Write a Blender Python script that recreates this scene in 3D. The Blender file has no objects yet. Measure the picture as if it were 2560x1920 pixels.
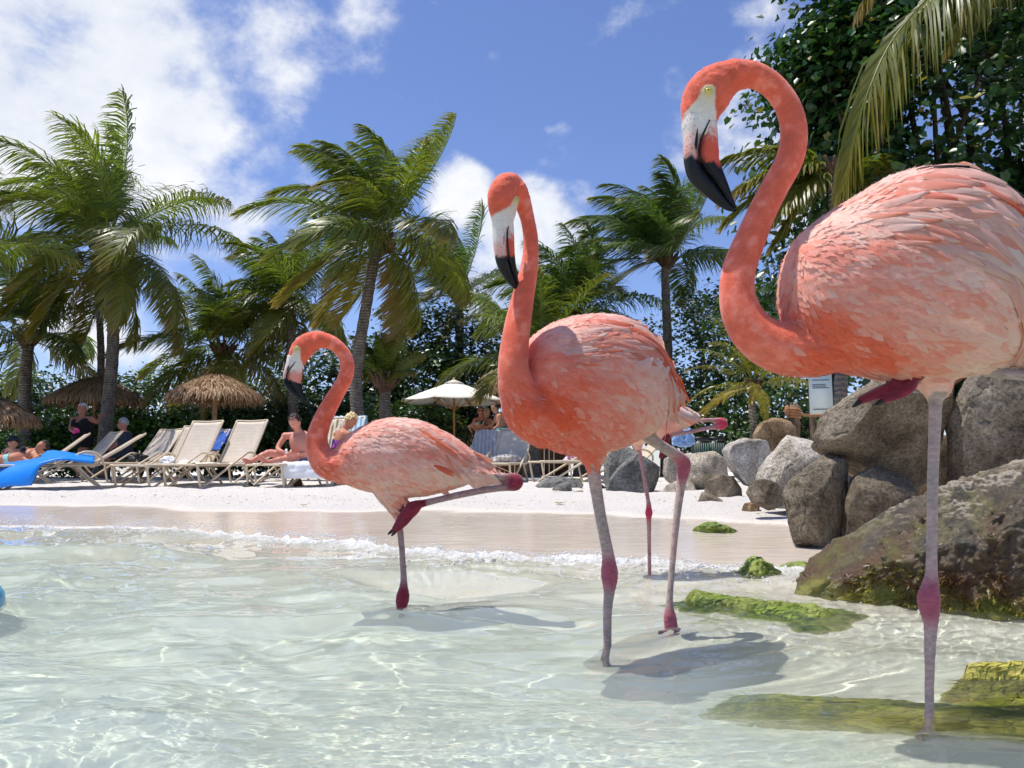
import bpy, bmesh, math, random
import numpy as np
from mathutils import Vector, Matrix
from mathutils.bvhtree import BVHTree

sc = bpy.context.scene
COL = sc.collection
R = math.radians

# ------------------------------------------------------------------ camera
CAM_H = 0.45
FPX = 1950.0                      # focal length in pixels of a 2560 px wide frame
PITCH = math.atan(220 / FPX)
cam = bpy.data.cameras.new('camera')
cam_o = bpy.data.objects.new('camera', cam)
COL.objects.link(cam_o)
cam_o.location = (0, 0, CAM_H)
cam_o.rotation_euler = (math.pi / 2 + PITCH, 0, 0)
cam.sensor_fit = 'HORIZONTAL'
cam.sensor_width = 36.0
cam.lens = 36.0 * FPX / 2560
cam.clip_start = 0.02
cam.clip_end = 3000
sc.camera = cam_o

# ------------------------------------------------------------------ sun and sky
SUN_EL = R(72)
SUN_DIR = Vector((-0.95, 0.12, 0)).normalized() * math.cos(SUN_EL) + Vector((0, 0, math.sin(SUN_EL)))
sun = bpy.data.lights.new('sun', 'SUN')
sun.energy = 4.5
sun.angle = R(0.53)
sun.color = (1.0, 0.955, 0.89)
sun.cycles.is_caustics_light = True
sun_o = bpy.data.objects.new('sun', sun)
COL.objects.link(sun_o)
sun_o.rotation_euler = (-SUN_DIR).to_track_quat('-Z', 'Y').to_euler()

world = bpy.data.worlds.new('World')
sc.world = world
world.use_nodes = True


def build_world():
    nt = world.node_tree
    N, L = nt.nodes, nt.links
    bg = N['Background']
    bg.inputs[1].default_value = 0.115
    sky = N.new('ShaderNodeTexSky')
    sky.sky_type = 'NISHITA'
    sky.sun_disc = False
    sky.sun_elevation = SUN_EL
    sky.sun_rotation = math.atan2(SUN_DIR.x, SUN_DIR.y)
    sky.altitude = 0
    sky.air_density = 1.0
    sky.dust_density = 0.25
    sky.ozone_density = 3.0
    tc = N.new('ShaderNodeTexCoord')

    def noise(scale, detail, rough, dist=0.0, off=(0, 0, 0), sz=1.0):
        mp = N.new('ShaderNodeMapping')
        mp.inputs['Location'].default_value = off
        mp.inputs['Scale'].default_value = (1, 1, sz)
        L.new(tc.outputs['Generated'], mp.inputs[0])
        n = N.new('ShaderNodeTexNoise')
        n.inputs['Scale'].default_value = scale
        n.inputs['Detail'].default_value = detail
        n.inputs['Roughness'].default_value = rough
        n.inputs['Distortion'].default_value = dist
        L.new(mp.outputs[0], n.inputs['Vector'])
        return n.outputs['Fac']

    def m(op, a, b=None, c=None, clamp=False):
        n = N.new('ShaderNodeMath')
        n.operation = op
        n.use_clamp = clamp
        for i, v in enumerate((a, b, c)):
            if v is None:
                continue
            if isinstance(v, (int, float)):
                n.inputs[i].default_value = v
            else:
                L.new(v, n.inputs[i])
        return n.outputs[0]

    # cumulus banks: direction, angular radius (degrees), weight
    def dirpx(px, py):
        p = at(px, py, 1.0) - Vector((0, 0, CAM_H))
        return p.normalized()
    banks = [((100, 20), 18, 0.54), ((480, 80), 12, 0.36), ((640, 180), 8, 0.18), ((-250, 120), 15, 0.42),
             ((820, 40), 6, 0.20), ((540, 440), 8.0, 0.24), ((700, 540), 7, 0.16), ((420, 580), 7, 0.26),
             ((1150, 480), 3.6, 0.34), ((1330, 590), 6.0, 0.42), ((1230, 700), 5, 0.34), ((230, 800), 6, 0.4), ((420, 830), 4, 0.3),
             ((1390, 400), 3.4, 0.17), ((1740, 300), 5.0, 0.26), ((1860, 260), 5.0, 0.30), ((2060, 540), 5, 0.34), ((1920, 70), 4.0, 0.14),
             ((1440, 500), 2.4, 0.26), ((-500, 500), 9, 0.4), ((3000, 300), 10, 0.4)]
    nz = N.new('ShaderNodeVectorMath')
    nz.operation = 'NORMALIZE'
    L.new(tc.outputs['Generated'], nz.inputs[0])
    total = None
    for (p, rad, wgt) in banks:
        d = dirpx(*p)
        dt = N.new('ShaderNodeVectorMath')
        dt.operation = 'DOT_PRODUCT'
        L.new(nz.outputs[0], dt.inputs[0])
        dt.inputs[1].default_value = d
        mr = N.new('ShaderNodeMapRange')
        mr.interpolation_type = 'SMOOTHSTEP'
        L.new(dt.outputs['Value'], mr.inputs[0])
        mr.inputs[1].default_value = math.cos(R(rad))
        mr.inputs[2].default_value = 1.0 - (1 - math.cos(R(rad))) * 0.05
        mr.inputs[3].default_value = 0.0
        mr.inputs[4].default_value = wgt
        total = mr.outputs[0] if total is None else m('MAXIMUM', total, mr.outputs[0])
    n1 = noise(5.2, 10, 0.58, 0.1, (3.1, 0.4, 1.7), 1.5)
    n2 = noise(15, 9, 0.6, 0.15, (1.1, 2.4, 0.3), 1.1)
    n3 = noise(1.6, 3, 0.5, 0.0, (7.1, 0.2, 4.1), 2.5)
    a = m('MULTIPLY_ADD', n1, 1.15, total)
    a = m('MULTIPLY_ADD', n2, 0.42, a)
    a = m('MULTIPLY_ADD', n3, 0.22, a)
    cov = N.new('ShaderNodeMapRange')
    cov.interpolation_type = 'SMOOTHSTEP'
    L.new(a, cov.inputs[0])
    cov.inputs[1].default_value = 1.05
    cov.inputs[2].default_value = 1.36
    cov.inputs[3].default_value = 0.0
    cov.inputs[4].default_value = 0.93
    # cloud radiance: bright tops, slightly blue grey where thick
    shade = N.new('ShaderNodeMapRange')
    L.new(m('MULTIPLY_ADD', n2, 0.6, n1), shade.inputs[0])
    shade.inputs[1].default_value = 0.6
    shade.inputs[2].default_value = 1.05
    cm = N.new('ShaderNodeMix')
    cm.data_type = 'RGBA'
    L.new(shade.outputs[0], cm.inputs['Factor'])
    cm.inputs['A'].default_value = (6.0, 6.4, 7.2, 1)
    cm.inputs['B'].default_value = (8.6, 8.6, 8.6, 1)
    tint = N.new('ShaderNodeMix')
    tint.data_type = 'RGBA'
    tint.blend_type = 'MULTIPLY'
    tint.inputs['Factor'].default_value = 1.0
    L.new(sky.outputs[0], tint.inputs['A'])
    tint.inputs['B'].default_value = SKY_TINT
    mx = N.new('ShaderNodeMix')
    mx.data_type = 'RGBA'
    L.new(cov.outputs[0], mx.inputs['Factor'])
    L.new(tint.outputs['Result'], mx.inputs['A'])
    L.new(cm.outputs['Result'], mx.inputs['B'])
    L.new(mx.outputs['Result'], bg.inputs[0])


SKY_TINT = (1.04, 1.03, 1.28, 1)
sc.view_settings.view_transform = 'Standard'
sc.view_settings.look = 'None'
sc.view_settings.exposure = 0.14
sc.view_settings.gamma = 1.0
sc.render.engine = 'CYCLES'
sc.cycles.use_denoising = True
sc.cycles.max_bounces = 7
sc.cycles.adaptive_threshold = 0.025
sc.cycles.transparent_max_bounces = 4
sc.cycles.diffuse_bounces = 3
sc.cycles.transmission_bounces = 4
sc.cycles.glossy_bounces = 3
sc.cycles.sample_clamp_indirect = 6.0
sc.cycles.blur_glossy = 0.5


# ------------------------------------------------------------------ geometry helpers
def ray(px, py):
    """world direction through a pixel of the photograph, scaled so that y = 1"""
    u = (px - 1280) / FPX
    v = (960 - py) / FPX
    y = math.cos(PITCH) - v * math.sin(PITCH)
    z = math.sin(PITCH) + v * math.cos(PITCH)
    return Vector((u / y, 1.0, z / y))


def at(px, py, Y):
    return Vector((0, 0, CAM_H)) + ray(px, py) * Y


def at_z(px, py, z):
    d = ray(px, py)
    return Vector((0, 0, CAM_H)) + d * ((z - CAM_H) / d.z)


build_world()


def pxm(Y):
    """metres per photograph pixel at distance Y"""
    return Y / FPX


_rs = np.random.RandomState(7)
_perm = _rs.permutation(256)
_perm = np.concatenate([_perm, _perm, _perm])
_gv = _rs.uniform(-1, 1, 256)


def vnoise(P):
    P = np.asarray(P, float)
    I = np.floor(P).astype(int)
    f = P - I
    f = f * f * f * (f * (f * 6 - 15) + 10)
    I &= 255
    x, y, z = I[:, 0], I[:, 1], I[:, 2]
    fx, fy, fz = f[:, 0], f[:, 1], f[:, 2]

    def h(a, b, c):
        return _gv[_perm[_perm[_perm[a & 255] + (b & 255)] + (c & 255)]]
    c00 = h(x, y, z) * (1 - fx) + h(x + 1, y, z) * fx
    c10 = h(x, y + 1, z) * (1 - fx) + h(x + 1, y + 1, z) * fx
    c01 = h(x, y, z + 1) * (1 - fx) + h(x + 1, y, z + 1) * fx
    c11 = h(x, y + 1, z + 1) * (1 - fx) + h(x + 1, y + 1, z + 1) * fx
    return (c00 * (1 - fy) + c10 * fy) * (1 - fz) + (c01 * (1 - fy) + c11 * fy) * fz


def fbm(P, octs=4, lac=2.03, gain=0.5):
    P = np.asarray(P, float)
    s = 0
    a = 1.0
    for i in range(octs):
        s = s + a * vnoise(P + 17.3 * i)
        P = P * lac
        a *= gain
    return s


def smooth(a, b, x):
    t = np.clip((np.asarray(x, float) - a) / (b - a), 0, 1)
    return t * t * (3 - 2 * t)


def srgb(r, g, b):
    def f(c):
        c /= 255.0
        return c / 12.92 if c <= 0.04045 else ((c + 0.055) / 1.055) ** 2.4
    return np.array([f(r), f(g), f(b)])


def tag(o, label=None, cat=None, group=None, kind=None):
    if label:
        o['label'] = label
    if cat:
        o['category'] = cat
    if group:
        o['group'] = group
    if kind:
        o['kind'] = kind
    return o


def new_mesh(name, V, faces, smooth_=True, col=None, uv=None):
    """faces: list of int arrays of shape (k,3) or (k,4)"""
    V = np.asarray(V, np.float32)
    me = bpy.data.meshes.new(name)
    me.vertices.add(len(V))
    me.vertices.foreach_set('co', V.ravel())
    if isinstance(faces, np.ndarray):
        faces = [faces]
    faces = [np.asarray(f, np.int32) for f in faces if len(f)]
    loops = np.concatenate([f.ravel() for f in faces])
    sizes = np.concatenate([np.full(len(f), f.shape[1], np.int32) for f in faces])
    starts = np.concatenate([[0], np.cumsum(sizes)[:-1]]).astype(np.int32)
    me.loops.add(len(loops))
    me.loops.foreach_set('vertex_index', loops)
    me.polygons.add(len(sizes))
    me.polygons.foreach_set('loop_start', starts)
    me.polygons.foreach_set('loop_total', sizes)
    if smooth_:
        me.polygons.foreach_set('use_smooth', np.ones(len(sizes), bool))
    me.update(calc_edges=True)
    if col is not None:
        set_col(me, col)
    if uv is not None:
        lay = me.uv_layers.new(name='UVMap')
        lay.data.foreach_set('uv', np.asarray(uv, np.float32)[loops].ravel())
    return me


def set_col(me, col, name='Col'):
    col = np.asarray(col, np.float32)
    if col.ndim == 1:
        col = np.tile(col, (len(me.vertices), 1))
    if col.shape[1] == 3:
        col = np.concatenate([col, np.ones((len(col), 1), np.float32)], 1)
    a = me.color_attributes.new(name, 'FLOAT_COLOR', 'POINT')
    a.data.foreach_set('color', np.ascontiguousarray(col, np.float32).ravel())


def link(name, me, mat=None, parent=None):
    o = bpy.data.objects.new(name, me)
    COL.objects.link(o)
    if mat is not None and me is not None and not me.materials:
        me.materials.append(mat)
    if parent is not None:
        o.parent = parent
    return o


def obj(name, V, faces, mat, parent=None, col=None, smooth_=True, uv=None):
    """vertices in world space; the object is placed at its parent's frame"""
    V = np.asarray(V, float)
    if parent is not None:
        inv = np.array(world_matrix(parent).inverted())
        V = V @ inv[:3, :3].T + inv[:3, 3]
    me = new_mesh(name, V, faces, smooth_, col, uv)
    return link(name, me, mat, parent)


def world_matrix(o):
    m = o.matrix_basis.copy()
    while o.parent is not None:
        o = o.parent
        m = o.matrix_basis @ m
    return m


def empty(name, loc=(0, 0, 0), rotz=0.0, label=None, cat=None, group=None):
    o = bpy.data.objects.new(name, None)
    o.empty_display_size = 0.1
    COL.objects.link(o)
    o.location = loc
    o.rotation_euler = (0, 0, rotz)
    return tag(o, label, cat, group)


class MB:
    """collects pieces of geometry"""

    def __init__(self):
        self.v, self.q, self.t, self.c = [], [], [], []
        self.n = 0

    def add(self, V, F, col=None):
        V = np.asarray(V, float).reshape(-1, 3)
        F = np.asarray(F, int)
        (self.q if F.shape[1] == 4 else self.t).append(F + self.n)
        self.v.append(V)
        if col is not None:
            col = np.asarray(col, float)
            if col.ndim == 1:
                col = np.tile(col[:3], (len(V), 1))
            self.c.append(col[:, :3])
        self.n += len(V)
        return self

    def faces(self):
        out = []
        if self.q:
            out.append(np.concatenate(self.q))
        if self.t:
            out.append(np.concatenate(self.t))
        return out

    def verts(self):
        return np.concatenate(self.v)

    def cols(self):
        return np.concatenate(self.c) if self.c else None

    def obj(self, name, mat, parent=None, smooth_=True):
        return obj(name, self.verts(), self.faces(), mat, parent, self.cols(), smooth_)


def box(c, s, rot=None):
    """centre, full size; rot a 3x3 array"""
    c = np.asarray(c, float)
    s = np.asarray(s, float) / 2
    V = np.array([(x, y, z) for z in (-1, 1) for y in (-1, 1) for x in (-1, 1)], float) * s
    if rot is not None:
        V = V @ np.asarray(rot).T
    F = np.array([(0, 2, 3, 1), (4, 5, 7, 6), (0, 1, 5, 4), (2, 6, 7, 3), (0, 4, 6, 2), (1, 3, 7, 5)])
    return V + c, F


def resample(P, n):
    """Catmull-Rom through rows of P (any number of columns), n samples evenly spread over arc length"""
    P = np.asarray(P, float)
    m = len(P)
    ext = np.vstack([2 * P[0] - P[1], P, 2 * P[-1] - P[-2]])
    t = np.linspace(0, m - 1 - 1e-6, max(n * 4, 64))
    i = t.astype(int)
    f = (t - i)[:, None]
    p0, p1, p2, p3 = ext[i], ext[i + 1], ext[i + 2], ext[i + 3]
    Q = 0.5 * ((2 * p1) + (-p0 + p2) * f + (2 * p0 - 5 * p1 + 4 * p2 - p3) * f * f + (-p0 + 3 * p1 - 3 * p2 + p3) * f ** 3)
    d = np.linalg.norm(np.diff(Q[:, :3], axis=0), axis=1)
    s = np.concatenate([[0], np.cumsum(d)])
    si = np.linspace(0, s[-1], n)
    return np.stack([np.interp(si, s, Q[:, k]) for k in range(Q.shape[1])], 1)


def loft(P, ra, rb=None, side=(0, 1, 0), seg=16, cap=True):
    """tube through points P; rb is the half width along `side`, ra the half width across it"""
    P = np.asarray(P, float)
    n = len(P)
    ra = np.broadcast_to(np.asarray(ra, float), (n,))
    rb = ra if rb is None else np.broadcast_to(np.asarray(rb, float), (n,))
    T = np.gradient(P, axis=0)
    T /= np.linalg.norm(T, axis=1)[:, None] + 1e-12
    S = np.asarray(side, float)
    S = np.tile(S, (n, 1)) if S.ndim == 1 else S
    S = S - (S * T).sum(1)[:, None] * T
    S /= np.linalg.norm(S, axis=1)[:, None] + 1e-12
    U = np.cross(T, S)
    a = np.linspace(0, 2 * math.pi, seg, endpoint=False)
    V = P[:, None, :] + (np.cos(a)[None, :, None] * ra[:, None, None]) * U[:, None, :] + (np.sin(a)[None, :, None] * rb[:, None, None]) * S[:, None, :]
    V = V.reshape(-1, 3)
    i = np.arange(n - 1)[:, None] * seg
    j = np.arange(seg)[None, :]
    k = (j + 1) % seg
    F = np.stack([i + j, i + k, i + seg + k, i + seg + j], -1).reshape(-1, 4)
    if cap:
        c0, c1 = len(V), len(V) + 1
        V = np.vstack([V, P[:1], P[-1:]])
        jj = np.arange(seg)
        kk = (jj + 1) % seg
        e = (n - 1) * seg
        t0 = np.stack([np.full(seg, c0), kk, jj], 1)
        t1 = np.stack([np.full(seg, c1), e + jj, e + kk], 1)
        # keep everything quads (degenerate corner repeated is avoided): return triangles separately
        return V, F, np.vstack([t0, t1])
    return V, F, None


def add_loft(mb, P, ra, rb=None, side=(0, 1, 0), seg=16, col=None):
    V, F, T = loft(P, ra, rb, side, seg)
    n0 = mb.n
    mb.add(V, F, col)
    if T is not None:
        mb.t.append(T + n0)
    return mb


def ellipsoid(c, r, nu=16, nv=10, rot=None):
    a = np.linspace(0, 2 * math.pi, nu, endpoint=False)
    b = np.linspace(-math.pi / 2, math.pi / 2, nv + 1)[1:-1]
    V = [(0, 0, -1)]
    for t in b:
        for p in a:
            V.append((math.cos(t) * math.cos(p), math.cos(t) * math.sin(p), math.sin(t)))
    V.append((0, 0, 1))
    V = np.array(V) * np.asarray(r, float)
    if rot is not None:
        V = V @ np.asarray(rot).T
    V = V + np.asarray(c, float)
    Q, T = [], []
    m = len(b)
    for j in range(nu):
        k = (j + 1) % nu
        T.append((0, 1 + k, 1 + j))
        T.append((len(V) - 1, 1 + (m - 1) * nu + j, 1 + (m - 1) * nu + k))
        for i in range(m - 1):
            Q.append((1 + i * nu + j, 1 + i * nu + k, 1 + (i + 1) * nu + k, 1 + (i + 1) * nu + j))
    return V, np.array(Q), np.array(T)


def add_ell(mb, c, r, nu=16, nv=10, rot=None, col=None):
    V, Q, T = ellipsoid(c, r, nu, nv, rot)
    n0 = mb.n
    mb.add(V, Q, col)
    mb.t.append(T + n0)
    return mb


def remesh(mb, voxel, iters=4, fac=0.5):
    """voxel-remesh collected closed pieces into one continuous surface; returns verts, quads"""
    me = new_mesh('tmp', mb.verts(), mb.faces())
    o = bpy.data.objects.new('tmp', me)
    COL.objects.link(o)
    md = o.modifiers.new('r', 'REMESH')
    md.mode = 'VOXEL'
    md.voxel_size = voxel
    md.use_smooth_shade = True
    if iters:
        s = o.modifiers.new('s', 'SMOOTH')
        s.iterations = iters
        s.factor = fac
    dg = bpy.context.evaluated_depsgraph_get()
    ev = o.evaluated_get(dg)
    m2 = ev.to_mesh()
    V = np.empty(len(m2.vertices) * 3, np.float32)
    m2.vertices.foreach_get('co', V)
    nl = len(m2.loops)
    Lp = np.empty(nl, np.int32)
    m2.loops.foreach_get('vertex_index', Lp)
    tot = np.empty(len(m2.polygons), np.int32)
    m2.polygons.foreach_get('loop_total', tot)
    st = np.empty(len(m2.polygons), np.int32)
    m2.polygons.foreach_get('loop_start', st)
    V = V.reshape(-1, 3).astype(float)
    q = st[tot == 4]
    Q = np.stack([Lp[q], Lp[q + 1], Lp[q + 2], Lp[q + 3]], 1)
    ev.to_mesh_clear()
    bpy.data.objects.remove(o, do_unlink=True)
    bpy.data.meshes.remove(me)
    return V, Q


def vnormals(V, Q):
    n = np.cross(V[Q[:, 2]] - V[Q[:, 0]], V[Q[:, 3]] - V[Q[:, 1]])
    N = np.zeros_like(V)
    for k in range(4):
        np.add.at(N, Q[:, k], n)
    return N / (np.linalg.norm(N, axis=1)[:, None] + 1e-12)


# ------------------------------------------------------------------ materials
def mat_new(name):
    m = bpy.data.materials.new(name)
    m.use_nodes = True
    return m, m.node_tree.nodes, m.node_tree.links, m.node_tree.nodes['Principled BSDF']


def nmath(N, L, op, a, b=None, clamp=False):
    n = N.new('ShaderNodeMath')
    n.operation = op
    n.use_clamp = clamp
    for i, v in enumerate((a, b)):
        if v is None:
            continue
        if isinstance(v, (int, float)):
            n.inputs[i].default_value = v
        else:
            L.new(v, n.inputs[i])
    return n.outputs[0]


def nnoise(N, L, scale, detail=4, rough=0.55, vec=None, stretch=None, dist=0.0, coord='Object'):
    n = N.new('ShaderNodeTexNoise')
    n.inputs['Scale'].default_value = scale
    n.inputs['Detail'].default_value = detail
    n.inputs['Roughness'].default_value = rough
    n.inputs['Distortion'].default_value = dist
    if vec is None:
        tc = N.new('ShaderNodeTexCoord')
        vec = tc.outputs[coord]
    if stretch is not None:
        mp = N.new('ShaderNodeMapping')
        mp.inputs['Scale'].default_value = stretch
        L.new(vec, mp.inputs[0])
        vec = mp.outputs[0]
    L.new(vec, n.inputs['Vector'])
    return n.outputs['Fac']


def nramp(N, L, fac, stops):
    r = N.new('ShaderNodeValToRGB')
    el = r.color_ramp.elements
    while len(el) < len(stops):
        el.new(0.5)
    for e, (p, c) in zip(el, stops):
        e.position = p
        e.color = (*c[:3], 1) if len(c) >= 3 else (c[0], c[0], c[0], 1)
    L.new(fac, r.inputs[0])
    return r.outputs[0]


def nmix(N, L, fac, a, b, blend='MIX'):
    n = N.new('ShaderNodeMix')
    n.data_type = 'RGBA'
    n.blend_type = blend
    for sock, v in (('Factor', fac), ('A', a), ('B', b)):
        if isinstance(v, (int, float)):
            n.inputs[sock].default_value = v
        elif isinstance(v, (tuple, list, np.ndarray)):
            n.inputs[sock].default_value = (float(v[0]), float(v[1]), float(v[2]), 1)
        else:
            L.new(v, n.inputs[sock])
    return n.outputs['Result']


def nbump(N, L, h, strength=0.3, dist=0.01, normal=None):
    b = N.new('ShaderNodeBump')
    b.inputs['Strength'].default_value = strength
    b.inputs['Distance'].default_value = dist
    L.new(h, b.inputs['Height'])
    if normal is not None:
        L.new(normal, b.inputs['Normal'])
    return b.outputs[0]


def nattr(N, name='Col', out='Color'):
    a = N.new('ShaderNodeAttribute')
    a.attribute_name = name
    return a.outputs[out]


def simple_mat(name, color, rough=0.6, metal=0.0, noise_scale=None, noise_amt=0.15, bump=0.0, bump_scale=None, spec=0.5):
    m, N, L, b = mat_new(name)
    b.inputs['Roughness'].default_value = rough
    b.inputs['Metallic'].default_value = metal
    b.inputs['Specular IOR Level'].default_value = spec
    if noise_scale:
        f = nnoise(N, L, noise_scale, 5, 0.6)
        c = nramp(N, L, f, [(0.3, np.asarray(color) * (1 - noise_amt)), (0.7, np.minimum(np.asarray(color) * (1 + noise_amt), 1))])
        L.new(c, b.inputs['Base Color'])
    else:
        b.inputs['Base Color'].default_value = (*[float(x) for x in color], 1)
    if bump:
        f2 = nnoise(N, L, bump_scale or 60, 4, 0.6)
        L.new(nbump(N, L, f2, bump, 0.01), b.inputs['Normal'])
    return m


def col_mat(name, rough=0.6, noise_scale=None, noise_amt=0.2, bump=0.0, bump_scale=80, bump_dist=0.01, spec=0.5, translucent=0.0, sheen=0.0, stretch=None):
    """colour from the vertex colours, with noise variation"""
    m, N, L, b = mat_new(name)
    c = nattr(N)
    if noise_scale:
        f = nnoise(N, L, noise_scale, 5, 0.6, stretch=stretch)
        k = nramp(N, L, f, [(0.25, (1 - noise_amt,) * 3), (0.75, (1 + noise_amt,) * 3)])
        c = nmix(N, L, 1.0, c, k, 'MULTIPLY')
    L.new(c, b.inputs['Base Color'])
    b.inputs['Roughness'].default_value = rough
    b.inputs['Specular IOR Level'].default_value = spec
    b.inputs['Sheen Weight'].default_value = sheen
    if bump:
        f2 = nnoise(N, L, bump_scale, 4, 0.6, stretch=stretch)
        L.new(nbump(N, L, f2, bump, bump_dist), b.inputs['Normal'])
    if translucent:
        tr = N.new('ShaderNodeBsdfTranslucent')
        L.new(c, tr.inputs[0])
        ms = N.new('ShaderNodeMixShader')
        ms.inputs[0].default_value = translucent
        L.new(b.outputs[0], ms.inputs[1])
        L.new(tr.outputs[0], ms.inputs[2])
        L.new(ms.outputs[0], N['Material Output'].inputs[0])
    return m
# ------------------------------------------------------------------ beach, sea bed, water
FOAM_PX = [(-700, 1300), (0, 1315), (382, 1319), (588, 1338), (823, 1356), (1087, 1382), (1293, 1393), (1450, 1399), (1562, 1405), (1700, 1412), (1900, 1424), (2300, 1440)]
_fp = [at_z(x, y, 0.0) for x, y in FOAM_PX]
FOAM_X = np.array([-60] + [p.x for p in _fp] + [9, 60])
FOAM_Y = np.array([14] + [p.y for p in _fp] + [3.0, -10])
WET_PX = [(-700, 1257), (0, 1262), (300, 1269), (640, 1277), (1000, 1277), (1280, 1283), (1560, 1290), (1750, 1296), (1950, 1312), (2300, 1330)]
_wp = [at_z(x, y, 0.08) for x, y in WET_PX]
WET_X = np.array([-60] + [p.x for p in _wp] + [9, 60])
WET_Y = np.array([16] + [p.y for p in _wp] + [4.2, 0])


def foam_y(x):
    return np.interp(x, FOAM_X, FOAM_Y)


def wet_y(x):
    return np.interp(x, WET_X, WET_Y)


def ground_z(x, y):
    """height of sand; shore line (foam front) at zero"""
    x = np.asarray(x, float)
    y = np.asarray(y, float)
    fy, wy = foam_y(x), wet_y(x)
    sl = 0.86                      # shoreline runs diagonally: true distance is a bit less
    below = -0.085 * np.maximum(fy - y, 0) * sl
    below = np.where(below < -0.6, -0.6 + (below + 0.6) * 0.15, below)
    t = np.clip((y - fy) / np.maximum(wy - fy, 0.3), 0, 1)
    up = 0.08 * t
    d = np.maximum(y - wy, 0)
    z = below + up + 0.045 * (1 - np.exp(-d / 0.5)) + np.minimum(d, 5) * 0.026 + np.clip(d - 5, 0, 8) * 0.008
    return z


def lumps(x, y):
    P = np.stack([x * 1.0, y * 1.0, np.zeros_like(x)], -1).reshape(-1, 3)
    w = wet_y(P[:, 0])
    dry = smooth(0.0, 1.0, P[:, 1] - w)
    h = fbm(P * 1.7, 4) * 0.022 + fbm(P * 6.0 + 9, 3) * 0.009
    sea = smooth(0.0, 1.0, foam_y(P[:, 0]) - P[:, 1])
    h2 = fbm(P * np.array([1.6, 2.6, 1]) + 31, 3) * 0.016
    return (h * dry + h2 * sea).reshape(x.shape)


def full_ground(x, y):
    x = np.atleast_1d(np.asarray(x, float))
    y = np.atleast_1d(np.asarray(y, float))
    return ground_z(x, y) + lumps(x, y)


def gz(x, y):
    return float(full_ground([x], [y])[0])


def build_sand():
    # polar-like grid: dense near the camera, reaching past the horizon
    ys = np.concatenate([[-400, -60, -15, -4, -1], np.geomspace(0.25, 30, 260), [36, 45, 60, 90, 150, 300, 700, 1500]])
    us = np.concatenate([[-60, -20, -6, -3, -1.8, -1.25], np.linspace(-0.9, 0.9, 270), [1.25, 1.8, 3, 6, 20, 60]])
    Yg, Ug = np.meshgrid(ys, us, indexing='ij')
    Xg = Ug * np.clip(np.abs(Yg), 1.0, 40)
    Zg = ground_z(Xg, Yg) + lumps(Xg, Yg) * (np.abs(Yg) < 40)
    V = np.stack([Xg, Yg, Zg], -1).reshape(-1, 3)
    ny, nx = Yg.shape
    idx = np.arange(ny * nx).reshape(ny, nx)
    F = np.stack([idx[:-1, :-1], idx[:-1, 1:], idx[1:, 1:], idx[1:, :-1]], -1).reshape(-1, 4)
    x, y = V[:, 0], V[:, 1]
    edge = fbm(np.stack([x * 1.3, y * 1.3, x * 0], 1), 3) * 0.16
    wet = 1 - smooth(-0.12, 0.28, y - wet_y(x) + edge)
    under = smooth(-0.05, 0.1, foam_y(x) - y)
    debris = smooth(0.25, 0.7, y - wet_y(x)) * (1 - smooth(1.6, 2.8, y - wet_y(x)))
    col = np.stack([wet, under, debris], 1)
    m, N, L, b = mat_new('coral_sand')
    sep = N.new('ShaderNodeSeparateColor')
    L.new(nattr(N), sep.inputs[0])
    n1 = nnoise(N, L, 1.3, 6, 0.6)
    n2 = nnoise(N, L, 55, 6, 0.7)
    n3 = nnoise(N, L, 420, 3, 0.7)
    dry = nramp(N, L, n2, [(0.30, srgb(182, 170, 152)), (0.44, srgb(234, 227, 217)), (0.75, srgb(243, 238, 231))])
    spk = nramp(N, L, n3, [(0.28, (0.55, 0.5, 0.45)), (0.40, (1, 1, 1))])
    dry = nmix(N, L, 0.55, dry, nmix(N, L, 1.0, dry, spk, 'MULTIPLY'))
    wetc = nramp(N, L, n1, [(0.3, srgb(210, 195, 176)), (0.7, srgb(224, 210, 192))])
    seac = nramp(N, L, n1, [(0.3, srgb(220, 212, 194)), (0.7, srgb(232, 225, 209))])
    c = nmix(N, L, sep.outputs[0], dry, wetc)
    c = nmix(N, L, sep.outputs[1], c, seac)
    L.new(c, b.inputs['Base Color'])
    rr = nramp(N, L, sep.outputs[0], [(0.35, (1, 1, 1)), (0.95, (0.11,) * 3)])
    rr2 = nmix(N, L, sep.outputs[1], rr, (1, 1, 1))
    L.new(rr2, b.inputs['Roughness'])
    sp = nramp(N, L, sep.outputs[0], [(0.4, (0.0,) * 3), (0.95, (0.42,) * 3)])
    sp2 = nmix(N, L, sep.outputs[1], sp, (0.0, 0, 0))
    L.new(sp2, b.inputs['Specular IOR Level'])
    hb = nmath(N, L, 'MULTIPLY', nnoise(N, L, 24, 8, 0.72), nmath(N, L, 'SUBTRACT', 1.0, sep.outputs[0]))
    wb = nmath(N, L, 'MULTIPLY', nnoise(N, L, 5, 3, 0.5, stretch=(1, 2.2, 1)), 0.10)
    L.new(nbump(N, L, nmath(N, L, 'ADD', hb, wb), 1.0, 0.05), b.inputs['Normal'])
    o = obj('sand', V, F, m, None, col)
    o['kind'] = 'structure'
    o.cycles.is_caustics_receiver = True
    return o


SAND = build_sand()


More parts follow.
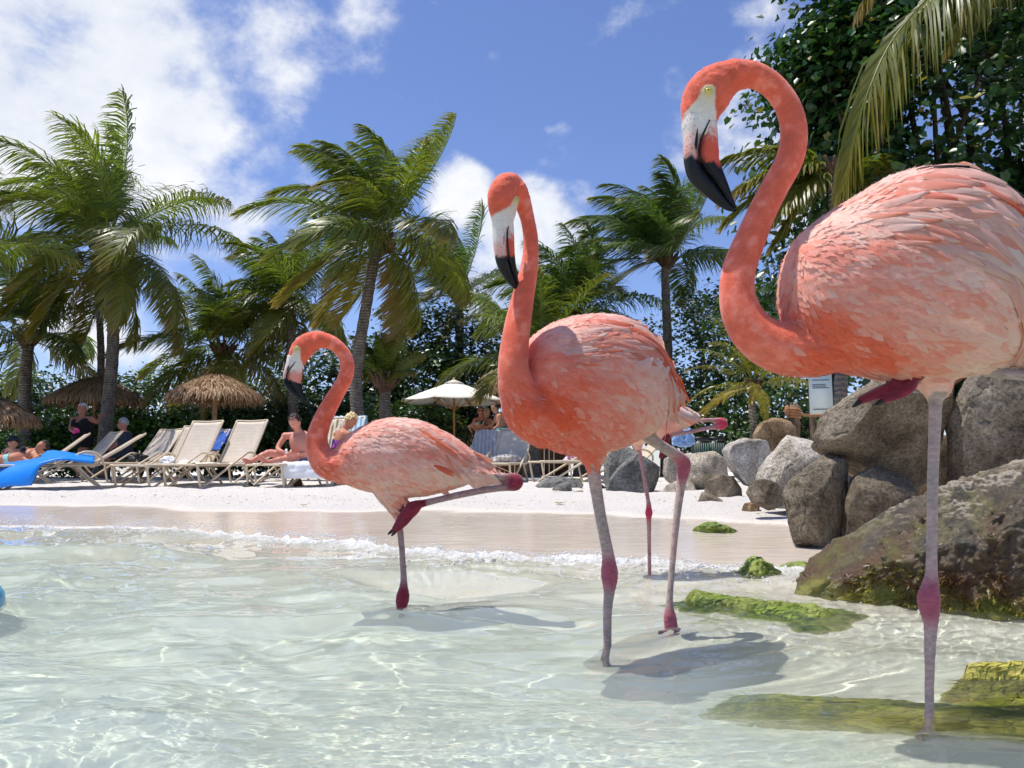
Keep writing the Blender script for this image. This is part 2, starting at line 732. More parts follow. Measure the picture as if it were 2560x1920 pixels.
def wave_height(X, Y):
    rng = np.random.RandomState(11)
    Z = np.zeros_like(X)
    fy = foam_y(X)
    s = fy - Y                                # distance out to sea from the foam front
    # swell trains arriving roughly along +y, plus wind ripple from many directions
    P = np.stack([X, Y, X * 0], -1).reshape(-1, 3)
    w1 = (fbm(P * 0.9 + 3, 3) * 0.18).reshape(X.shape)
    w2 = (fbm(P * 0.9 + 50, 3) * 0.18).reshape(X.shape)
    Xw, Yw = X + w1, Y + w2
    for i in range(46):
        lam = 0.05 * (1.075 ** i)
        k = 2 * math.pi / lam
        a = rng.normal(1.25, 0.62)
        amp = 0.0044 * lam * (0.75 + 0.6 * rng.rand()) * (0.22 + 0.78 * min(1.0, lam / 0.30))
        if lam > 0.45:
            amp *= 1.25
        Z += amp * np.sin(k * (Xw * math.cos(a) + Yw * math.sin(a)) + rng.uniform(0, 6.28))
    # short-crested wavelets: irregular facets rather than long trains
    crest = fbm(np.stack([Xw * 3.4, Yw * 6.8, X * 0 + 2], -1).reshape(-1, 3), 3, gain=0.42).reshape(X.shape)
    crest2 = fbm(np.stack([Xw * 1.7 + Yw * 0.5, Yw * 3.6, X * 0 + 9], -1).reshape(-1, 3), 3).reshape(X.shape)
    Z += 0.0070 * (0.6 - np.abs(crest)) + 0.013 * crest2
    gust = (0.75 + 0.5 * fbm(P * 0.8 + 77, 2)).reshape(X.shape)
    Z *= np.clip(gust, 0.3, 1.4)
    # one low glassy wavelet in front of the left bird
    c1 = np.exp(-((Y - 2.33 + 0.12 * (X + 0.6)) / 0.085) ** 2) * np.exp(-((X + 0.55) / 0.55) ** 2)
    Z += 0.020 * c1
    damp = 0.30 + 0.70 * smooth(0.0, 1.3, s)
    chop = (fbm(P * np.array([15, 28, 1]) + 5, 5, gain=0.58) * 0.0075).reshape(X.shape)
    patch = np.clip(0.6 + 0.9 * fbm(P * 1.3 + 91, 2).reshape(X.shape), 0.1, 1.5)
    Z = Z * damp + chop * (0.12 + 0.88 * np.exp(-(np.maximum(s, 0) / 1.25) ** 2)) * patch
    # swash front: a low frothy ridge that dives under the sand at its edge
    lump = (fbm(P * np.array([9, 14, 1]) + 13, 4) + 0.5 * fbm(P * np.array([34, 40, 1]) + 3, 3)).reshape(X.shape)
    rs = np.interp(X, [-5, -1.5, 0.3, 1.2], [2.0, 1.25, 0.9, 0.55])
    ridge = 0.028 * rs * np.exp(-((s - 0.10) / (0.10 * np.sqrt(rs))) ** 2) * (1 + 0.9 * lump) + 0.010 * np.exp(-(s / 0.6) ** 2)
    return Z + ridge


def build_water():
    nu, ns = 570, 480
    us = np.linspace(-1.0, 1.0, nu)
    # rows: fraction from near edge to the foam front, spaced so that pixels are spread evenly
    f = np.linspace(0, 1, ns)
    near = 0.34
    U = np.tile(us, (ns, 1))
    # foam front along each sight line u: solve y with y = foam_y(u*y)
    yf = np.full(nu, 5.0)
    for _ in range(60):
        yf = 0.5 * yf + 0.5 * foam_y(us * yf)
    yf = yf + 0.03 * fbm(np.stack([us * 14, us * 0, us * 0], 1), 3) + 0.05
    Yv = 1.0 / ((1 - f)[:, None] / near + f[:, None] / yf[None, :])
    # soften: perspective spacing mixed with linear spacing
    Yv = 0.72 * Yv + 0.28 * (near + (yf[None, :] - near) * f[:, None])
    Xv = U * Yv
    Zv = wave_height(Xv, Yv)
    s = foam_y(Xv) - Yv
    Zg = ground_z(Xv, Yv) + lumps(Xv, Yv)
    film = 0.006 * smooth(-0.02, 0.25, s)
    Zv = np.maximum(Zv, Zg + film)
    edge = smooth(0.994, 1.0, f)[:, None]
    Zv = Zv * (1 - edge) + (Zg - 0.004) * edge
    V = np.stack([Xv, Yv, Zv], -1).reshape(-1, 3)
    idx = np.arange(ns * nu).reshape(ns, nu)
    F = np.stack([idx[:-1, :-1], idx[:-1, 1:], idx[1:, 1:], idx[1:, :-1]], -1).reshape(-1, 4)
    depth = np.clip(Zv - Zg, 0, 1)
    froth = np.exp(-((s - 0.06) / 0.17) ** 2) * 1.05 * np.interp(Xv, [-5, -1.5, 0.3, 1.2], [1.25, 1.1, 0.95, 0.7]) + 0.5 * np.exp(-((s - 0.3) / 0.5) ** 2)
    clear = 1 - 0.8 * smooth(0.25, 0.65, Xv)
    col = np.stack([depth, froth, clear], -1).reshape(-1, 3)
    # calm outer sea so that the water carries on outside the picture
    n0 = len(V)
    ox = np.array([-60, -25, -12, -6, -2, 0, 2, 6, 12, 25, 60], float)
    m, N, L, b = mat_new('clear_water')
    sep = N.new('ShaderNodeSeparateColor')
    L.new(nattr(N), sep.inputs[0])
    tint = nramp(N, L, sep.outputs[0], [(0.0, (0.985, 0.985, 0.975)), (0.06, (0.90, 0.945, 0.925)), (0.18, (0.735, 0.86, 0.82)), (0.40, (0.65, 0.83, 0.79)), (0.7, (0.50, 0.75, 0.73))])
    L.new(tint, b.inputs['Base Color'])
    b.inputs['Transmission Weight'].default_value = 1
    b.inputs['Roughness'].default_value = 0.0
    b.inputs['IOR'].default_value = 1.33
    # fine coral silt stirred up in the shallows scatters light inside the water
    silt = N.new('ShaderNodeBsdfDiffuse')
    sn = nnoise(N, L, 2.2, 4, 0.6)
    silt.inputs[0].default_value = (0.52, 0.63, 0.59, 1)
    sf = nmath(N, L, 'MULTIPLY', nramp(N, L, sep.outputs[0], [(0.0, (0.0,) * 3), (0.04, (0.07,) * 3), (0.16, (0.24,) * 3), (0.5, (0.34,) * 3)]), nramp(N, L, sn, [(0.3, (0.72,) * 3), (0.7, (1.0,) * 3)]))
    sf = nmath(N, L, 'MULTIPLY', sf, sep.outputs[2])
    msilt = N.new('ShaderNodeMixShader')
    L.new(sf, msilt.inputs[0])
    L.new(b.outputs[0], msilt.inputs[1])
    L.new(silt.outputs[0], msilt.inputs[2])
    # aerated froth near the swash front: tiny bubbles scatter light
    fr = N.new('ShaderNodeBsdfDiffuse')
    fr.inputs[0].default_value = (0.9, 0.9, 0.88, 1)
    bub = nnoise(N, L, 60, 6, 0.75)
    bub2 = nnoise(N, L, 9, 4, 0.6)
    bb = nmath(N, L, 'ADD', nmath(N, L, 'MULTIPLY', bub, 0.75), nmath(N, L, 'MULTIPLY', bub2, 0.45))
    k = nmath(N, L, 'SUBTRACT', nmath(N, L, 'ADD', nmath(N, L, 'MULTIPLY', sep.outputs[1], 0.46), nmath(N, L, 'MULTIPLY', bb, 1.25)), 0.98)
    k = nmath(N, L, 'MULTIPLY', k, 2.4, True)
    k = nmath(N, L, 'MULTIPLY', k, 0.62, True)
    ms = N.new('ShaderNodeMixShader')
    L.new(k, ms.inputs[0])
    L.new(msilt.outputs[0], ms.inputs[1])
    L.new(fr.outputs[0], ms.inputs[2])
    L.new(ms.outputs[0], N['Material Output'].inputs[0])
    o = obj('water', V, F, m, None, col)
    o['kind'] = 'structure'
    o.cycles.is_caustics_caster = True
    # coarse water outside the detailed patch
    xs = np.array([-60, -40, -25, -15, -8, -4, -2, -1, 0, 1, 2, 4, 8, 15, 25, 40, 60], float)
    Vo, Fo = [], []
    mb = MB()
    for i in range(len(xs) - 1):
        x0, x1 = xs[i], xs[i + 1]
        ya, yb = -120.0, 0.335
        mb.add([(x0, ya, -0.004), (x1, ya, -0.004), (x1, yb, -0.004), (x0, yb, -0.004)], [(0, 1, 2, 3)], (0.3, 0, 0))
        if x1 <= 0:
            # left of the patch: from the line |x| = y out to the shore
            y0, y1 = max(-x0, .335), max(-x1, .335)
            mb.add([(x0, yb, -0.004), (x1, yb, -0.004), (x1, min(y1, foam_y(x1)), -0.004), (x0, min(y0, foam_y(x0)), -0.004)], [(0, 1, 2, 3)], (0.25, 0, 0))
        if x0 >= 0:
            y0, y1 = max(x0, .335), max(x1, .335)
            mb.add([(x0, yb, -0.004), (x1, yb, -0.004), (x1, max(min(y1, foam_y(x1)), yb), -0.004), (x0, max(min(y0, foam_y(x0)), yb), -0.004)], [(0, 1, 2, 3)], (0.25, 0, 0))
    oo = mb.obj('open_water', m)
    oo['kind'] = 'structure'
    oo.cycles.is_caustics_caster = True
    return o, Xv, Yv, Zv


WATER, _WX, _WY, _WZ = build_water()


def build_foam():
    """froth bubbles along the swash front"""
    rng = np.random.RandomState(5)
    n = 10500
    x = rng.uniform(-6.2, 2.4, n)
    s = np.abs(rng.normal(0, 0.06, n)) + np.where(rng.rand(n) < 0.34, rng.gamma(1.2, 0.22, n), 0)
    dens = fbm(np.stack([x * 3, s * 0, x * 0], 1), 3)
    keep = (dens + rng.rand(n) * 1.2 > 0.15)
    x, s = x[keep], s[keep]
    y = foam_y(x) - s - 0.015 - 0.10 * smooth(-0.5, -3.0, x)
    r = rng.gamma(1.6, 0.0012, len(x)) + 0.0010
    z = np.maximum(wave_height(x[None, :], y[None, :])[0], full_ground(x, y)) + r * 0.3
    V0, Q0, T0 = ellipsoid((0, 0, 0), (1, 1, 0.8), 5, 3)
    nv = len(V0)
    V = (V0[None] * r[:, None, None] + np.stack([x, y, z], 1)[:, None, :]).reshape(-1, 3)
    off = (np.arange(len(x)) * nv)[:, None, None]
    Q = (Q0[None] + off).reshape(-1, 4)
    T = (T0[None] + off).reshape(-1, 3)
    m, N, L, b = mat_new('sea_foam')
    b.inputs['Base Color'].default_value = (0.93, 0.93, 0.92, 1)
    b.inputs['Roughness'].default_value = 0.12
    b.inputs['Transmission Weight'].default_value = 0.35
    b.inputs['IOR'].default_value = 1.2
    o = obj('foam', V, [Q, T], m)
    tag(o, 'white frothy bubbles along the edge of the wash', 'foam', kind='stuff')


build_foam()


def build_debris():
    """broken shell, coral bits and dark specks on the dry sand"""
    rng = np.random.RandomState(8)
    n = 3600
    x = rng.uniform(-8.5, 3.5, n)
    d = np.where(rng.rand(n) < 0.6, rng.normal(0.95, 0.35, n), rng.uniform(0.2, 5, n))
    y = wet_y(x) + np.abs(d) + 0.15
    r = rng.gamma(1.5, 0.0030, n) + 0.0022
    z = full_ground(x, y)
    a = rng.uniform(0, 6.28, n)
    V0 = np.array([(1, 0, 0), (.3, .8, 0), (-.8, .5, 0), (-.7, -.6, 0), (.4, -.7, 0), (0, 0, .7)], float)
    T0 = np.array([(0, 1, 5), (1, 2, 5), (2, 3, 5), (3, 4, 5), (4, 0, 5)])
    V = V0[None] * r[:, None, None] * rng.uniform(.6, 1.4, (n, 6, 1))
    c, s = np.cos(a)[:, None], np.sin(a)[:, None]
    V = np.stack([V[..., 0] * c - V[..., 1] * s, V[..., 0] * s + V[..., 1] * c, V[..., 2] * 0.7], -1) + np.stack([x, y, z - 0.001], 1)[:, None]
    T = (T0[None] + (np.arange(n) * 6)[:, None, None]).reshape(-1, 3)
    pal = np.array([srgb(150, 134, 110), srgb(180, 165, 140), srgb(205, 190, 165), srgb(110, 98, 82), srgb(225, 212, 190)])
    col = np.repeat(pal[rng.randint(0, 5, n)], 6, 0)
    o = obj('shell_debris', V.reshape(-1, 3), T, col_mat('shell_bits', 0.8), None, col, False)
    tag(o, 'scattered shell and coral fragments on the dry sand', 'debris', kind='stuff')


build_debris()
# ------------------------------------------------------------------ flamingos
PALE = srgb(250, 194, 174)
PINK = srgb(246, 154, 130)
CORAL = srgb(238, 108, 78)
ORANGE = srgb(228, 88, 48)
NECK = srgb(234, 106, 78)
CREAM = srgb(226, 205, 170)
WHITE = srgb(236, 224, 212)
LEG = srgb(176, 154, 144)
JOINT = srgb(178, 92, 106)
MAROON = srgb(132, 38, 54)
BLACK = srgb(14, 12, 15)


class Plane:
    """the bird's plane of symmetry; `ang` turns the tail away from the camera"""

    def __init__(self, px, py, Y, ang):
        self.O = at(px, py, Y)
        self.h = Vector((math.cos(ang), math.sin(ang), 0))
        self.l = Vector((math.sin(ang), -math.cos(ang), 0))     # towards the camera side

    def p(self, px, py, lat=0.0):
        d = ray(px, py)
        c = Vector((0, 0, CAM_H))
        t = (self.O - c).dot(self.l) / d.dot(self.l)
        return c + d * t + self.l * lat

    def m(self, px, py):
        return self.p(px, py).y / FPX

    def topx(self, P):
        P = np.asarray(P, float)
        l = np.array(self.l)
        Q = P - ((P - np.array(self.O)) @ l)[:, None] * l
        Q = Q - np.array((0, 0, CAM_H))
        cp, sp = math.cos(PITCH), math.sin(PITCH)
        yc = Q[:, 1] * cp + Q[:, 2] * sp
        zc = -Q[:, 1] * sp + Q[:, 2] * cp
        return np.stack([1280 + FPX * Q[:, 0] / yc, 960 - FPX * zc / yc], 1)

    def lat(self, P):
        return (np.asarray(P, float) - np.array(self.O)) @ np.array(self.l)


def poly_dist(XY, pts, vals=None):
    """distance to a polyline and interpolated value along it"""
    XY = np.asarray(XY, float)
    pts = np.asarray(pts, float)
    best = np.full(len(XY), 1e9)
    bv = np.zeros(len(XY))
    for i in range(len(pts) - 1):
        a, b = pts[i], pts[i + 1]
        ab = b - a
        t = np.clip(((XY - a) @ ab) / (ab @ ab + 1e-9), 0, 1)
        d = np.linalg.norm(XY - (a + t[:, None] * ab), axis=1)
        v = i + t if vals is None else vals[i] * (1 - t) + vals[i + 1] * t
        k = d < best
        best[k] = d[k]
        bv[k] = v[k]
    return best, bv


def mat_plumage():
    m, N, L, b = mat_new('flamingo_plumage')
    c = nattr(N)
    tc = N.new('ShaderNodeTexCoord')
    f = nnoise(N, L, 130, 5, 0.7, tc.outputs['Object'], (1, 1, 2.2))
    k = nramp(N, L, f, [(0.25, (0.86,) * 3), (0.75, (1.13,) * 3)])
    c = nmix(N, L, 1.0, c, k, 'MULTIPLY')
    L.new(c, b.inputs['Base Color'])
    b.inputs['Roughness'].default_value = 0.75
    b.inputs['Specular IOR Level'].default_value = 0.18
    b.inputs['Sheen Weight'].default_value = 0.25
    b.inputs['Sheen Roughness'].default_value = 0.5
    b.inputs['Subsurface Weight'].default_value = 0.0
    f2 = nnoise(N, L, 260, 5, 0.7, tc.outputs['Object'], (0.55, 1, 1.0))
    f3 = nnoise(N, L, 34, 4, 0.6, tc.outputs['Object'])
    h = nmath(N, L, 'ADD', f2, nmath(N, L, 'MULTIPLY', f3, 0.5))
    L.new(nbump(N, L, h, 0.38, 0.003), b.inputs['Normal'])
    return m


def mat_feather(name='flight_feather', tr_amt=0.30):
    m, N, L, b = mat_new(name)
    c = nattr(N)
    uvn = N.new('ShaderNodeUVMap')
    f = nnoise(N, L, 9, 4, 0.7, uvn.outputs[0], (0.35, 6, 1))
    k = nramp(N, L, f, [(0.25, (0.84,) * 3), (0.75, (1.14,) * 3)])
    c = nmix(N, L, 1.0, c, k, 'MULTIPLY')
    L.new(c, b.inputs['Base Color'])
    b.inputs['Roughness'].default_value = 0.55
    b.inputs['Specular IOR Level'].default_value = 0.25
    b.inputs['Sheen Weight'].default_value = 0.2
    L.new(nbump(N, L, f, 0.5, 0.002), b.inputs['Normal'])
    tr = N.new('ShaderNodeBsdfTranslucent')
    L.new(c, tr.inputs[0])
    ms = N.new('ShaderNodeMixShader')
    ms.inputs[0].default_value = tr_amt
    L.new(b.outputs[0], ms.inputs[1])
    L.new(tr.outputs[0], ms.inputs[2])
    L.new(ms.outputs[0], N['Material Output'].inputs[0])
    return m


M_PLUM = mat_plumage()
M_FEATH = mat_feather()
M_CONT = mat_feather('contour_feather', 0.08)
M_BEAK = col_mat('beak_horn', 0.42, 90, 0.06, 0.15, 300, 0.001, 0.35)
M_DOWN = col_mat('down_strands', 0.7, spec=0.15, translucent=0.25)
M_EYE_W = simple_mat('eye_ring', srgb(226, 206, 150), 0.45)
M_EYE_Y = simple_mat('eye_iris', srgb(222, 196, 84), 0.15)
M_EYE_B = simple_mat('eye_pupil', srgb(14, 12, 10), 0.08)


def flamingo(S):
    pl = S['plane']
    rng = np.random.RandomState(S.get('seed', 1))
    L3 = np.array(pl.l)
    base = pl.p(*S['base'])
    root = empty('flamingo', (base.x, base.y, S['base_z']), 0, S['label'], 'flamingo', S.get('group'))
    mb = MB()
    wob = S.get('flat', 1.0)

    def path(rows, lat=0.0, n=24):
        """rows: px, py, full width px [, lateral offset m] -> points, half widths"""
        A = []
        for r in rows:
            lt = r[3] if len(r) > 3 else lat
            p = pl.p(r[0], r[1], lt)
            A.append((p.x, p.y, p.z, 0.5 * r[2] * pl.m(r[0], r[1])))
        A = resample(A, n)
        return A[:, :3], np.maximum(A[:, 3], 0.0015)

    # trunk from upright slices
    A = []
    for x, t, bt in S['slices']:
        p0, p1 = pl.p(x, t), pl.p(x, bt)
        c = (p0 + p1) / 2
        A.append((c.x, c.y, c.z, (p0 - p1).length / 2))
    A = resample(A, 40)
    fat = S.get('fat', 0.42)
    hh = A[:, 3]
    hmax = hh.max()
    rb = fat * 2 * hmax * np.power(np.clip(hh / hmax, 0.05, 1), 0.9)
    # keep slices upright: loft with vertical rings
    nA = len(A)
    seg = 40
    a = np.linspace(0, 2 * math.pi, seg, endpoint=False)
    ca, sa = np.cos(a), np.sin(a)
    # slightly squared section, broader below the back
    V = A[:, None, :3] + (ca[None, :, None] * hh[:, None, None]) * np.array((0, 0, 1.0)) + (np.sign(sa) * np.power(np.abs(sa), 0.88))[None, :, None] * rb[:, None, None] * L3
    V = V.reshape(-1, 3)
    i = np.arange(nA - 1)[:, None] * seg
    j = np.arange(seg)[None, :]
    k = (j + 1) % seg
    F = np.stack([i + j, i + k, i + seg + k, i + seg + j], -1).reshape(-1, 4)
    n0 = mb.n
    mb.add(np.vstack([V, A[:1, :3], A[-1:, :3]]), F)
    jj = np.arange(seg)
    kk = (jj + 1) % seg
    e = (nA - 1) * seg
    mb.t.append(np.stack([np.full(seg, len(V)), kk, jj], 1) + n0)
    mb.t.append(np.stack([np.full(seg, len(V) + 1), e + jj, e + kk], 1) + n0)

    P, r = path(S['neck'], n=60)
    add_loft(mb, P, r, r * np.linspace(0.97, 1.15, len(r)) * S.get('neck_fat', 1.0), L3, 24)
    P, r = path(S['head'], n=30)
    add_loft(mb, P, r, r * S.get('head_fat', 0.72), L3, 24)
    for th in S['thighs']:
        P, r = path(th['rows'], th['lat'], n=16)
        add_loft(mb, P, r, r * 0.9, L3, 20)
    for lg in S['legs']:
        P, r = path(lg['rows'], lg['lat'], n=lg.get('n', 60))
        add_loft(mb, P, r * 1.06, r * 1.0, L3, 16)
    for toe in S.get('toes', []):
        P, r = path(toe['rows'], toe['lat'], n=18)
        add_loft(mb, P, r, r * 0.75, L3, 10)
    V, Q = remesh(mb, S['voxel'], S.get('smooth', 5), 0.5)
    NV = vnormals(V, Q)
    XY = pl.topx(V)
    lat = pl.lat(V)
    # feather relief: low soft lumps along the trunk
    dn, tn = poly_dist(XY, [q[:2] for q in S['neck']], [q[2] / 2 for q in S['neck']])
    _, ti = poly_dist(XY, [q[:2] for q in S['neck']])
    nn_ = len(S['neck']) - 1
    nfade = 1 - smooth(nn_ - S.get('neck_fade', 4.2), nn_ - 0.6, ti)
    neckness = (1 - smooth(0.90, 1.75, dn / np.maximum(tn, 1))) * nfade
    dl = np.full(len(V), 1e9)
    legj = np.zeros(len(V))
    foot = np.zeros(len(V))
    for lg in S['legs']:
        d, w = poly_dist(XY, [q[:2] for q in lg['rows']], [q[2] / 2 for q in lg['rows']])
        side_ok = np.abs(lat - lg['lat']) < 0.035 + 0.02 * (lg.get('deep', 0))
        d = np.where(side_ok, d, 1e9)
        rel = d / np.maximum(w, 1)
        for (x0, y0, x1, y1) in lg.get('clip', []):
            rel = np.where((XY[:, 0] > x0) & (XY[:, 0] < x1) & (XY[:, 1] > y0) & (XY[:, 1] < y1), 1e9, rel)
        k = rel < dl
        dl[k] = rel[k]
        jv = np.zeros(len(V))
        for (jx, jy, jr) in lg['joints']:
            jv = np.maximum(jv, 1 - smooth(0.35, 1.25, np.hypot(XY[:, 0] - jx, XY[:, 1] - jy) / jr))
        legj = np.maximum(legj, jv * (rel < 2.2))
    for toe in S.get('toes', []):
        d, w = poly_dist(XY, [q[:2] for q in toe['rows']], [q[2] / 2 for q in toe['rows']])
        d = np.where(np.abs(lat - toe['lat']) < 0.028, d, 1e9)
        if 'foot_below' in S:
            d = np.where((XY[:, 1] > S['foot_below']) | (XY[:, 0] < S['foot_left']), d, 1e9)
        foot = np.maximum(foot, 1 - smooth(1.25, 1.6, d / np.maximum(w, 1)))
    legness = (1 - smooth(1.15, 1.5, dl))
    if 'leg_from' in S:
        for (x0, y0, x1, y1, keep) in S['leg_from']:
            inside = (XY[:, 0] > x0) & (XY[:, 0] < x1) & (XY[:, 1] > y0) & (XY[:, 1] < y1)
            legness = np.where(inside, keep, legness)
            legj = np.where(inside, legj * keep, legj)
            foot = np.where(inside, foot * keep, foot)
    rel_h = (XY - np.array(S['mid'])) / S['span']
    flow = np.stack([XY[:, 0] / S['span'] * 6.5, XY[:, 1] / S['span'] * 15.0, lat * 14], 1)
    if 'shear' in S:
        flow[:, 1] += flow[:, 0] * S['shear']
    mott = fbm(flow, 4) + 0.35 * fbm(flow * 3.1 + 7, 3)
    chest = np.zeros(len(V))
    for (cx, cy, cr, cw) in S['chest']:
        chest = np.maximum(chest, cw * np.exp(-((XY[:, 0] - cx) ** 2 + (XY[:, 1] - cy) ** 2) / cr ** 2))
    pale = np.zeros(len(V))
    for (cx, cy, cr, cw) in S['pale']:
        pale = np.maximum(pale, cw * np.exp(-((XY[:, 0] - cx) ** 2 + (XY[:, 1] - cy) ** 2) / cr ** 2))
    broad = fbm(flow * 0.35 + 11, 3)
    t = np.clip(0.50 + 0.24 * mott + 0.35 * broad - pale * 0.75, 0, 1)
    col = PALE[None] * (1 - t[:, None]) + PINK[None] * t[:, None]
    sp = smooth(0.05, 0.95, mott + 0.5 * broad + 0.25 * chest - 0.25 * pale)
    col = col * (1 - 0.34 * sp[:, None]) + CORAL * 0.34 * sp[:, None]
    cc = np.clip(chest * (1 + 0.30 * mott), 0, 1) ** 1.15
    col = col * (1 - cc[:, None]) + (ORANGE * 0.75 + CORAL * 0.25) * cc[:, None]
    nn = fbm(np.stack([XY[:, 0] / S['span'] * 22, XY[:, 1] / S['span'] * 22, lat * 60], 1), 4)
    nb2 = fbm(np.stack([XY[:, 0] / S['span'] * 7, XY[:, 1] / S['span'] * 7, lat * 22], 1), 3)
    nk = NECK * (1 + 0.10 * nn[:, None] + 0.10 * nb2[:, None]) + np.array([0.05, 0.10, 0.09]) * np.clip(nn + 0.5 * nb2, 0, 1)[:, None] ** 1.5
    col = col * (1 - neckness[:, None]) + nk * neckness[:, None]
    dh, _ = poly_dist(XY, [q[:2] for q in S['head']], [q[2] / 2 for q in S['head']])
    hmask = 1 - smooth(0.9, 1.2, dh / np.maximum(_, 1))
    headc = (NECK * 0.9 + ORANGE * 0.1) * (1 + 0.16 * nn[:, None])
    col = col * (1 - hmask[:, None]) + headc * hmask[:, None]
    # bare cream skin between eye and beak
    for (pts, vals) in S['face']:
        d, w = poly_dist(XY, pts, vals)
        f = (1 - smooth(0.86, 1.06, d / w + 0.05 * nn)) * hmask
        yy = smooth(S['eye'][1] - 5, S['eye'][1] + 0.30 * S['span'] * 0.4, XY[:, 1])
        fc = CREAM[None] * (1 - yy[:, None]) + WHITE[None] * yy[:, None]
        col = col * (1 - f[:, None]) + fc * f[:, None]
    ln = fbm(V * np.array([90, 90, 260]), 3)
    lc = LEG * (1 + 0.22 * ln[:, None]) + srgb(168, 96, 100) * (0.25 * np.clip(fbm(V * 14, 2), 0, 1))[:, None]
    if 'leg_col' in S:
        lc = lc * 0.55 + S['leg_col'] * (1 + 0.2 * ln[:, None]) * 0.45
    lc = lc * (1 + 0.10 * np.sin(V[:, 2] * 520 + 3 * ln))[:, None]
    lc = lc * (1 - legj[:, None]) + (S.get('joint_col', JOINT) * (1 + 0.2 * ln[:, None])) * legj[:, None]
    lc = lc * (1 - foot[:, None]) + (MAROON * (1 + 0.25 * ln[:, None])) * foot[:, None]
    lg = np.maximum(legness, foot)
    col = col * (1 - lg[:, None]) + lc * lg[:, None]
    for (cx, cy, cr, c3, wgt) in S.get('patch', []):
        f = wgt * (1 - smooth(0.6, 1.05, np.hypot(XY[:, 0] - cx, XY[:, 1] - cy) / cr + 0.18 * nn))
        col = col * (1 - f[:, None]) + c3 * f[:, None]
    body_rel = (1 - neckness) * (1 - lg) * (1 - hmask)
    V2 = V + NV * (body_rel * (0.0016 * mott + 0.0010 * fbm(flow * 6, 2)) * S.get('relief', 1.0))[:, None]
    V2 = V2 + NV * (hmask * (1 - lg) * 0.0012 * fbm(V * 160, 3))[:, None]
    # scutes and wrinkled joints on the legs
    V2 = V2 + NV * (lg * (0.0006 * np.sin(V[:, 2] * 900) * legj))[:, None]
    body = obj('body', V2, Q, M_PLUM, root, np.clip(col, 0.002, 0.95))
    body.cycles.is_caustics_receiver = True
    bvh = BVHTree.FromPolygons([Vector(v) for v in V2[::1]], [tuple(q) for q in Q.tolist()])

    # beak
    for nm in ('upper_beak', 'lower_beak'):
        rows = S[nm]
        P, r = path(rows, n=90)
        tt = np.linspace(0, 1, len(r))
        rbk = S['beak_half'] * np.interp(tt, [0, 0.3, 0.62, 0.85, 1], [1.0, 0.96, 0.74, 0.42, 0.10]) * (1.0 if nm == 'upper_beak' else 0.90)
        bm_ = MB()
        add_loft(bm_, P, r, rbk, L3, 40)
        W = bm_.verts()
        xy = pl.topx(W)
        nb = fbm(W * 130, 3)
        bx0, by0, bx1, by1 = S['black_line']        # black beyond this line
        nl = np.array([-(by1 - by0), bx1 - bx0])
        nl = nl / np.linalg.norm(nl)
        dd = (xy - np.array([bx0, by0])) @ nl
        blk = smooth(-0.012, 0.012, dd / S['span'] + 0.010 * nb)
        if nm == 'upper_beak':
            c0 = np.tile(WHITE, (len(W), 1))
            pk = smooth(-0.16, -0.02, dd / S['span'] + 0.03 * nb)
            c0 = c0 * (1 - 0.55 * pk[:, None]) + CORAL * 0.55 * pk[:, None]
            spk = smooth(0.55, 0.75, fbm(W * 420, 2)) * S.get('speck', 0.2)
            c0 = c0 * (1 - spk[:, None]) + srgb(90, 60, 55) * spk[:, None]
        else:
            c0 = np.tile(WHITE, (len(W), 1))
            pk = smooth(S['low_red'][0], S['low_red'][1], dd / S['span'] + 0.03 * nb)
            c0 = c0 * (1 - pk[:, None]) + S.get('mandible', srgb(228, 92, 62)) * pk[:, None]
        c0 = c0 * (1 - blk[:, None]) + BLACK * blk[:, None]
        bm_.c = [c0]
        bm_.obj(nm, M_BEAK, root)
    # dark gape line between the two halves of the beak, and the nostril
    for nm, rows in (('gape', S['gape']), ('nostril', S['nostril'])):
        A2 = resample([(x, y, w) for x, y, w in rows], 28)
        P = []
        for x, y, w in A2:
            p = pl.p(x, y)
            P.append((*(np.array(p)), 0.5 * w * pl.m(x, y)))
        P = np.array(P)
        tt = np.linspace(0, 1, len(P))
        off = S['beak_half'] * np.interp(tt, [0, 0.35, 0.6, 0.85, 1], S.get('gape_prof', [0.93, 0.92, 0.80, 0.5, 0.15])) if nm == 'gape' else np.full(len(P), S['beak_half'] * 0.90)
        for sgn in (1, -1):
            g = MB()
            add_loft(g, P[:, :3] + L3 * (off * sgn)[:, None], P[:, 3], P[:, 3] * 0.8 + 0.0008, L3, 8)
            g.c = [np.tile(BLACK, (g.n, 1))]
            g.obj(nm, M_BEAK, root)
    # eyes on both sides
    ex, ey, er = S['eye']
    for sgn in (1, -1):
        o0 = pl.p(ex, ey) + pl.l * (0.3 * sgn)
        hit = bvh.ray_cast(o0, -pl.l * sgn)
        if hit[0] is None:
            continue
        p, nrm = hit[0], hit[1]
        nrm = (nrm + pl.l * sgn * 1.2).normalized()
        q = nrm.to_track_quat('Z', 'Y').to_matrix()
        rm = er * pl.m(ex, ey)
        g = MB()
        rot = np.array(q)
        V0, Q0, T0 = ellipsoid((0, 0, 0), (rm, rm, rm * 0.45), 24, 12)
        g.add(V0 @ rot.T + np.array(p), Q0)
        g.t.append(T0)
        eye = g.obj('eye', M_EYE_W, root)
        g = MB()
        th = np.linspace(0, 2 * math.pi, 25)[:-1]
        ring = np.stack([np.cos(th) * rm * 0.86, np.sin(th) * rm * 0.86, th * 0 + rm * 0.30], 1)
        ring = np.vstack([ring, ring[:1]])
        add_loft(g, ring @ rot.T + np.array(p), rm * 0.13, rm * 0.13, np.array(nrm), 8)
        g.obj('eyelid', M_EYE_W, eye)
        g = MB()
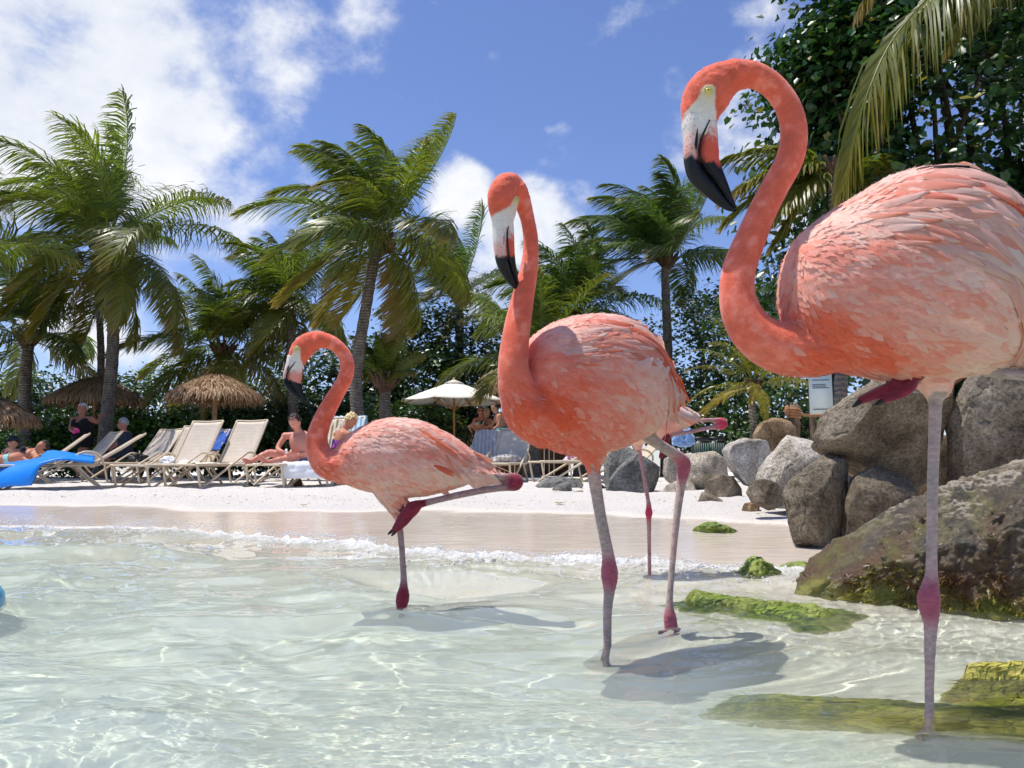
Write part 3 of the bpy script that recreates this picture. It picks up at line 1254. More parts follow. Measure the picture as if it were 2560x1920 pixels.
        add_ell(g, np.array(p) + np.array(nrm) * rm * 0.26, (rm * 0.62, rm * 0.62, rm * 0.34), 20, 10, rot)
        g.obj('iris', M_EYE_Y, eye)
        g = MB()
        add_ell(g, np.array(p) + np.array(nrm) * rm * 0.50, (rm * 0.17, rm * 0.17, rm * 0.13), 12, 8, rot)
        g.obj('pupil', M_EYE_B, eye)

    # claws on the lifted foot
    for cl in S.get('claws', []):
        P, r = path(cl['rows'], cl['lat'], n=8)
        g = MB()
        add_loft(g, P, r, r * 0.7, L3, 8)
        g.c = [np.tile(srgb(40, 28, 30), (g.n, 1))]
        g.obj('claw', M_BEAK, root)

    # wing feathers laid over the trunk
    wing = None

    def lay(px, py, lift, sgn=1, fallback=None):
        p0 = pl.p(px, py)
        hit = bvh.ray_cast(p0 + pl.l * (0.5 * sgn), -pl.l * sgn)
        if hit[0] is None:
            if fallback is None:
                return None
            return p0 + pl.l * fallback
        # push out along the surface normal, mostly sideways
        return hit[0] + (hit[1] * 0.7 + pl.l * sgn * 0.3) * lift

    def feather(x0, y0, dx, dy, length, width, c0, c1, lift0=0.002, lift1=0.010, sgn=1, parent=None, bend=0.0, nm='feather', edge=None, over=0.86):
        nl, nw = 9, 5
        dn_ = math.hypot(dx, dy)
        dx, dy = dx / dn_, dy / dn_
        for sh in (1.0, 0.82, 0.66, 0.5, 0.38):       # keep most of the vane over the body
            e = length * sh * over
            ang = bend * over
            q = pl.p(x0 + (dx * math.cos(ang) - dy * math.sin(ang)) * e, y0 + (dx * math.sin(ang) + dy * math.cos(ang)) * e)
            if bvh.ray_cast(q + pl.l * (0.5 * sgn), -pl.l * sgn)[0] is not None:
                break
        length *= sh
        G = np.zeros((nl, nw, 3))
        last = None
        ok = 0
        for a in range(nl):
            s = a / (nl - 1)
            ang = bend * s
            ddx = dx * math.cos(ang) - dy * math.sin(ang)
            ddy = dx * math.sin(ang) + dy * math.cos(ang)
            cx = x0 + ddx * length * s
            cy = y0 + ddy * length * s
            wprof = math.sin(math.pi * min(1, 0.16 + 0.80 * s)) ** 0.55 * (1 - 0.25 * s) if s < 0.97 else 0.10
            for b_ in range(nw):
                q = (b_ / (nw - 1) - 0.5) * 2
                px = cx - ddy * q * width * 0.5 * wprof
                py = cy + ddx * q * width * 0.5 * wprof
                lf = (lift0 + (lift1 - lift0) * s ** 1.3) * (1 - 0.45 * q * q)
                p = lay(px, py, lf, sgn, last)
                if p is None:
                    return None
                hitlat = (p - pl.O).dot(pl.l)
                if b_ == nw // 2:
                    last = hitlat
                G[a, b_] = p
        # smooth sideways coordinate along the length so that vanes stay stiff
        lt = (G - np.array(pl.O)) @ L3
        sm = lt.copy()
        for _ in range(2):
            sm[1:-1] = 0.25 * sm[:-2] + 0.5 * sm[1:-1] + 0.25 * sm[2:]
        sm = np.where(sgn * sm > sgn * lt, sm, lt)
        G = G + (sm - lt)[..., None] * L3
        V = G.reshape(-1, 3)
        idx = np.arange(nl * nw).reshape(nl, nw)
        F = np.stack([idx[:-1, :-1], idx[:-1, 1:], idx[1:, 1:], idx[1:, :-1]], -1).reshape(-1, 4)
        s = np.repeat(np.linspace(0, 1, nl), nw)
        q = np.tile(np.linspace(-1, 1, nw), nl)
        c = c0[None] * (1 - s[:, None]) + c1[None] * s[:, None]
        ed = (np.abs(q) > 0.8) * 0.22
        c = c * (1 - ed[:, None]) + (edge if edge is not None else np.minimum(c * 1.25, 0.93)) * ed[:, None]
        uv = np.stack([s, q * 0.5 + 0.5], 1)
        return obj(nm, V, F, M_FEATH, parent, c, True, uv)

    W = S.get('wing')
    if W:
        wing = empty('wing', (base.x, base.y, S['base_z']))
        wing.parent = root
        wing.location = (0, 0, 0)
        G = np.array([g[:2] for g in W['guides']], float)
        D = np.array([np.array(g[2:4]) / np.hypot(*g[2:4]) for g in W['guides']], float)
        SZ = np.array([g[4] for g in W['guides']], float) * W.get('size', 1.0)

        def guide(x, y):
            w = 1 / (np.hypot(G[:, 0] - x, G[:, 1] - y) ** 2 + 200)
            w /= w.sum()
            d = (D * w[:, None]).sum(0)
            return d / np.hypot(*d), float((SZ * w).sum())
        from_poly = W['region']
        pts = []
        xs0, ys0 = np.min(from_poly, 0)
        xs1, ys1 = np.max(from_poly, 0)
        tries = 0
        while len(pts) < W['count'] and tries < 30000:
            tries += 1
            x, y = rng.uniform(xs0, xs1), rng.uniform(ys0, ys1)
            if not inside_poly(x, y, from_poly):
                continue
            d, sz = guide(x, y)
            if any(abs(((x - a) * d[0] + (y - b_) * d[1])) < sz * W.get('gap', 0.30) and abs(-(x - a) * d[1] + (y - b_) * d[0]) < sz * W.get('gapw', 0.13) for a, b_, _, _ in pts):
                continue
            pts.append((x, y, d, sz))
        pts.sort(key=lambda p: -(p[0] * 0.8 + p[1] * 0.6))
        pal = W['palette']
        for i, (x, y, d, sz) in enumerate(pts):
            ih = bvh.ray_cast(pl.p(x, y) + pl.l * 0.5, -pl.l)
            loc_c = col[Q[ih[2], 0]] if ih[2] is not None else PINK
            kk_ = np.clip(0.5 + 0.9 * float(fbm(np.array([[x / S['span'] * 5, y / S['span'] * 5, 3.0]]), 2)[0]), 0, 0.999)
            pk1 = pal[rng.choice(len(pal), p=W['weights'])]
            c0 = loc_c * 0.72 + pk1 * 0.28
            mixc = (pk1 * (0.42 + 0.4 * kk_) + loc_c * (0.58 - 0.4 * kk_))
            jit = rng.uniform(0.92, 1.08)
            feather(x, y, d[0] + rng.normal(0, 0.07), d[1] + rng.normal(0, 0.07), sz * rng.uniform(0.85, 1.2), sz * W.get('aspect', 0.30) * 0.72 * rng.uniform(0.75, 1.2),
                    np.clip(c0 * jit, 0, .93), np.clip(mixc * jit, 0, .93), 0.0008, 0.75 * W.get('lift', 0.008) * sz / 120, 1, wing, rng.normal(0.12, 0.10))
        for ex_ in W.get('extra', []):
            feather(*ex_[:6], ex_[6], ex_[7], 0.002, ex_[8] if len(ex_) > 8 else 0.012, 1, wing, ex_[9] if len(ex_) > 9 else 0.2, 'feather', None, ex_[10] if len(ex_) > 10 else (0.6 if ex_[6] is BLACK else 0.86))
    # far wing, hidden side, so that the bird is whole
        for i in range(W.get('far', 0)):
            x, y, d, sz = pts[rng.randint(len(pts))]
            c0 = pal[rng.choice(len(pal), p=W['weights'])]
            feather(x, y, d[0], d[1], sz, sz * 0.34, c0, c0, 0.0015, 0.008, -1, wing)
    tail = None
    for tf in S.get('tail', []):
        feather(*tf[:6], tf[6], tf[7], 0.001, 0.004, 1, root, tf[8] if len(tf) > 8 else 0.0, 'tail_feather', None, 0.35)

    # contour feathers: small overlapping vanes over breast, belly and sides (too many to list singly)
    ncf = S.get('contour', 0)
    if ncf:
        okv = np.where((neckness < 0.55) & (lg < 0.1) & (hmask < 0.1))[0]
        near_w = np.where((NV[okv] @ L3) > -0.25, 1.0, 0.25)
        pick = rng.choice(okv, ncf, p=near_w / near_w.sum())
        hv = np.array(pl.h)
        u = np.linspace(0, 1, 5)
        w_ = np.array([-1.0, 0.0, 1.0])
        prof = np.array([0.35, 0.85, 1.0, 0.72, 0.12])
        VV, CC, UV = [], [], []
        size0 = S['cf_size']
        for v in pick:
            n = NV[v]
            p = V2[v]
            fl = hv * 0.9 + np.array([0, 0, -0.42]) + rng.normal(0, 0.12, 3)
            fl = fl - (fl @ n) * n
            nl_ = np.linalg.norm(fl)
            if nl_ < 0.1:
                continue
            fl /= nl_
            sd = np.cross(n, fl)
            back = np.clip((XY[v, 0] - S['slices'][0][0]) / (S['slices'][-1][0] - S['slices'][0][0]), 0, 1)
            L_ = size0 * (0.65 + 0.95 * back) * rng.uniform(0.8, 1.25)
            wd_ = L_ * rng.uniform(0.14, 0.20)
            c = col[v]
            r_ = rng.rand()
            if r_ < 0.15 + 0.25 * cc[v]:
                c = c * 0.66 + (CORAL * 0.75 + ORANGE * 0.25) * 0.34
            elif r_ < 0.46:
                c = c * 0.70 + PALE * 0.30
            c = c * rng.uniform(0.96, 1.06)
            for a in range(5):
                for b_ in range(3):
                    q = p + fl * L_ * u[a] + sd * wd_ * w_[b_] * prof[a]
                    hit = bvh.find_nearest(Vector(q))
                    lf = -0.0006 + 0.0034 * u[a] ** 1.5 * (1.0 if b_ == 1 else 0.72)
                    VV.append(np.array(hit[0]) + np.array(hit[1]) * lf)
                    CC.append(c * (1.0 + 0.07 * u[a]) * (1.0 if b_ == 1 else 0.97))
                    UV.append((u[a], w_[b_] * 0.5 + 0.5))
        m_ = len(VV) // 15
        idx = np.arange(15).reshape(5, 3)
        F0 = np.stack([idx[:-1, :-1], idx[:-1, 1:], idx[1:, 1:], idx[1:, :-1]], -1).reshape(-1, 4)
        FF = (F0[None] + (np.arange(m_) * 15)[:, None, None]).reshape(-1, 4)
        cf = obj('contour_feathers', np.array(VV), FF, M_CONT, root, np.clip(np.array(CC) * 1.06, 0.003, 0.94), True, np.array(UV))
        cf['kind'] = 'stuff'

    # loose down: fine strands that soften the outline
    nd = S.get('down', 0)
    if nd:
        fi = rng.randint(0, len(Q), nd * 3)
        ok = (lg[Q[fi, 0]] < 0.2)
        fi = fi[ok][:nd]
        c = V2[Q[fi]].mean(1)
        nrm = NV[Q[fi, 0]]
        cl = col[Q[fi, 0]]
        hv = np.array(pl.h)
        nk_ = neckness[Q[fi, 0]]
        hm = hmask[Q[fi, 0]]
        flowd = hv[None] * 0.8 + np.array([0, 0, -0.35])[None]
        flowd = flowd * (1 - nk_)[:, None] + np.array([0.1, 0, -1.0])[None] * nk_[:, None] * 0.8
        flowd = flowd - (flowd * nrm).sum(1)[:, None] * nrm
        ln_ = rng.uniform(0.4, 1.0, len(fi)) * (0.012 * (1 - np.maximum(nk_, hm)) + 0.0052 * np.maximum(nk_, hm)) * S.get('down_len', 1.0)
        dirn = flowd / (np.linalg.norm(flowd, axis=1)[:, None] + 1e-6) + nrm * rng.uniform(0.1, 0.55, len(fi))[:, None] + rng.normal(0, 0.18, (len(fi), 3))
        dirn /= np.linalg.norm(dirn, axis=1)[:, None]
        sidev = np.cross(dirn, nrm)
        sidev /= np.linalg.norm(sidev, axis=1)[:, None] + 1e-9
        wd = (0.0005 + 0.07 * ln_)[:, None]
        a0 = c + sidev * wd * 0.5 - nrm * 0.0006
        a1 = c - sidev * wd * 0.5 - nrm * 0.0006
        a2 = c + dirn * ln_[:, None]
        VV = np.stack([a0, a1, a2], 1).reshape(-1, 3)
        TT = np.arange(len(VV)).reshape(-1, 3)
        CC = np.repeat(np.clip(cl * rng.uniform(0.92, 1.2, (len(fi), 1)), 0, 0.94), 3, 0)
        dn_o = obj('down', VV, TT, M_DOWN, root, CC)
        dn_o['kind'] = 'stuff'
    return root


def inside_poly(x, y, poly):
    c = False
    n = len(poly)
    j = n - 1
    for i in range(n):
        xi, yi = poly[i]
        xj, yj = poly[j]
        if (yi > y) != (yj > y) and x < (xj - xi) * (y - yi) / (yj - yi + 1e-12) + xi:
            c = not c
        j = i
    return c


FP = [np.array(c) for c in (srgb(252, 210, 192), srgb(248, 172, 148), srgb(244, 132, 92), srgb(232, 96, 46), srgb(253, 228, 212))]


def underwater_leg(pl, px, lat, wl_px, w):
    """rows that carry a leg from the water line down to the sea bed, and the bed height there"""
    p = pl.p(px, wl_px, lat)
    zb = gz(p.x, p.y)
    # pixel row of the bed point below
    d = p.z - zb
    # the toes have worked down into the soft bottom
    return wl_px + (d + 0.045) / pl.m(px, wl_px), zb - 0.045


# --- right-hand bird, nearest
plR = Plane(2323, 1788, at_z(2323, 1788, 0.0).y, R(2))
yb, zbR = underwater_leg(plR, 2323, 0.0, 1788, 21)
R_spec = dict(
    foot_below=958, foot_left=2285, plane=plR, base=(2323, 1788), base_z=zbR, seed=3, voxel=0.0042, smooth=4, span=520.0, mid=(2250, 700), fat=0.36, shear=-0.5,
    label='largest pink flamingo at the right, one leg tucked up, neck curved over',
    slices=[(1962, 690, 800), (1972, 645, 840), (1990, 608, 872), (2025, 570, 902), (2080, 534, 922), (2150, 492, 940), (2220, 452, 952), (2300, 430, 958),
            (2380, 430, 948), (2450, 462, 928), (2520, 535, 905), (2580, 620, 880), (2650, 720, 850), (2730, 800, 825)],
    neck=[(1830, 190, 90), (1860, 186, 74), (1890, 189, 68), (1936, 219, 64), (1972, 272, 66), (1985, 335, 69), (1973, 401, 71), (1938, 466, 71), (1903, 535, 73), (1869, 615, 80),
          (1848, 671, 84), (1842, 726, 88), (1851, 776, 98), (1876, 822, 110), (1916, 856, 122), (1975, 872, 138), (2050, 862, 150), (2120, 830, 160)],
    head=[(1858, 186, 70), (1836, 187, 82), (1812, 198, 100), (1786, 216, 116), (1766, 242, 122), (1753, 270, 110), (1748, 300, 96), (1746, 325, 86), (1746, 345, 72)],
    head_fat=0.62,
    thighs=[dict(lat=0.0, rows=[(2325, 860, 220), (2330, 920, 170), (2336, 955, 108), (2339, 980, 66), (2339, 1000, 38)]),
            dict(lat=0.045, rows=[(2480, 820, 150), (2540, 880, 110), (2600, 905, 74), (2650, 925, 40)])],
    legs=[dict(lat=0.0, n=130, rows=[(2336, 900, 26), (2339, 985, 31), (2336, 1090, 28), (2332, 1201, 26), (2330, 1330, 25), (2329, 1425, 27), (2326, 1462, 38), (2322, 1500, 52), (2325, 1535, 42), (2327, 1565, 31),
                                     (2325, 1620, 26), (2324, 1690, 22), (2323, 1788, 21), (2323, yb - 10, 21), (2323, yb, 24)], joints=[(2323, 1500, 72)], clip=[(2200, 300, 2450, 982)]),
          dict(lat=0.045, deep=1, clip=[(2200, 300, 2625, 912), (2200, 300, 2425, 960)], rows=[(2560, 900, 40), (2650, 925, 34), (2750, 952, 30), (2790, 965, 42), (2775, 985, 38), (2700, 972, 28), (2600, 955, 26), (2500, 944, 26), (2430, 930, 24, 0.02), (2350, 912, 24, 0.0), (2285, 934, 24, 0.0)], joints=[(2785, 970, 60)])],
    toes=[dict(lat=0.02, rows=[(2285, 940, 26, 0.0), (2260, 955, 34, 0.015), (2230, 968, 36, 0.02), (2180, 988, 28, 0.02), (2140, 1005, 20, 0.02), (2126, 1012, 10, 0.02)]),
          dict(lat=0.035, rows=[(2280, 944, 24, 0.0), (2262, 962, 28, 0.03), (2240, 982, 30, 0.035), (2200, 1000, 22, 0.035), (2172, 1010, 12, 0.035)]),
          dict(lat=0.005, rows=[(2285, 942, 24), (2262, 952, 26), (2215, 968, 24), (2165, 990, 20), (2140, 1000, 12)]),
          dict(lat=0.0, rows=[(2323, yb - 4, 22), (2270, yb, 20), (2200, yb + 6, 12)]),
          dict(lat=0.04, rows=[(2323, yb - 4, 22), (2290, yb + 4, 18), (2240, yb + 10, 12)]),
          dict(lat=-0.04, rows=[(2323, yb - 4, 22), (2270, yb, 18), (2230, yb, 12)])],
    claws=[dict(lat=0.022, rows=[(2137, 1006, 15), (2128, 1013, 12), (2118, 1020, 4)]), dict(lat=0.037, rows=[(2182, 1006, 13), (2173, 1012, 11), (2164, 1017, 4)])],
    chest=[(2010, 895, 125, 1.0), (2110, 900, 110, 0.75), (1980, 820, 90, 0.5), (2060, 840, 150, 0.45)],
    pale=[(2020, 600, 70, 0.9), (2180, 480, 120, 0.8), (2330, 450, 120, 0.7), (2390, 960, 110, 0.5), (2480, 880, 130, 0.6), (2340, 985, 40, 0.7)],  # back patches paint the sunlit highlight into the colour; others are paler plumage
    face=[([(1760, 246), (1758, 264), (1748, 300), (1747, 350)], [19, 21, 44, 60])],
    eye=(1760, 245, 13.5),
    patch=[(2545, 900, 46, srgb(190, 70, 52), 0.85)],
    upper_beak=[(1737, 296, 66), (1731, 318, 56), (1729, 342, 44), (1726, 376, 37), (1728, 402, 37), (1736, 428, 43), (1749, 448, 45), (1773, 472, 40), (1799, 499, 30), (1820, 517, 20), (1833, 524, 12), (1841, 526, 5)],
    lower_beak=[(1772, 312, 42), (1773, 345, 44), (1770, 378, 56), (1772, 402, 54), (1782, 424, 48), (1795, 446, 38), (1810, 472, 28), (1823, 496, 19), (1834, 512, 11), (1839, 520, 5)],
    gape=[(1767, 311, 3), (1756, 335, 5), (1746, 360, 6), (1742, 384, 7), (1745, 404, 6), (1757, 422, 5), (1772, 440, 4), (1792, 463, 3), (1814, 490, 3), (1832, 513, 2)],
    nostril=[(1737, 332, 2), (1735, 352, 7), (1733, 372, 8), (1734, 384, 3)],
    speck=0.6, beak_half=0.0215, black_line=(1700, 393, 1800, 421), low_red=(-0.19, -0.09),
    wing=dict(count=105, size=1.5, palette=FP, weights=[0.32, 0.24, 0.16, 0.08, 0.20], lift=0.010, gap=0.30, gapw=0.11, aspect=0.27, far=12,
              region=[(2080, 590), (2170, 500), (2260, 446), (2360, 440), (2450, 480), (2530, 590), (2560, 720), (2520, 800), (2440, 780), (2330, 720), (2220, 680), (2130, 650)],
              guides=[(2060, 590, 1, -.35, 50), (2200, 480, 1, -.12, 90), (2330, 452, 1, .22, 120), (2450, 520, 1, .75, 150), (2540, 640, .6, 1, 170), (2200, 620, 1, .12, 80), (2320, 590, 1, .42, 120),
                      (2420, 660, .75, 1, 150), (2480, 790, .42, 1, 160), (2300, 720, 1, .5, 100), (2150, 660, 1, .15, 60)],
              extra=[(2340, 442, 1, .16, 170, 14, BLACK, BLACK, 0.022, 0.35), (2245, 452, 1, -.05, 110, 9, BLACK, BLACK, 0.012, 0.2), (2385, 452, 1, .40, 150, 15, BLACK, BLACK, 0.024, 0.35),
                     (2440, 505, 1, .80, 160, 18, BLACK, BLACK, 0.026, 0.3), (2490, 560, .8, 1, 160, 20, BLACK, BLACK, 0.024, 0.15),
                     (2360, 520, 1, .42, 210, 28, FP[3], FP[3], 0.016, 0.4), (2400, 580, 1, .8, 230, 30, FP[3], FP[2], 0.016, 0.3), (2440, 560, 1, .95, 240, 30, FP[2], FP[3], 0.014, 0.25),
                     (2350, 470, 1, .3, 200, 32, FP[1], FP[0], 0.018, 0.45), (2380, 640, .9, 1, 220, 34, FP[4], FP[0], 0.012, 0.2), (2420, 700, .7, 1, 240, 36, FP[0], srgb(246, 190, 140), 0.012, 0.12),
                     (2460, 690, .6, 1, 260, 34, FP[2], FP[0], 0.012, 0.1), (2370, 690, .8, 1, 200, 30, FP[0], srgb(246, 190, 140), 0.010, 0.15),
                     (2330, 438, 1, .02, 150, 24, FP[1], FP[0], 0.020, 0.2, 0.5), (2352, 437, 1, .04, 150, 12, BLACK, BLACK, 0.016, 0.2, 0.45), (2380, 442, 1, .2, 150, 26, FP[4], FP[1], 0.022, 0.2, 0.5), (2408, 450, 1, .28, 140, 14, BLACK, BLACK, 0.018, 0.2, 0.42),
                     (2425, 466, 1, .42, 150, 26, FP[1], FP[2], 0.022, 0.2, 0.5), (2455, 490, 1, .55, 140, 16, BLACK, BLACK, 0.018, 0.2, 0.42), (2468, 512, 1, .66, 160, 28, FP[0], FP[1], 0.022, 0.2, 0.5), (2500, 545, .9, .9, 150, 16, BLACK, BLACK, 0.018, 0.15, 0.42),
                     (2440, 540, 1, .8, 230, 32, FP[1], FP[3], 0.022, 0.2, 0.7), (2400, 500, 1, .55, 220, 30, FP[4], FP[2], 0.022, 0.3, 0.75)]),
    down=26000, contour=2100, cf_size=0.050)
flamingo(R_spec)

# --- middle bird, breast towards the camera
plM = Plane(1504, 1622, at_z(1504, 1622, 0.0).y, R(38))
ybM, zbM = underwater_leg(plM, 1504, 0.0, 1622, 21)
p2 = plM.p(1706, 1590, -0.05)
M_spec = dict(
    plane=plM, base=(1504, 1622), base_z=zbM, seed=9, voxel=0.0046, smooth=4, span=400.0, mid=(1480, 950), fat=0.36, shear=-0.4,
    label='middle pink flamingo walking towards the camera with upright neck and lowered beak',
    slices=[(1318, 905, 1010), (1326, 868, 1050), (1345, 838, 1085), (1375, 815, 1115), (1415, 797, 1134), (1460, 788, 1140), (1510, 787, 1130), (1555, 800, 1113), (1595, 833, 1095), (1630, 880, 1070), (1660, 925, 1040), (1690, 968, 1005)],
    neck=[(1288, 470, 60), (1304, 500, 48), (1318, 545, 38), (1326, 590, 39), (1327, 630, 41), (1321, 680, 47), (1310, 730, 55), (1298, 790, 63), (1287, 860, 70), (1283, 920, 76), (1294, 978, 92), (1322, 1030, 125), (1370, 1045, 160)],
    head=[(1298, 478, 50), (1284, 464, 66), (1268, 472, 84), (1258, 497, 92), (1256, 522, 84), (1256, 548, 68), (1258, 575, 58)],
    head_fat=0.66,
    thighs=[dict(lat=0.02, rows=[(1450, 1040, 190), (1462, 1100, 130), (1467, 1135, 82), (1468, 1158, 50), (1469, 1172, 34)]),
            dict(lat=-0.04, rows=[(1560, 1000, 140), (1610, 1050, 80), (1640, 1080, 40)])],
    legs=[dict(lat=0.02, n=120, rows=[(1466, 1120, 26), (1469, 1166, 33), (1478, 1230, 30), (1488, 1290, 28), (1500, 1350, 28), (1507, 1390, 31), (1510, 1431, 41), (1510, 1460, 34), (1509, 1480, 27), (1505, 1529, 22), (1504, 1622, 21), (1504, ybM - 10, 21), (1504, ybM, 24)], joints=[(1510, 1431, 52)], clip=[(1350, 700, 1580, 1163)]),
          dict(lat=-0.04, n=120, rows=[(1600, 1040, 34), (1640, 1086, 30), (1690, 1120, 27), (1722, 1142, 31), (1736, 1160, 37), (1733, 1190, 29), (1728, 1225, 22), (1716, 1323, 18), (1705, 1454, 16), (1701, 1515, 19), (1702, 1545, 31), (1705, 1570, 33), (1708, 1600, 36), (1705, 1620, 44)], joints=[(1734, 1168, 46), (1703, 1565, 50)], clip=[(1500, 700, 1640, 1080)])],
    toes=[dict(lat=0.02, rows=[(1504, ybM - 3, 20), (1460, ybM + 4, 16), (1420, ybM + 12, 9)]), dict(lat=0.05, rows=[(1504, ybM - 3, 20), (1480, ybM + 10, 16), (1450, ybM + 22, 9)]),
          dict(lat=-0.04, rows=[(1706, 1604, 34), (1690, 1632, 22), (1670, 1655, 12)]), dict(lat=-0.02, rows=[(1706, 1604, 30), (1706, 1640, 18), (1700, 1662, 10)])],
    chest=[(1290, 1010, 95, 1.0), (1330, 1075, 110, 1.0), (1400, 1110, 100, 0.85), (1350, 990, 130, 0.7), (1450, 1070, 120, 0.5)],
    pale=[(1560, 960, 80, 1.0), (1620, 1010, 80, 1.0), (1380, 840, 60, 0.6), (1500, 790, 80, 0.5), (1468, 1150, 40, 0.6), (1560, 1080, 60, 0.6)],
    face=[([(1277, 510), (1270, 528), (1258, 552), (1258, 590)], [11, 14, 32, 46])],
    eye=(1274, 507, 9.5),
    patch=[(1668, 1020, 34, srgb(196, 72, 58), 0.8), (1650, 1055, 26, srgb(196, 72, 58), 0.8)],
    upper_beak=[(1248, 545, 44), (1249, 565, 38), (1249, 600, 33), (1251, 630, 31), (1256, 655, 33), (1266, 680, 30), (1278, 702, 22), (1289, 717, 13), (1296, 724, 4)],
    lower_beak=[(1268, 555, 30), (1270, 580, 30), (1270, 605, 33), (1272, 630, 31), (1276, 652, 26), (1282, 675, 19), (1289, 697, 13), (1294, 712, 8), (1297, 720, 4)],
    gape=[(1262, 562, 2), (1258, 585, 3), (1258, 610, 4), (1261, 632, 4), (1265, 652, 3), (1273, 674, 3), (1283, 697, 2), (1292, 715, 2)],
    nostril=[(1250, 585, 1.5), (1249, 600, 3), (1249, 615, 1.5)],
    beak_half=0.0185, black_line=(1230, 640, 1300, 645), low_red=(-0.16, -0.08),
    wing=dict(count=100, size=1.4, palette=FP, weights=[0.24, 0.28, 0.20, 0.15, 0.13], lift=0.009, gap=0.30, gapw=0.11, aspect=0.28, far=12,
              region=[(1345, 880), (1400, 822), (1470, 800), (1550, 815), (1610, 865), (1650, 930), (1660, 985), (1620, 985), (1560, 930), (1500, 900), (1420, 905), (1360, 930)],
              guides=[(1360, 870, 1, -.40, 46), (1450, 805, 1, -.05, 70), (1540, 820, 1, .40, 95), (1610, 880, .8, 1, 110), (1650, 960, .55, 1, 110), (1440, 870, 1, -.08, 62), (1520, 880, 1, .30, 85), (1580, 930, .75, 1, 100), (1380, 920, 1, -.25, 44)],
              extra=[(1520, 850, 1, .55, 150, 18, FP[3], FP[3], 0.012, 0.35), (1550, 880, .9, 1, 150, 18, FP[3], FP[2], 0.012, 0.25), (1490, 830, 1, .2, 140, 18, FP[3], FP[2], 0.012, 0.4), (1570, 930, .7, 1, 130, 20, FP[2], FP[0], 0.01, 0.2),
                     (1490, 935, 1, -.15, 60, 30, PALE, FP[4], 0.008, -0.3), (1520, 945, 1, -.2, 62, 30, PALE, FP[4], 0.008, -0.3), (1548, 955, 1, -.2, 60, 30, PALE, FP[4], 0.009, -0.3), (1575, 968, 1, 0, 60, 30, PALE, FP[4], 0.009, -0.3), (1596, 985, 1, .3, 58, 30, PALE, FP[4], 0.008, -0.2),
                     (1540, 790, 1, .25, 120, 18, FP[4], FP[0], 0.012, 0.25),
                     (1560, 812, 1, .35, 110, 18, FP[4], FP[1], 0.016, 0.2, 0.5), (1590, 842, 1, .7, 110, 18, FP[1], FP[0], 0.016, 0.2, 0.5), (1615, 875, .8, 1, 110, 18, FP[2], FP[3], 0.014, 0.1, 0.5), (1540, 860, 1, .6, 150, 20, FP[0], FP[3], 0.014, 0.3, 0.8), (1560, 900, .8, 1, 150, 20, FP[4], FP[2], 0.014, 0.2, 0.8)]),
    tail=[(1655, 935, .75, 1, 80, 22, FP[3], FP[3]), (1665, 950, .8, 1, 70, 20, FP[2], FP[3]), (1670, 955, 1, .8, 62, 12, BLACK, BLACK), (1668, 965, .6, 1, 62, 20, FP[2], FP[2])],
    down=20000, contour=1700, cf_size=0.048)
flamingo(M_spec)

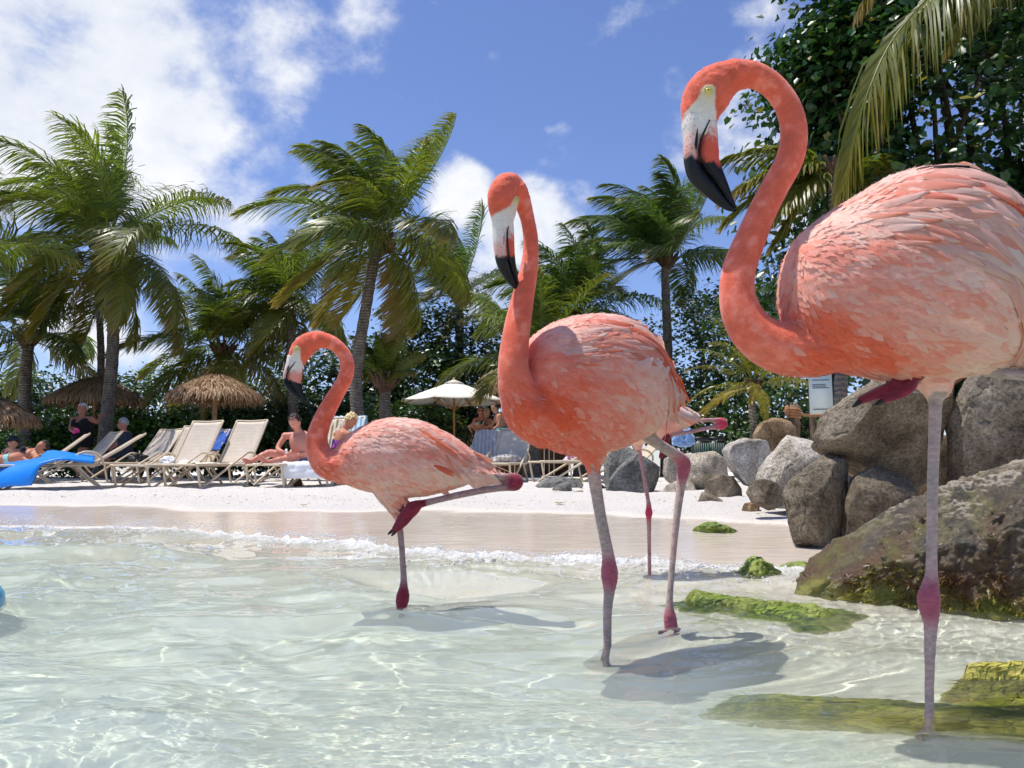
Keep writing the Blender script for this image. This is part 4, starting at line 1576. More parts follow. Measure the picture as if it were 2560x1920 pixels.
# --- left bird
plL = Plane(1003, 1535, at_z(1003, 1535, 0.0).y, R(6))
ybL, zbL = underwater_leg(plL, 1003, 0.0, 1535, 17)
L_spec = dict(
    plane=plL, base=(1003, 1535), base_z=zbL, seed=21, voxel=0.0050, smooth=4, span=300.0, mid=(1000, 1140), fat=0.40, shear=0.55, leg_col=srgb(140, 96, 104), joint_col=srgb(140, 44, 62),
    label='smallest pink flamingo at the left, one leg folded back level above the water',
    slices=[(838, 1120, 1190), (852, 1102, 1203), (880, 1080, 1217), (920, 1058, 1228), (963, 1047, 1236), (1007, 1045, 1242), (1060, 1056, 1240), (1108, 1077, 1230), (1156, 1108, 1215), (1195, 1137, 1200), (1222, 1155, 1186), (1236, 1163, 1176)],
    neck=[(792, 850, 46), (812, 851, 40), (838, 862, 35), (862, 889, 35), (868, 920, 37), (860, 952, 38), (842, 983, 40), (822, 1018, 44), (803, 1058, 48), (792, 1098, 54), (797, 1132, 62), (817, 1156, 74), (855, 1165, 88), (900, 1160, 110)],
    head=[(808, 850, 42), (794, 849, 46), (776, 856, 54), (760, 868, 58), (749, 884, 54), (741, 903, 46), (736, 920, 40), (734, 932, 34)],
    head_fat=0.62,
    thighs=[dict(lat=0.0, rows=[(980, 1190, 120), (984, 1232, 92), (988, 1258, 58), (992, 1280, 32), (994, 1292, 18)]),
            dict(lat=0.03, rows=[(1120, 1180, 70), (1170, 1186, 46), (1205, 1189, 24)])],
    legs=[dict(lat=0.0, n=90, rows=[(990, 1255, 14), (995, 1291, 17), (1001, 1334, 16), (1006, 1390, 15), (1009, 1440, 16), (1009, 1465, 20), (1007, 1492, 32), (1004, 1515, 27), (1003, 1535, 20), (1002, ybL - 10, 16), (1002, ybL, 18)], joints=[(1007, 1495, 44)], clip=[(900, 1000, 1080, 1287)]),
          dict(lat=0.03, n=110, rows=[(1165, 1186, 18), (1205, 1188, 17), (1250, 1192, 16), (1276, 1193, 22), (1290, 1200, 30), (1286, 1213, 28), (1266, 1217, 20), (1220, 1223, 17), (1150, 1236, 17), (1090, 1250, 16), (1048, 1260, 19)], joints=[(1287, 1205, 32)], clip=[(1000, 1000, 1203, 1206)])],
    toes=[dict(lat=0.034, rows=[(1052, 1258, 20), (1030, 1266, 28), (1012, 1285, 24), (994, 1308, 16), (980, 1327, 9)]), dict(lat=0.046, rows=[(1052, 1260, 18), (1034, 1272, 26), (1018, 1296, 22), (1000, 1318, 14), (986, 1330, 8)]),
          dict(lat=0.02, rows=[(1045, 1262, 16), (1022, 1272, 16), (1004, 1294, 13), (988, 1316, 8)]), dict(lat=0.04, rows=[(1050, 1262, 14), (1044, 1278, 9), (1036, 1291, 5)]),
          dict(lat=0.0, rows=[(1002, ybL - 3, 16), (970, ybL, 14), (940, ybL + 4, 8)]), dict(lat=0.03, rows=[(1002, ybL - 3, 16), (985, ybL + 3, 14), (960, ybL + 8, 8)])],
    claws=[dict(lat=0.036, rows=[(983, 1324, 8), (977, 1329, 7), (971, 1334, 3)]), dict(lat=0.047, rows=[(989, 1328, 8), (984, 1333, 6), (980, 1337, 3)])],
    chest=[(800, 1165, 60, 0.8), (850, 1190, 55, 0.45)],
    pale=[(1000, 1055, 90, 0.75), (1060, 1120, 70, 0.5), (985, 1270, 30, 0.5), (1150, 1200, 60, 0.6), (940, 1215, 60, 0.3)],
    face=[([(744, 876), (743, 890), (738, 908), (735, 940)], [9, 11, 22, 26])],
    eye=(745, 874, 7.4),
    upper_beak=[(733, 893, 30), (727, 908, 24), (720, 922, 17), (714, 938, 12), (714, 953, 12), (722, 967, 15), (735, 981, 15), (749, 995, 12), (758, 1003, 8), (765, 1007, 3)],
    lower_beak=[(748, 905, 24), (742, 922, 30), (737, 940, 36), (736, 954, 34), (742, 968, 26), (749, 981, 19), (756, 993, 13), (762, 1002, 6), (765, 1006, 3)],
    gape=[(743, 904, 2), (733, 916, 3), (724, 928, 3), (719, 940, 3.4), (720, 953, 3), (729, 967, 3), (742, 982, 2), (755, 998, 2)],
    nostril=[(726, 913, 1.5), (722, 922, 3.6), (719, 930, 1.5)],
    beak_half=0.0175, black_line=(705, 945, 760, 962), low_red=(-0.13, -0.05), mandible=srgb(236, 150, 128),
    wing=dict(count=64, size=1.35, palette=FP, weights=[0.40, 0.36, 0.10, 0.02, 0.12], lift=0.006, gap=0.34, gapw=0.13, aspect=0.30, far=8,
              region=[(930, 1075), (985, 1055), (1050, 1062), (1110, 1090), (1165, 1125), (1190, 1150), (1170, 1170), (1110, 1160), (1040, 1125), (970, 1105)],
              guides=[(930, 1080, 1, .0, 34), (1000, 1058, 1, .18, 52), (1080, 1080, 1, .58, 70), (1150, 1125, 1, .62, 72), (1000, 1105, 1, .42, 56), (1080, 1140, 1, .66, 66), (1150, 1175, 1, .5, 52)],
              extra=[(1085, 1163, 1, .42, 52, 10, srgb(232, 84, 66), FP[2], 0.008, 0.0), (1092, 1170, 1, .5, 46, 8, srgb(236, 110, 84), FP[2], 0.008, 0.0), (1132, 1186, .3, 1, 30, 12, srgb(246, 214, 180), srgb(246, 220, 190), 0.006, 0.0),
                     (1050, 1078, 1, .6, 110, 12, FP[2], FP[2], 0.006, 0.05), (1080, 1105, 1, .62, 110, 12, FP[2], FP[1], 0.006, 0.05)]),
    tail=[(1180, 1135, 1, .35, 58, 16, FP[1], srgb(246, 190, 150)), (1185, 1145, 1, .4, 52, 16, FP[2], FP[0]), (1182, 1152, 1, .3, 54, 16, FP[0], srgb(246, 200, 170)), (1178, 1128, 1, .5, 56, 14, FP[4], FP[0])],
    down=12000, contour=1200, cf_size=0.046)
flamingo(L_spec)

# --- bird resting behind the middle one
plB = Plane(1624, 1442, at_z(1624, 1442, 0.0).y, R(4))
ybB, zbB = underwater_leg(plB, 1624, 0.0, 1442, 11)
B_spec = dict(
    plane=plB, base=(1624, 1442), base_z=zbB, seed=33, voxel=0.006, smooth=3, span=240.0, mid=(1600, 1030), fat=0.38, shear=0.4, leg_col=srgb(196, 110, 120), joint_col=srgb(206, 60, 86),
    label='flamingo resting on one leg, half hidden behind the middle bird',
    slices=[(1470, 1010, 1040), (1480, 990, 1070), (1505, 965, 1095), (1540, 950, 1108), (1580, 948, 1112), (1620, 965, 1106), (1660, 990, 1096), (1700, 1016, 1078), (1730, 1034, 1062), (1742, 1042, 1054)],
    neck=[(1560, 935, 24), (1548, 915, 20), (1530, 900, 18), (1508, 905, 18), (1494, 930, 20), (1490, 965, 24), (1498, 1000, 34), (1520, 1020, 50)],
    head=[(1552, 912, 20), (1566, 918, 24), (1580, 928, 26), (1588, 940, 22), (1592, 950, 18)],
    thighs=[dict(lat=0.0, rows=[(1590, 1070, 60), (1592, 1100, 40), (1595, 1116, 24), (1598, 1128, 12)]), dict(lat=0.03, rows=[(1680, 1040, 60), (1715, 1046, 36), (1740, 1050, 16)])],
    legs=[dict(lat=0.0, n=80, rows=[(1594, 1105, 9), (1599, 1130, 11), (1610, 1192, 10), (1620, 1250, 11), (1622, 1268, 14), (1622, 1282, 18), (1622, 1298, 13), (1623, 1342, 10), (1624, 1442, 10), (1624, ybB, 11)], joints=[(1622, 1282, 24)], clip=[(1400, 900, 1640, 1124)]),
          dict(lat=0.03, n=80, rows=[(1715, 1048, 12), (1742, 1052, 11), (1780, 1051, 11), (1800, 1054, 18), (1804, 1062, 19), (1796, 1068, 16), (1770, 1070, 11), (1720, 1080, 10), (1680, 1088, 10), (1660, 1096, 12)], joints=[(1801, 1061, 22)], clip=[(1600, 900, 1739, 1068)])],
    toes=[dict(lat=0.03, rows=[(1662, 1094, 13), (1655, 1112, 16), (1650, 1130, 12), (1643, 1148, 6)]), dict(lat=0.04, rows=[(1662, 1096, 12), (1661, 1116, 14), (1654, 1136, 10), (1648, 1147, 5)])],
    chest=[(1480, 1050, 40, 0.6)], pale=[(1720, 1045, 50, 1.0), (1595, 1110, 30, 0.8), (1660, 1060, 60, 0.5)],
    face=[([(1580, 928), (1588, 942), (1592, 955)], [6, 9, 11])], eye=(1578, 925, 4.0),
    upper_beak=[(1586, 944, 14), (1592, 954, 12), (1596, 964, 9), (1594, 976, 6), (1588, 984, 2)],
    lower_beak=[(1592, 944, 12), (1600, 956, 12), (1602, 966, 9), (1598, 976, 6), (1592, 983, 2)],
    gape=[(1590, 944, 1), (1597, 956, 1.4), (1599, 966, 1.4), (1592, 982, 1)], nostril=[(1590, 950, 1), (1592, 954, 1.4), (1594, 958, 1)],
    beak_half=0.016, black_line=(1580, 962, 1620, 960), low_red=(-0.1, -0.04),
    wing=dict(count=34, palette=FP, weights=[0.35, 0.3, 0.15, 0.04, 0.16], lift=0.006, gap=0.36, gapw=0.14, aspect=0.3, far=0,
              region=[(1520, 975), (1580, 958), (1640, 980), (1690, 1015), (1715, 1040), (1680, 1050), (1600, 1030), (1530, 1010)],
              guides=[(1540, 970, 1, .1, 40), (1620, 985, 1, .5, 50), (1690, 1025, 1, .45, 48)]),
    tail=[(1690, 1020, 1, .3, 60, 14, FP[4], FP[0]), (1695, 1030, 1, .22, 56, 14, FP[4], FP[4]), (1690, 1012, 1, .5, 54, 12, FP[1], FP[0])],
    down=2500)
flamingo(B_spec)
# ------------------------------------------------------------------ boulders
def cube_sphere(n):
    """unit sphere from a subdivided cube, shared vertices"""
    g = np.tan(np.linspace(-math.pi / 4, math.pi / 4, n + 1))
    verts, faces, key = [], [], {}
    for ax in range(3):
        for sg in (-1, 1):
            A, B = np.meshgrid(g, g, indexing='ij')
            P = np.zeros((n + 1, n + 1, 3))
            P[..., ax] = sg
            P[..., (ax + 1) % 3] = A * sg
            P[..., (ax + 2) % 3] = B
            base = sum(len(v) for v in verts)
            verts.append(P.reshape(-1, 3))
            idx = np.arange((n + 1) ** 2).reshape(n + 1, n + 1) + base
            faces.append(np.stack([idx[:-1, :-1], idx[1:, :-1], idx[1:, 1:], idx[:-1, 1:]], -1).reshape(-1, 4))
    V = np.concatenate(verts)
    F = np.concatenate(faces)
    V /= np.linalg.norm(V, axis=1)[:, None]
    r = np.round(V, 6)
    _, first, inv = np.unique(r, axis=0, return_index=True, return_inverse=True)
    return V[first], inv.ravel()[F]


_CS = {}


def mat_rock(name, cols, scale=1.0, bump=0.6, rough=0.9, fine=1.0):
    m, N, L, b = mat_new(name)
    n1 = nnoise(N, L, 5 * scale, 7, 0.65)
    n2 = nnoise(N, L, 60 * fine, 4, 0.75)
    n3 = nnoise(N, L, 190 * fine, 3, 0.7)
    c = nramp(N, L, n1, [(0.28, cols[0]), (0.5, cols[1]), (0.74, cols[2])])
    sp = nramp(N, L, n2, [(0.36, (0.30,) * 3), (0.50, (1, 1, 1)), (0.66, (1.5,) * 3)])
    c = nmix(N, L, 0.8, c, nmix(N, L, 1.0, c, sp, 'MULTIPLY'))
    sp3 = nramp(N, L, n3, [(0.36, (0.5,) * 3), (0.48, (1, 1, 1))])
    c = nmix(N, L, 0.6, c, nmix(N, L, 1.0, c, sp3, 'MULTIPLY'))
    n4 = nnoise(N, L, 2.2 * scale, 6, 0.7, dist=0.6)
    st = nramp(N, L, n4, [(0.36, (0.52, 0.49, 0.44)), (0.52, (1, 1, 1)), (0.70, (1.12, 1.10, 1.06))])
    c = nmix(N, L, 0.85, c, nmix(N, L, 1.0, c, st, 'MULTIPLY'))
    tint = nattr(N)
    c = nmix(N, L, 1.0, c, tint, 'MULTIPLY')
    L.new(c, b.inputs['Base Color'])
    b.inputs['Roughness'].default_value = rough
    b.inputs['Specular IOR Level'].default_value = 0.3
    h = nmath(N, L, 'ADD', nmath(N, L, 'MULTIPLY', n1, 1.5), nmath(N, L, 'ADD', nmath(N, L, 'MULTIPLY', n2, 0.5), nmath(N, L, 'MULTIPLY', n3, 0.22)))
    L.new(nbump(N, L, h, bump, 0.03), b.inputs['Normal'])
    return m


M_GRANITE = mat_rock('grey_granite', [srgb(88, 80, 70), srgb(134, 124, 112), srgb(172, 164, 150)], 1.0, 0.8)
M_BROWN = mat_rock('brown_granite', [srgb(92, 78, 60), srgb(136, 118, 94), srgb(172, 154, 128)], 1.0, 0.8)
M_PALE = mat_rock('pale_granite', [srgb(160, 152, 140), srgb(198, 190, 178), srgb(222, 216, 206)], 1.0, 0.7)
M_SLATE = mat_rock('slate_rock', [srgb(84, 84, 82), srgb(120, 120, 116), srgb(156, 154, 148)], 0.8, 0.7, 0.8, 0.6)


def boulder(label, poly, Yf, thick, mat, seed, res=34, facets=7, rough=0.035, squar=2.6, ground=None, lean=0.0, tint=(1, 1, 1), name='boulder', ret=False):
    """poly: outline in photograph pixels at the distance of the rock; thick: depth / width"""
    rng = np.random.RandomState(seed)
    if res not in _CS:
        _CS[res] = cube_sphere(res)
    D, F = _CS[res]
    poly = np.array(poly, float)
    cx, cy = 0.5 * (poly.min(0) + poly.max(0))
    # world outline at the plane of the rock's middle
    w = (poly[:, 0].max() - poly[:, 0].min()) * pxm(Yf)
    ry = 0.5 * w * thick
    Yc = Yf + ry
    W = np.array([np.array(at(x, y, Yc)) for x, y in poly])
    c = np.array(at(cx, cy, Yc))
    # closed outline, radial distance as a function of angle
    pts = np.vstack([W, W[:1]])[:, [0, 2]] - c[[0, 2]]
    dense = np.vstack([np.linspace(pts[i], pts[i + 1], 24, endpoint=False) for i in range(len(pts) - 1)])
    th = np.arctan2(dense[:, 1], dense[:, 0])
    rr = np.hypot(dense[:, 0], dense[:, 1])
    o = np.argsort(th)
    th, rr = th[o], rr[o]
    th = np.concatenate([th - 2 * math.pi, th, th + 2 * math.pi])
    rr = np.concatenate([rr, rr, rr])
    ker = np.hanning(9)
    rr = np.convolve(np.pad(rr, 4, mode='wrap'), ker / ker.sum(), 'valid')
    t = np.arctan2(D[:, 2], D[:, 0])
    rad = np.interp(t, th, rr)
    rho = np.hypot(D[:, 0], D[:, 2])
    k = 1.0 / np.power(np.power(rho, squar) + np.power(np.abs(D[:, 1]), squar), 1 / squar)
    X = np.cos(t) * rad * rho * k
    Z = np.sin(t) * rad * rho * k
    Y = D[:, 1] * ry * k
    P = np.stack([X, Y, Z], 1)
    size = np.array([w / 2, ry, (poly[:, 1].max() - poly[:, 1].min()) * pxm(Yc) / 2])
    # planar breaks, mostly on the faces that do not define the outline
    for i in range(facets):
        n = rng.normal(size=3)
        n[1] = -abs(n[1]) * 1.1 - 0.25 if rng.rand() < 0.75 else n[1]
        n[2] = max(n[2], -0.12)
        n /= np.linalg.norm(n)
        q = P @ n
        lim = np.quantile(q, rng.uniform(0.80, 0.95))
        over = np.maximum(q - lim, 0)
        P = P - (over * 0.94)[:, None] * n
    P[:, 1] += lean * P[:, 2]
    s = float(size.mean())
    Nn = P / (np.linalg.norm(P, axis=1)[:, None] + 1e-9)
    big = fbm(P / s * 1.5 + seed * 3.1, 4)
    small = fbm(P / s * 7 + seed, 4)
    crack = np.abs(fbm(P / s * 2.4 + seed * 1.7, 3))
    P = P + Nn * (s * (rough * 1.4 * big + rough * 0.5 * small - rough * 1.2 * np.exp(-(crack / 0.05) ** 2)))[:, None]
    V = P + c
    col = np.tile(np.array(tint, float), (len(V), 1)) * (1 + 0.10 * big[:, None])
    if ret:
        return V, F, c, s
    if ground is None:
        ground = gz(c[0], c[1])
    root_z = min(ground, V[:, 2].min() + 0.02)
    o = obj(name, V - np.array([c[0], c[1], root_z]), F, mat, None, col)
    o.location = (c[0], c[1], root_z)
    o.cycles.is_caustics_receiver = True
    tag(o, label, 'boulder', 'boulders of the stone bank')
    return o


boulder('dark slate boulder with pale left face standing on the sand', [(1513, 1236), (1522, 1200), (1545, 1168), (1585, 1138), (1612, 1119), (1642, 1117), (1656, 1142), (1669, 1186), (1660, 1206), (1640, 1224), (1600, 1242), (1550, 1246)], 9.3, 0.8, M_SLATE, 4, facets=10, rough=0.03, squar=2.2)
boulder('pale grey slab leaning behind the dark slate boulder', [(1500, 1210), (1504, 1160), (1530, 1122), (1556, 1110), (1590, 1128), (1606, 1160), (1600, 1225), (1540, 1232)], 10.2, 0.6, M_SLATE, 6, facets=8, rough=0.03, squar=2.2, tint=(1.35, 1.33, 1.25))
boulder('long white boulder just right of the dark slate boulder', [(1656, 1180), (1660, 1146), (1690, 1136), (1745, 1132), (1760, 1160), (1750, 1215), (1690, 1220), (1665, 1200)], 9.8, 0.7, M_PALE, 11, facets=5, rough=0.025, tint=(1.0, .97, .9))
boulder('round topped boulder behind the walking bird\'s raised knee', [(1716, 1225), (1712, 1160), (1740, 1132), (1785, 1127), (1810, 1145), (1824, 1190), (1815, 1225), (1760, 1235)], 9.0, 0.8, M_PALE, 12, facets=5, rough=0.025, tint=(.92, .88, .78))
boulder('low rounded boulder with a rusty left cheek', [(1760, 1242), (1766, 1205), (1800, 1186), (1838, 1192), (1862, 1220), (1860, 1246), (1800, 1252)], 7.7, 0.8, M_GRANITE, 13, facets=6, rough=0.02, tint=(1.2, 1.12, 1.0))
boulder('light grey blocky boulder left of the round brown one', [(1806, 1125), (1822, 1108), (1862, 1095), (1905, 1100), (1945, 1120), (1962, 1160), (1940, 1205), (1890, 1222), (1835, 1205), (1818, 1165)], 7.6, 0.8, M_PALE, 14, facets=8, rough=0.03)
boulder('round brown boulder perched on top of the bank', [(1886, 1120), (1886, 1085), (1900, 1055), (1930, 1042), (1965, 1046), (1986, 1068), (1990, 1105), (1965, 1125), (1920, 1130)], 7.7, 0.8, M_BROWN, 15, facets=4, rough=0.02, tint=(1.4, 1.25, 1.05))
boulder('sunlit white ridge boulder sloping down to the left', [(1866, 1240), (1872, 1205), (1905, 1165), (1940, 1125), (1985, 1080), (2050, 1068), (2075, 1110), (2050, 1180), (2010, 1260), (1950, 1275), (1900, 1268)], 5.9, 0.7, M_PALE, 16, facets=8, rough=0.035, tint=(1.0, .98, .92))
boulder('upright greenish boulder at the edge of the water', [(1953, 1350), (1950, 1250), (1972, 1222), (1970, 1180), (1986, 1122), (2040, 1092), (2110, 1140), (2140, 1190), (2130, 1270), (2136, 1360), (2080, 1372), (2000, 1366)], 4.35, 0.75, M_GRANITE, 17, res=50, facets=12, rough=0.035, squar=3.2, tint=(.92, .9, .78))
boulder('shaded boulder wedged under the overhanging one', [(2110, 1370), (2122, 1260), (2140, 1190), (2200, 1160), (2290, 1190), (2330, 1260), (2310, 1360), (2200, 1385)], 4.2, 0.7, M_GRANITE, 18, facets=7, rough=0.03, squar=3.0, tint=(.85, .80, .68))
boulder('huge overhanging speckled boulder behind the standing leg', [(2034, 1092), (2050, 1038), (2100, 1000), (2180, 948), (2260, 925), (2345, 945), (2400, 1010), (2410, 1180), (2350, 1222), (2260, 1208), (2180, 1190), (2100, 1142), (2046, 1118)], 4.25, 0.75, M_GRANITE, 19, res=58, facets=11, rough=0.03, squar=2.5, lean=-0.75, tint=(.95, .9, .8))
boulder('tall grey boulder at the right edge above the wet rock', [(2372, 1260), (2368, 1120), (2386, 1020), (2420, 945), (2480, 900), (2600, 885), (2740, 960), (2760, 1240), (2600, 1300), (2450, 1290)], 4.1, 0.6, M_GRANITE, 20, res=58, facets=11, rough=0.035, squar=3.0, lean=-0.2, tint=(.95, .92, .86))
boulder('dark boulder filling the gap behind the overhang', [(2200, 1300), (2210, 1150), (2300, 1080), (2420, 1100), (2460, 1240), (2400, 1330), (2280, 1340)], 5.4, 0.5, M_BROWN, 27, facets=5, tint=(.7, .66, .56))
boulder('low brown stone with a pale tip lying on the sand', [(1716, 1278), (1728, 1240), (1760, 1228), (1800, 1248), (1830, 1268), (1826, 1282), (1770, 1286)], 7.2, 0.8, M_GRANITE, 21, facets=6, tint=(1.15, 1.08, .95))
boulder('flat white stone half sunk in sand behind the leg', [(1650, 1236), (1668, 1212), (1705, 1200), (1738, 1204), (1745, 1232), (1700, 1246)], 8.8, 0.8, M_PALE, 22, facets=6, tint=(1, .97, .9))
boulder('small tan stone at the foot of the ridge boulder', [(1852, 1280), (1862, 1258), (1890, 1252), (1912, 1266), (1905, 1282)], 6.3, 0.8, M_BROWN, 23, res=24, facets=6, tint=(1.4, 1.25, 1.05))
boulder('speckled brown stone under the white ridge boulder', [(1868, 1232), (1880, 1205), (1920, 1190), (1950, 1215), (1960, 1262), (1925, 1276), (1885, 1258)], 5.8, 0.8, M_GRANITE, 24, res=32, facets=6, tint=(1.05, 1.0, .9))
boulder('flat grey slab lying on the dry sand', [(1336, 1218), (1342, 1200), (1400, 1194), (1455, 1196), (1460, 1212), (1440, 1222), (1380, 1226)], 10.6, 0.5, M_SLATE, 25, res=28, facets=5, squar=4, tint=(1.2, 1.2, 1.15))
boulder('small grey broken stone in front of the flat slab', [(1376, 1232), (1390, 1212), (1415, 1205), (1440, 1216), (1446, 1230), (1410, 1238)], 10.0, 0.8, M_SLATE, 26, res=24, facets=7)
boulder('small tan pebble stone beside the middle bird\'s leg', [(1420, 1244), (1432, 1230), (1455, 1226), (1470, 1238), (1450, 1247)], 9.4, 0.8, M_BROWN, 28, res=20, facets=6, tint=(1.2, 1.15, 1))


# ------------------------------------------------------------------ wet rock with seaweed, and mossy stones
def mat_weed(name, wet_rough=0.28, red=0.0):
    m, N, L, b = mat_new(name)
    c = nattr(N)
    n2 = nnoise(N, L, 70, 5, 0.75)
    n3 = nnoise(N, L, 220, 3, 0.7)
    k = nramp(N, L, n2, [(0.28, (0.45,) * 3), (0.5, (1,) * 3), (0.72, (1.5,) * 3)])
    c = nmix(N, L, 0.85, c, nmix(N, L, 1.0, c, k, 'MULTIPLY'))
    k3 = nramp(N, L, n3, [(0.36, (0.55,) * 3), (0.5, (1,) * 3)])
    c = nmix(N, L, 0.6, c, nmix(N, L, 1.0, c, k3, 'MULTIPLY'))
    L.new(c, b.inputs['Base Color'])
    sep = N.new('ShaderNodeSeparateColor')
    L.new(nattr(N, 'Wet'), sep.inputs[0])
    L.new(nramp(N, L, sep.outputs[0], [(0.0, (0.92,) * 3), (1.0, (wet_rough,) * 3)]), b.inputs['Roughness'])
    L.new(nramp(N, L, sep.outputs[0], [(0.0, (0.25,) * 3), (1.0, (0.7,) * 3)]), b.inputs['Specular IOR Level'])
    h = nmath(N, L, 'ADD', n2, nmath(N, L, 'MULTIPLY', n3, 0.4))
    L.new(nbump(N, L, h, 0.9, 0.012), b.inputs['Normal'])
    return m


M_WEED = mat_weed('seaweed_rock')


def mat_algae():
    m, N, L, b = mat_new('green_algae')
    c = nattr(N)
    tc = N.new('ShaderNodeTexCoord')
    f = nnoise(N, L, 60, 5, 0.7, tc.outputs['Object'], (0.35, 1, 1))
    k = nramp(N, L, f, [(0.28, (0.5,) * 3), (0.5, (1,) * 3), (0.74, (1.7,) * 3)])
    c = nmix(N, L, 0.9, c, nmix(N, L, 1.0, c, k, 'MULTIPLY'))
    L.new(c, b.inputs['Base Color'])
    b.inputs['Roughness'].default_value = 0.45
    L.new(nbump(N, L, f, 1.0, 0.01), b.inputs['Normal'])
    return m


M_ALGAE = mat_algae()


def wet_rock():
    poly = [(1952, 1560), (1955, 1500), (1966, 1456), (2000, 1408), (2055, 1374), (2130, 1352), (2250, 1288), (2360, 1233), (2560, 1163), (2760, 1105), (2950, 1200), (3050, 1450), (3000, 1700), (2700, 1690), (2400, 1660), (2150, 1630), (2000, 1610)]
    V, F, c, s = boulder('', poly, 2.35, 0.62, None, 41, res=98, facets=5, rough=0.012, squar=2.4, ret=True)
    z = V[:, 2]
    P = V * 1.0
    n1 = fbm(P * 9, 4)
    n2 = fbm(P * 26 + 4, 4)
    n3 = fbm(P * 70 + 9, 3)
    weedy = 1 - smooth(0.15, 0.31, z + 0.12 * n1)
    N3 = (V - c) / (np.linalg.norm(V - c, axis=1)[:, None] + 1e-9)
    tuft = np.maximum(n2, -0.1) * 0.022 + np.maximum(n3, -0.2) * 0.008 + n1 * 0.012
    V = V + N3 * (weedy * tuft * 1.25 + (1 - weedy) * (0.009 * n2 + 0.004 * n3 + 0.010 * n1))[:, None]
    dry = srgb(128, 116, 98)
    grey = srgb(166, 154, 136)
    brown = srgb(96, 74, 44)
    rust = srgb(98, 70, 42)
    olive = srgb(104, 96, 36)
    green = srgb(112, 118, 36)
    lime = srgb(158, 152, 58)
    t = smooth(-0.3, 0.5, n1)[:, None]
    col = dry * (1 - t) + grey * t
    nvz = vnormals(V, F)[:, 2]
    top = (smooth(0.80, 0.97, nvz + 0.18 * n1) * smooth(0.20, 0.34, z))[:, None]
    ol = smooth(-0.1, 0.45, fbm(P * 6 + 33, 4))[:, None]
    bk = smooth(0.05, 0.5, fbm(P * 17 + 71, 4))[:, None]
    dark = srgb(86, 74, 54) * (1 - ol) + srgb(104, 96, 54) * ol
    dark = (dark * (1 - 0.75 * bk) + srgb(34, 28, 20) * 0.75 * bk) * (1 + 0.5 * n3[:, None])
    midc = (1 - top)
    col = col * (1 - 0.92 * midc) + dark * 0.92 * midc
    a = smooth(0.05, 0.4, n2 + 0.3 * n1)[:, None]
    wd = brown * (1 - a) + olive * a
    b_ = smooth(0.15, 0.5, fbm(P * 13 + 21, 3))[:, None]
    wd = wd * (1 - b_) + rust * b_
    low = (1 - smooth(0.01, 0.10, z + 0.07 * n1))[:, None] * (0.45 + 0.55 * smooth(-0.2, 0.3, fbm(P * 8 + 60, 3)))[:, None]
    gl = green * (1 - a) + lime * a
    wd = wd * (1 - 0.85 * low) + gl * 0.85 * low
    wf = weedy[:, None]
    col = col * (1 - wf) + wd * wf
    # pale barnacle crust at the left shoulder
    sh = np.exp(-(((V[:, 0] - at(2010, 1430, 2.6).x) / 0.10) ** 2)) * smooth(0.10, 0.17, z) * smooth(-0.1, 0.4, n2)
    col = col * (1 - 0.7 * sh[:, None]) + srgb(214, 206, 180) * 0.7 * sh[:, None]
    wetv = (1 - top[:, 0]) * (1 - 0.5 * smooth(0.3, 0.5, z))
    o = obj('boulder', V - np.array([c[0], c[1], -0.15]), F, M_WEED, None, np.clip(col, 0.003, 0.9))
    o.location = (c[0], c[1], -0.15)
    set_col(o.data, np.repeat(wetv[:, None], 3, 1), 'Wet')
    o.cycles.is_caustics_receiver = True
    tag(o, 'big sloping wet boulder with brown and green seaweed along its foot', 'boulder', 'boulders of the stone bank')
    # ragged weed tufts along the water line
    rng = np.random.RandomState(3)
    front = np.where((V[:, 2] > -0.02) & (V[:, 2] < 0.13) & (V[:, 1] < c[1] + 0.1) & (n2 > 0.0))[0]
    pick = rng.choice(front, 5200)
    p = V[pick]
    nn = N3[pick]
    d = nn * 0.8 + rng.normal(0, 0.45, p.shape) + np.array([0, 0, -0.25])
    d /= np.linalg.norm(d, axis=1)[:, None]
    ln = rng.uniform(0.008, 0.026, len(p))[:, None]
    sd = np.cross(d, rng.normal(size=p.shape))
    sd /= np.linalg.norm(sd, axis=1)[:, None]
    w = ln * 0.16
    VV = np.stack([p + sd * w, p - sd * w, p + d * ln], 1).reshape(-1, 3)
    TT = np.arange(len(VV)).reshape(-1, 3)
    CC = np.repeat(np.clip(col[pick] * rng.uniform(0.8, 1.7, (len(p), 1)), 0, .8), 3, 0)
    w_o = obj('seaweed', VV, TT, col_mat('seaweed_strands', 0.35, translucent=0.2), o, CC)
    w_o['kind'] = 'stuff'
    w_o.cycles.is_caustics_receiver = True


wet_rock()


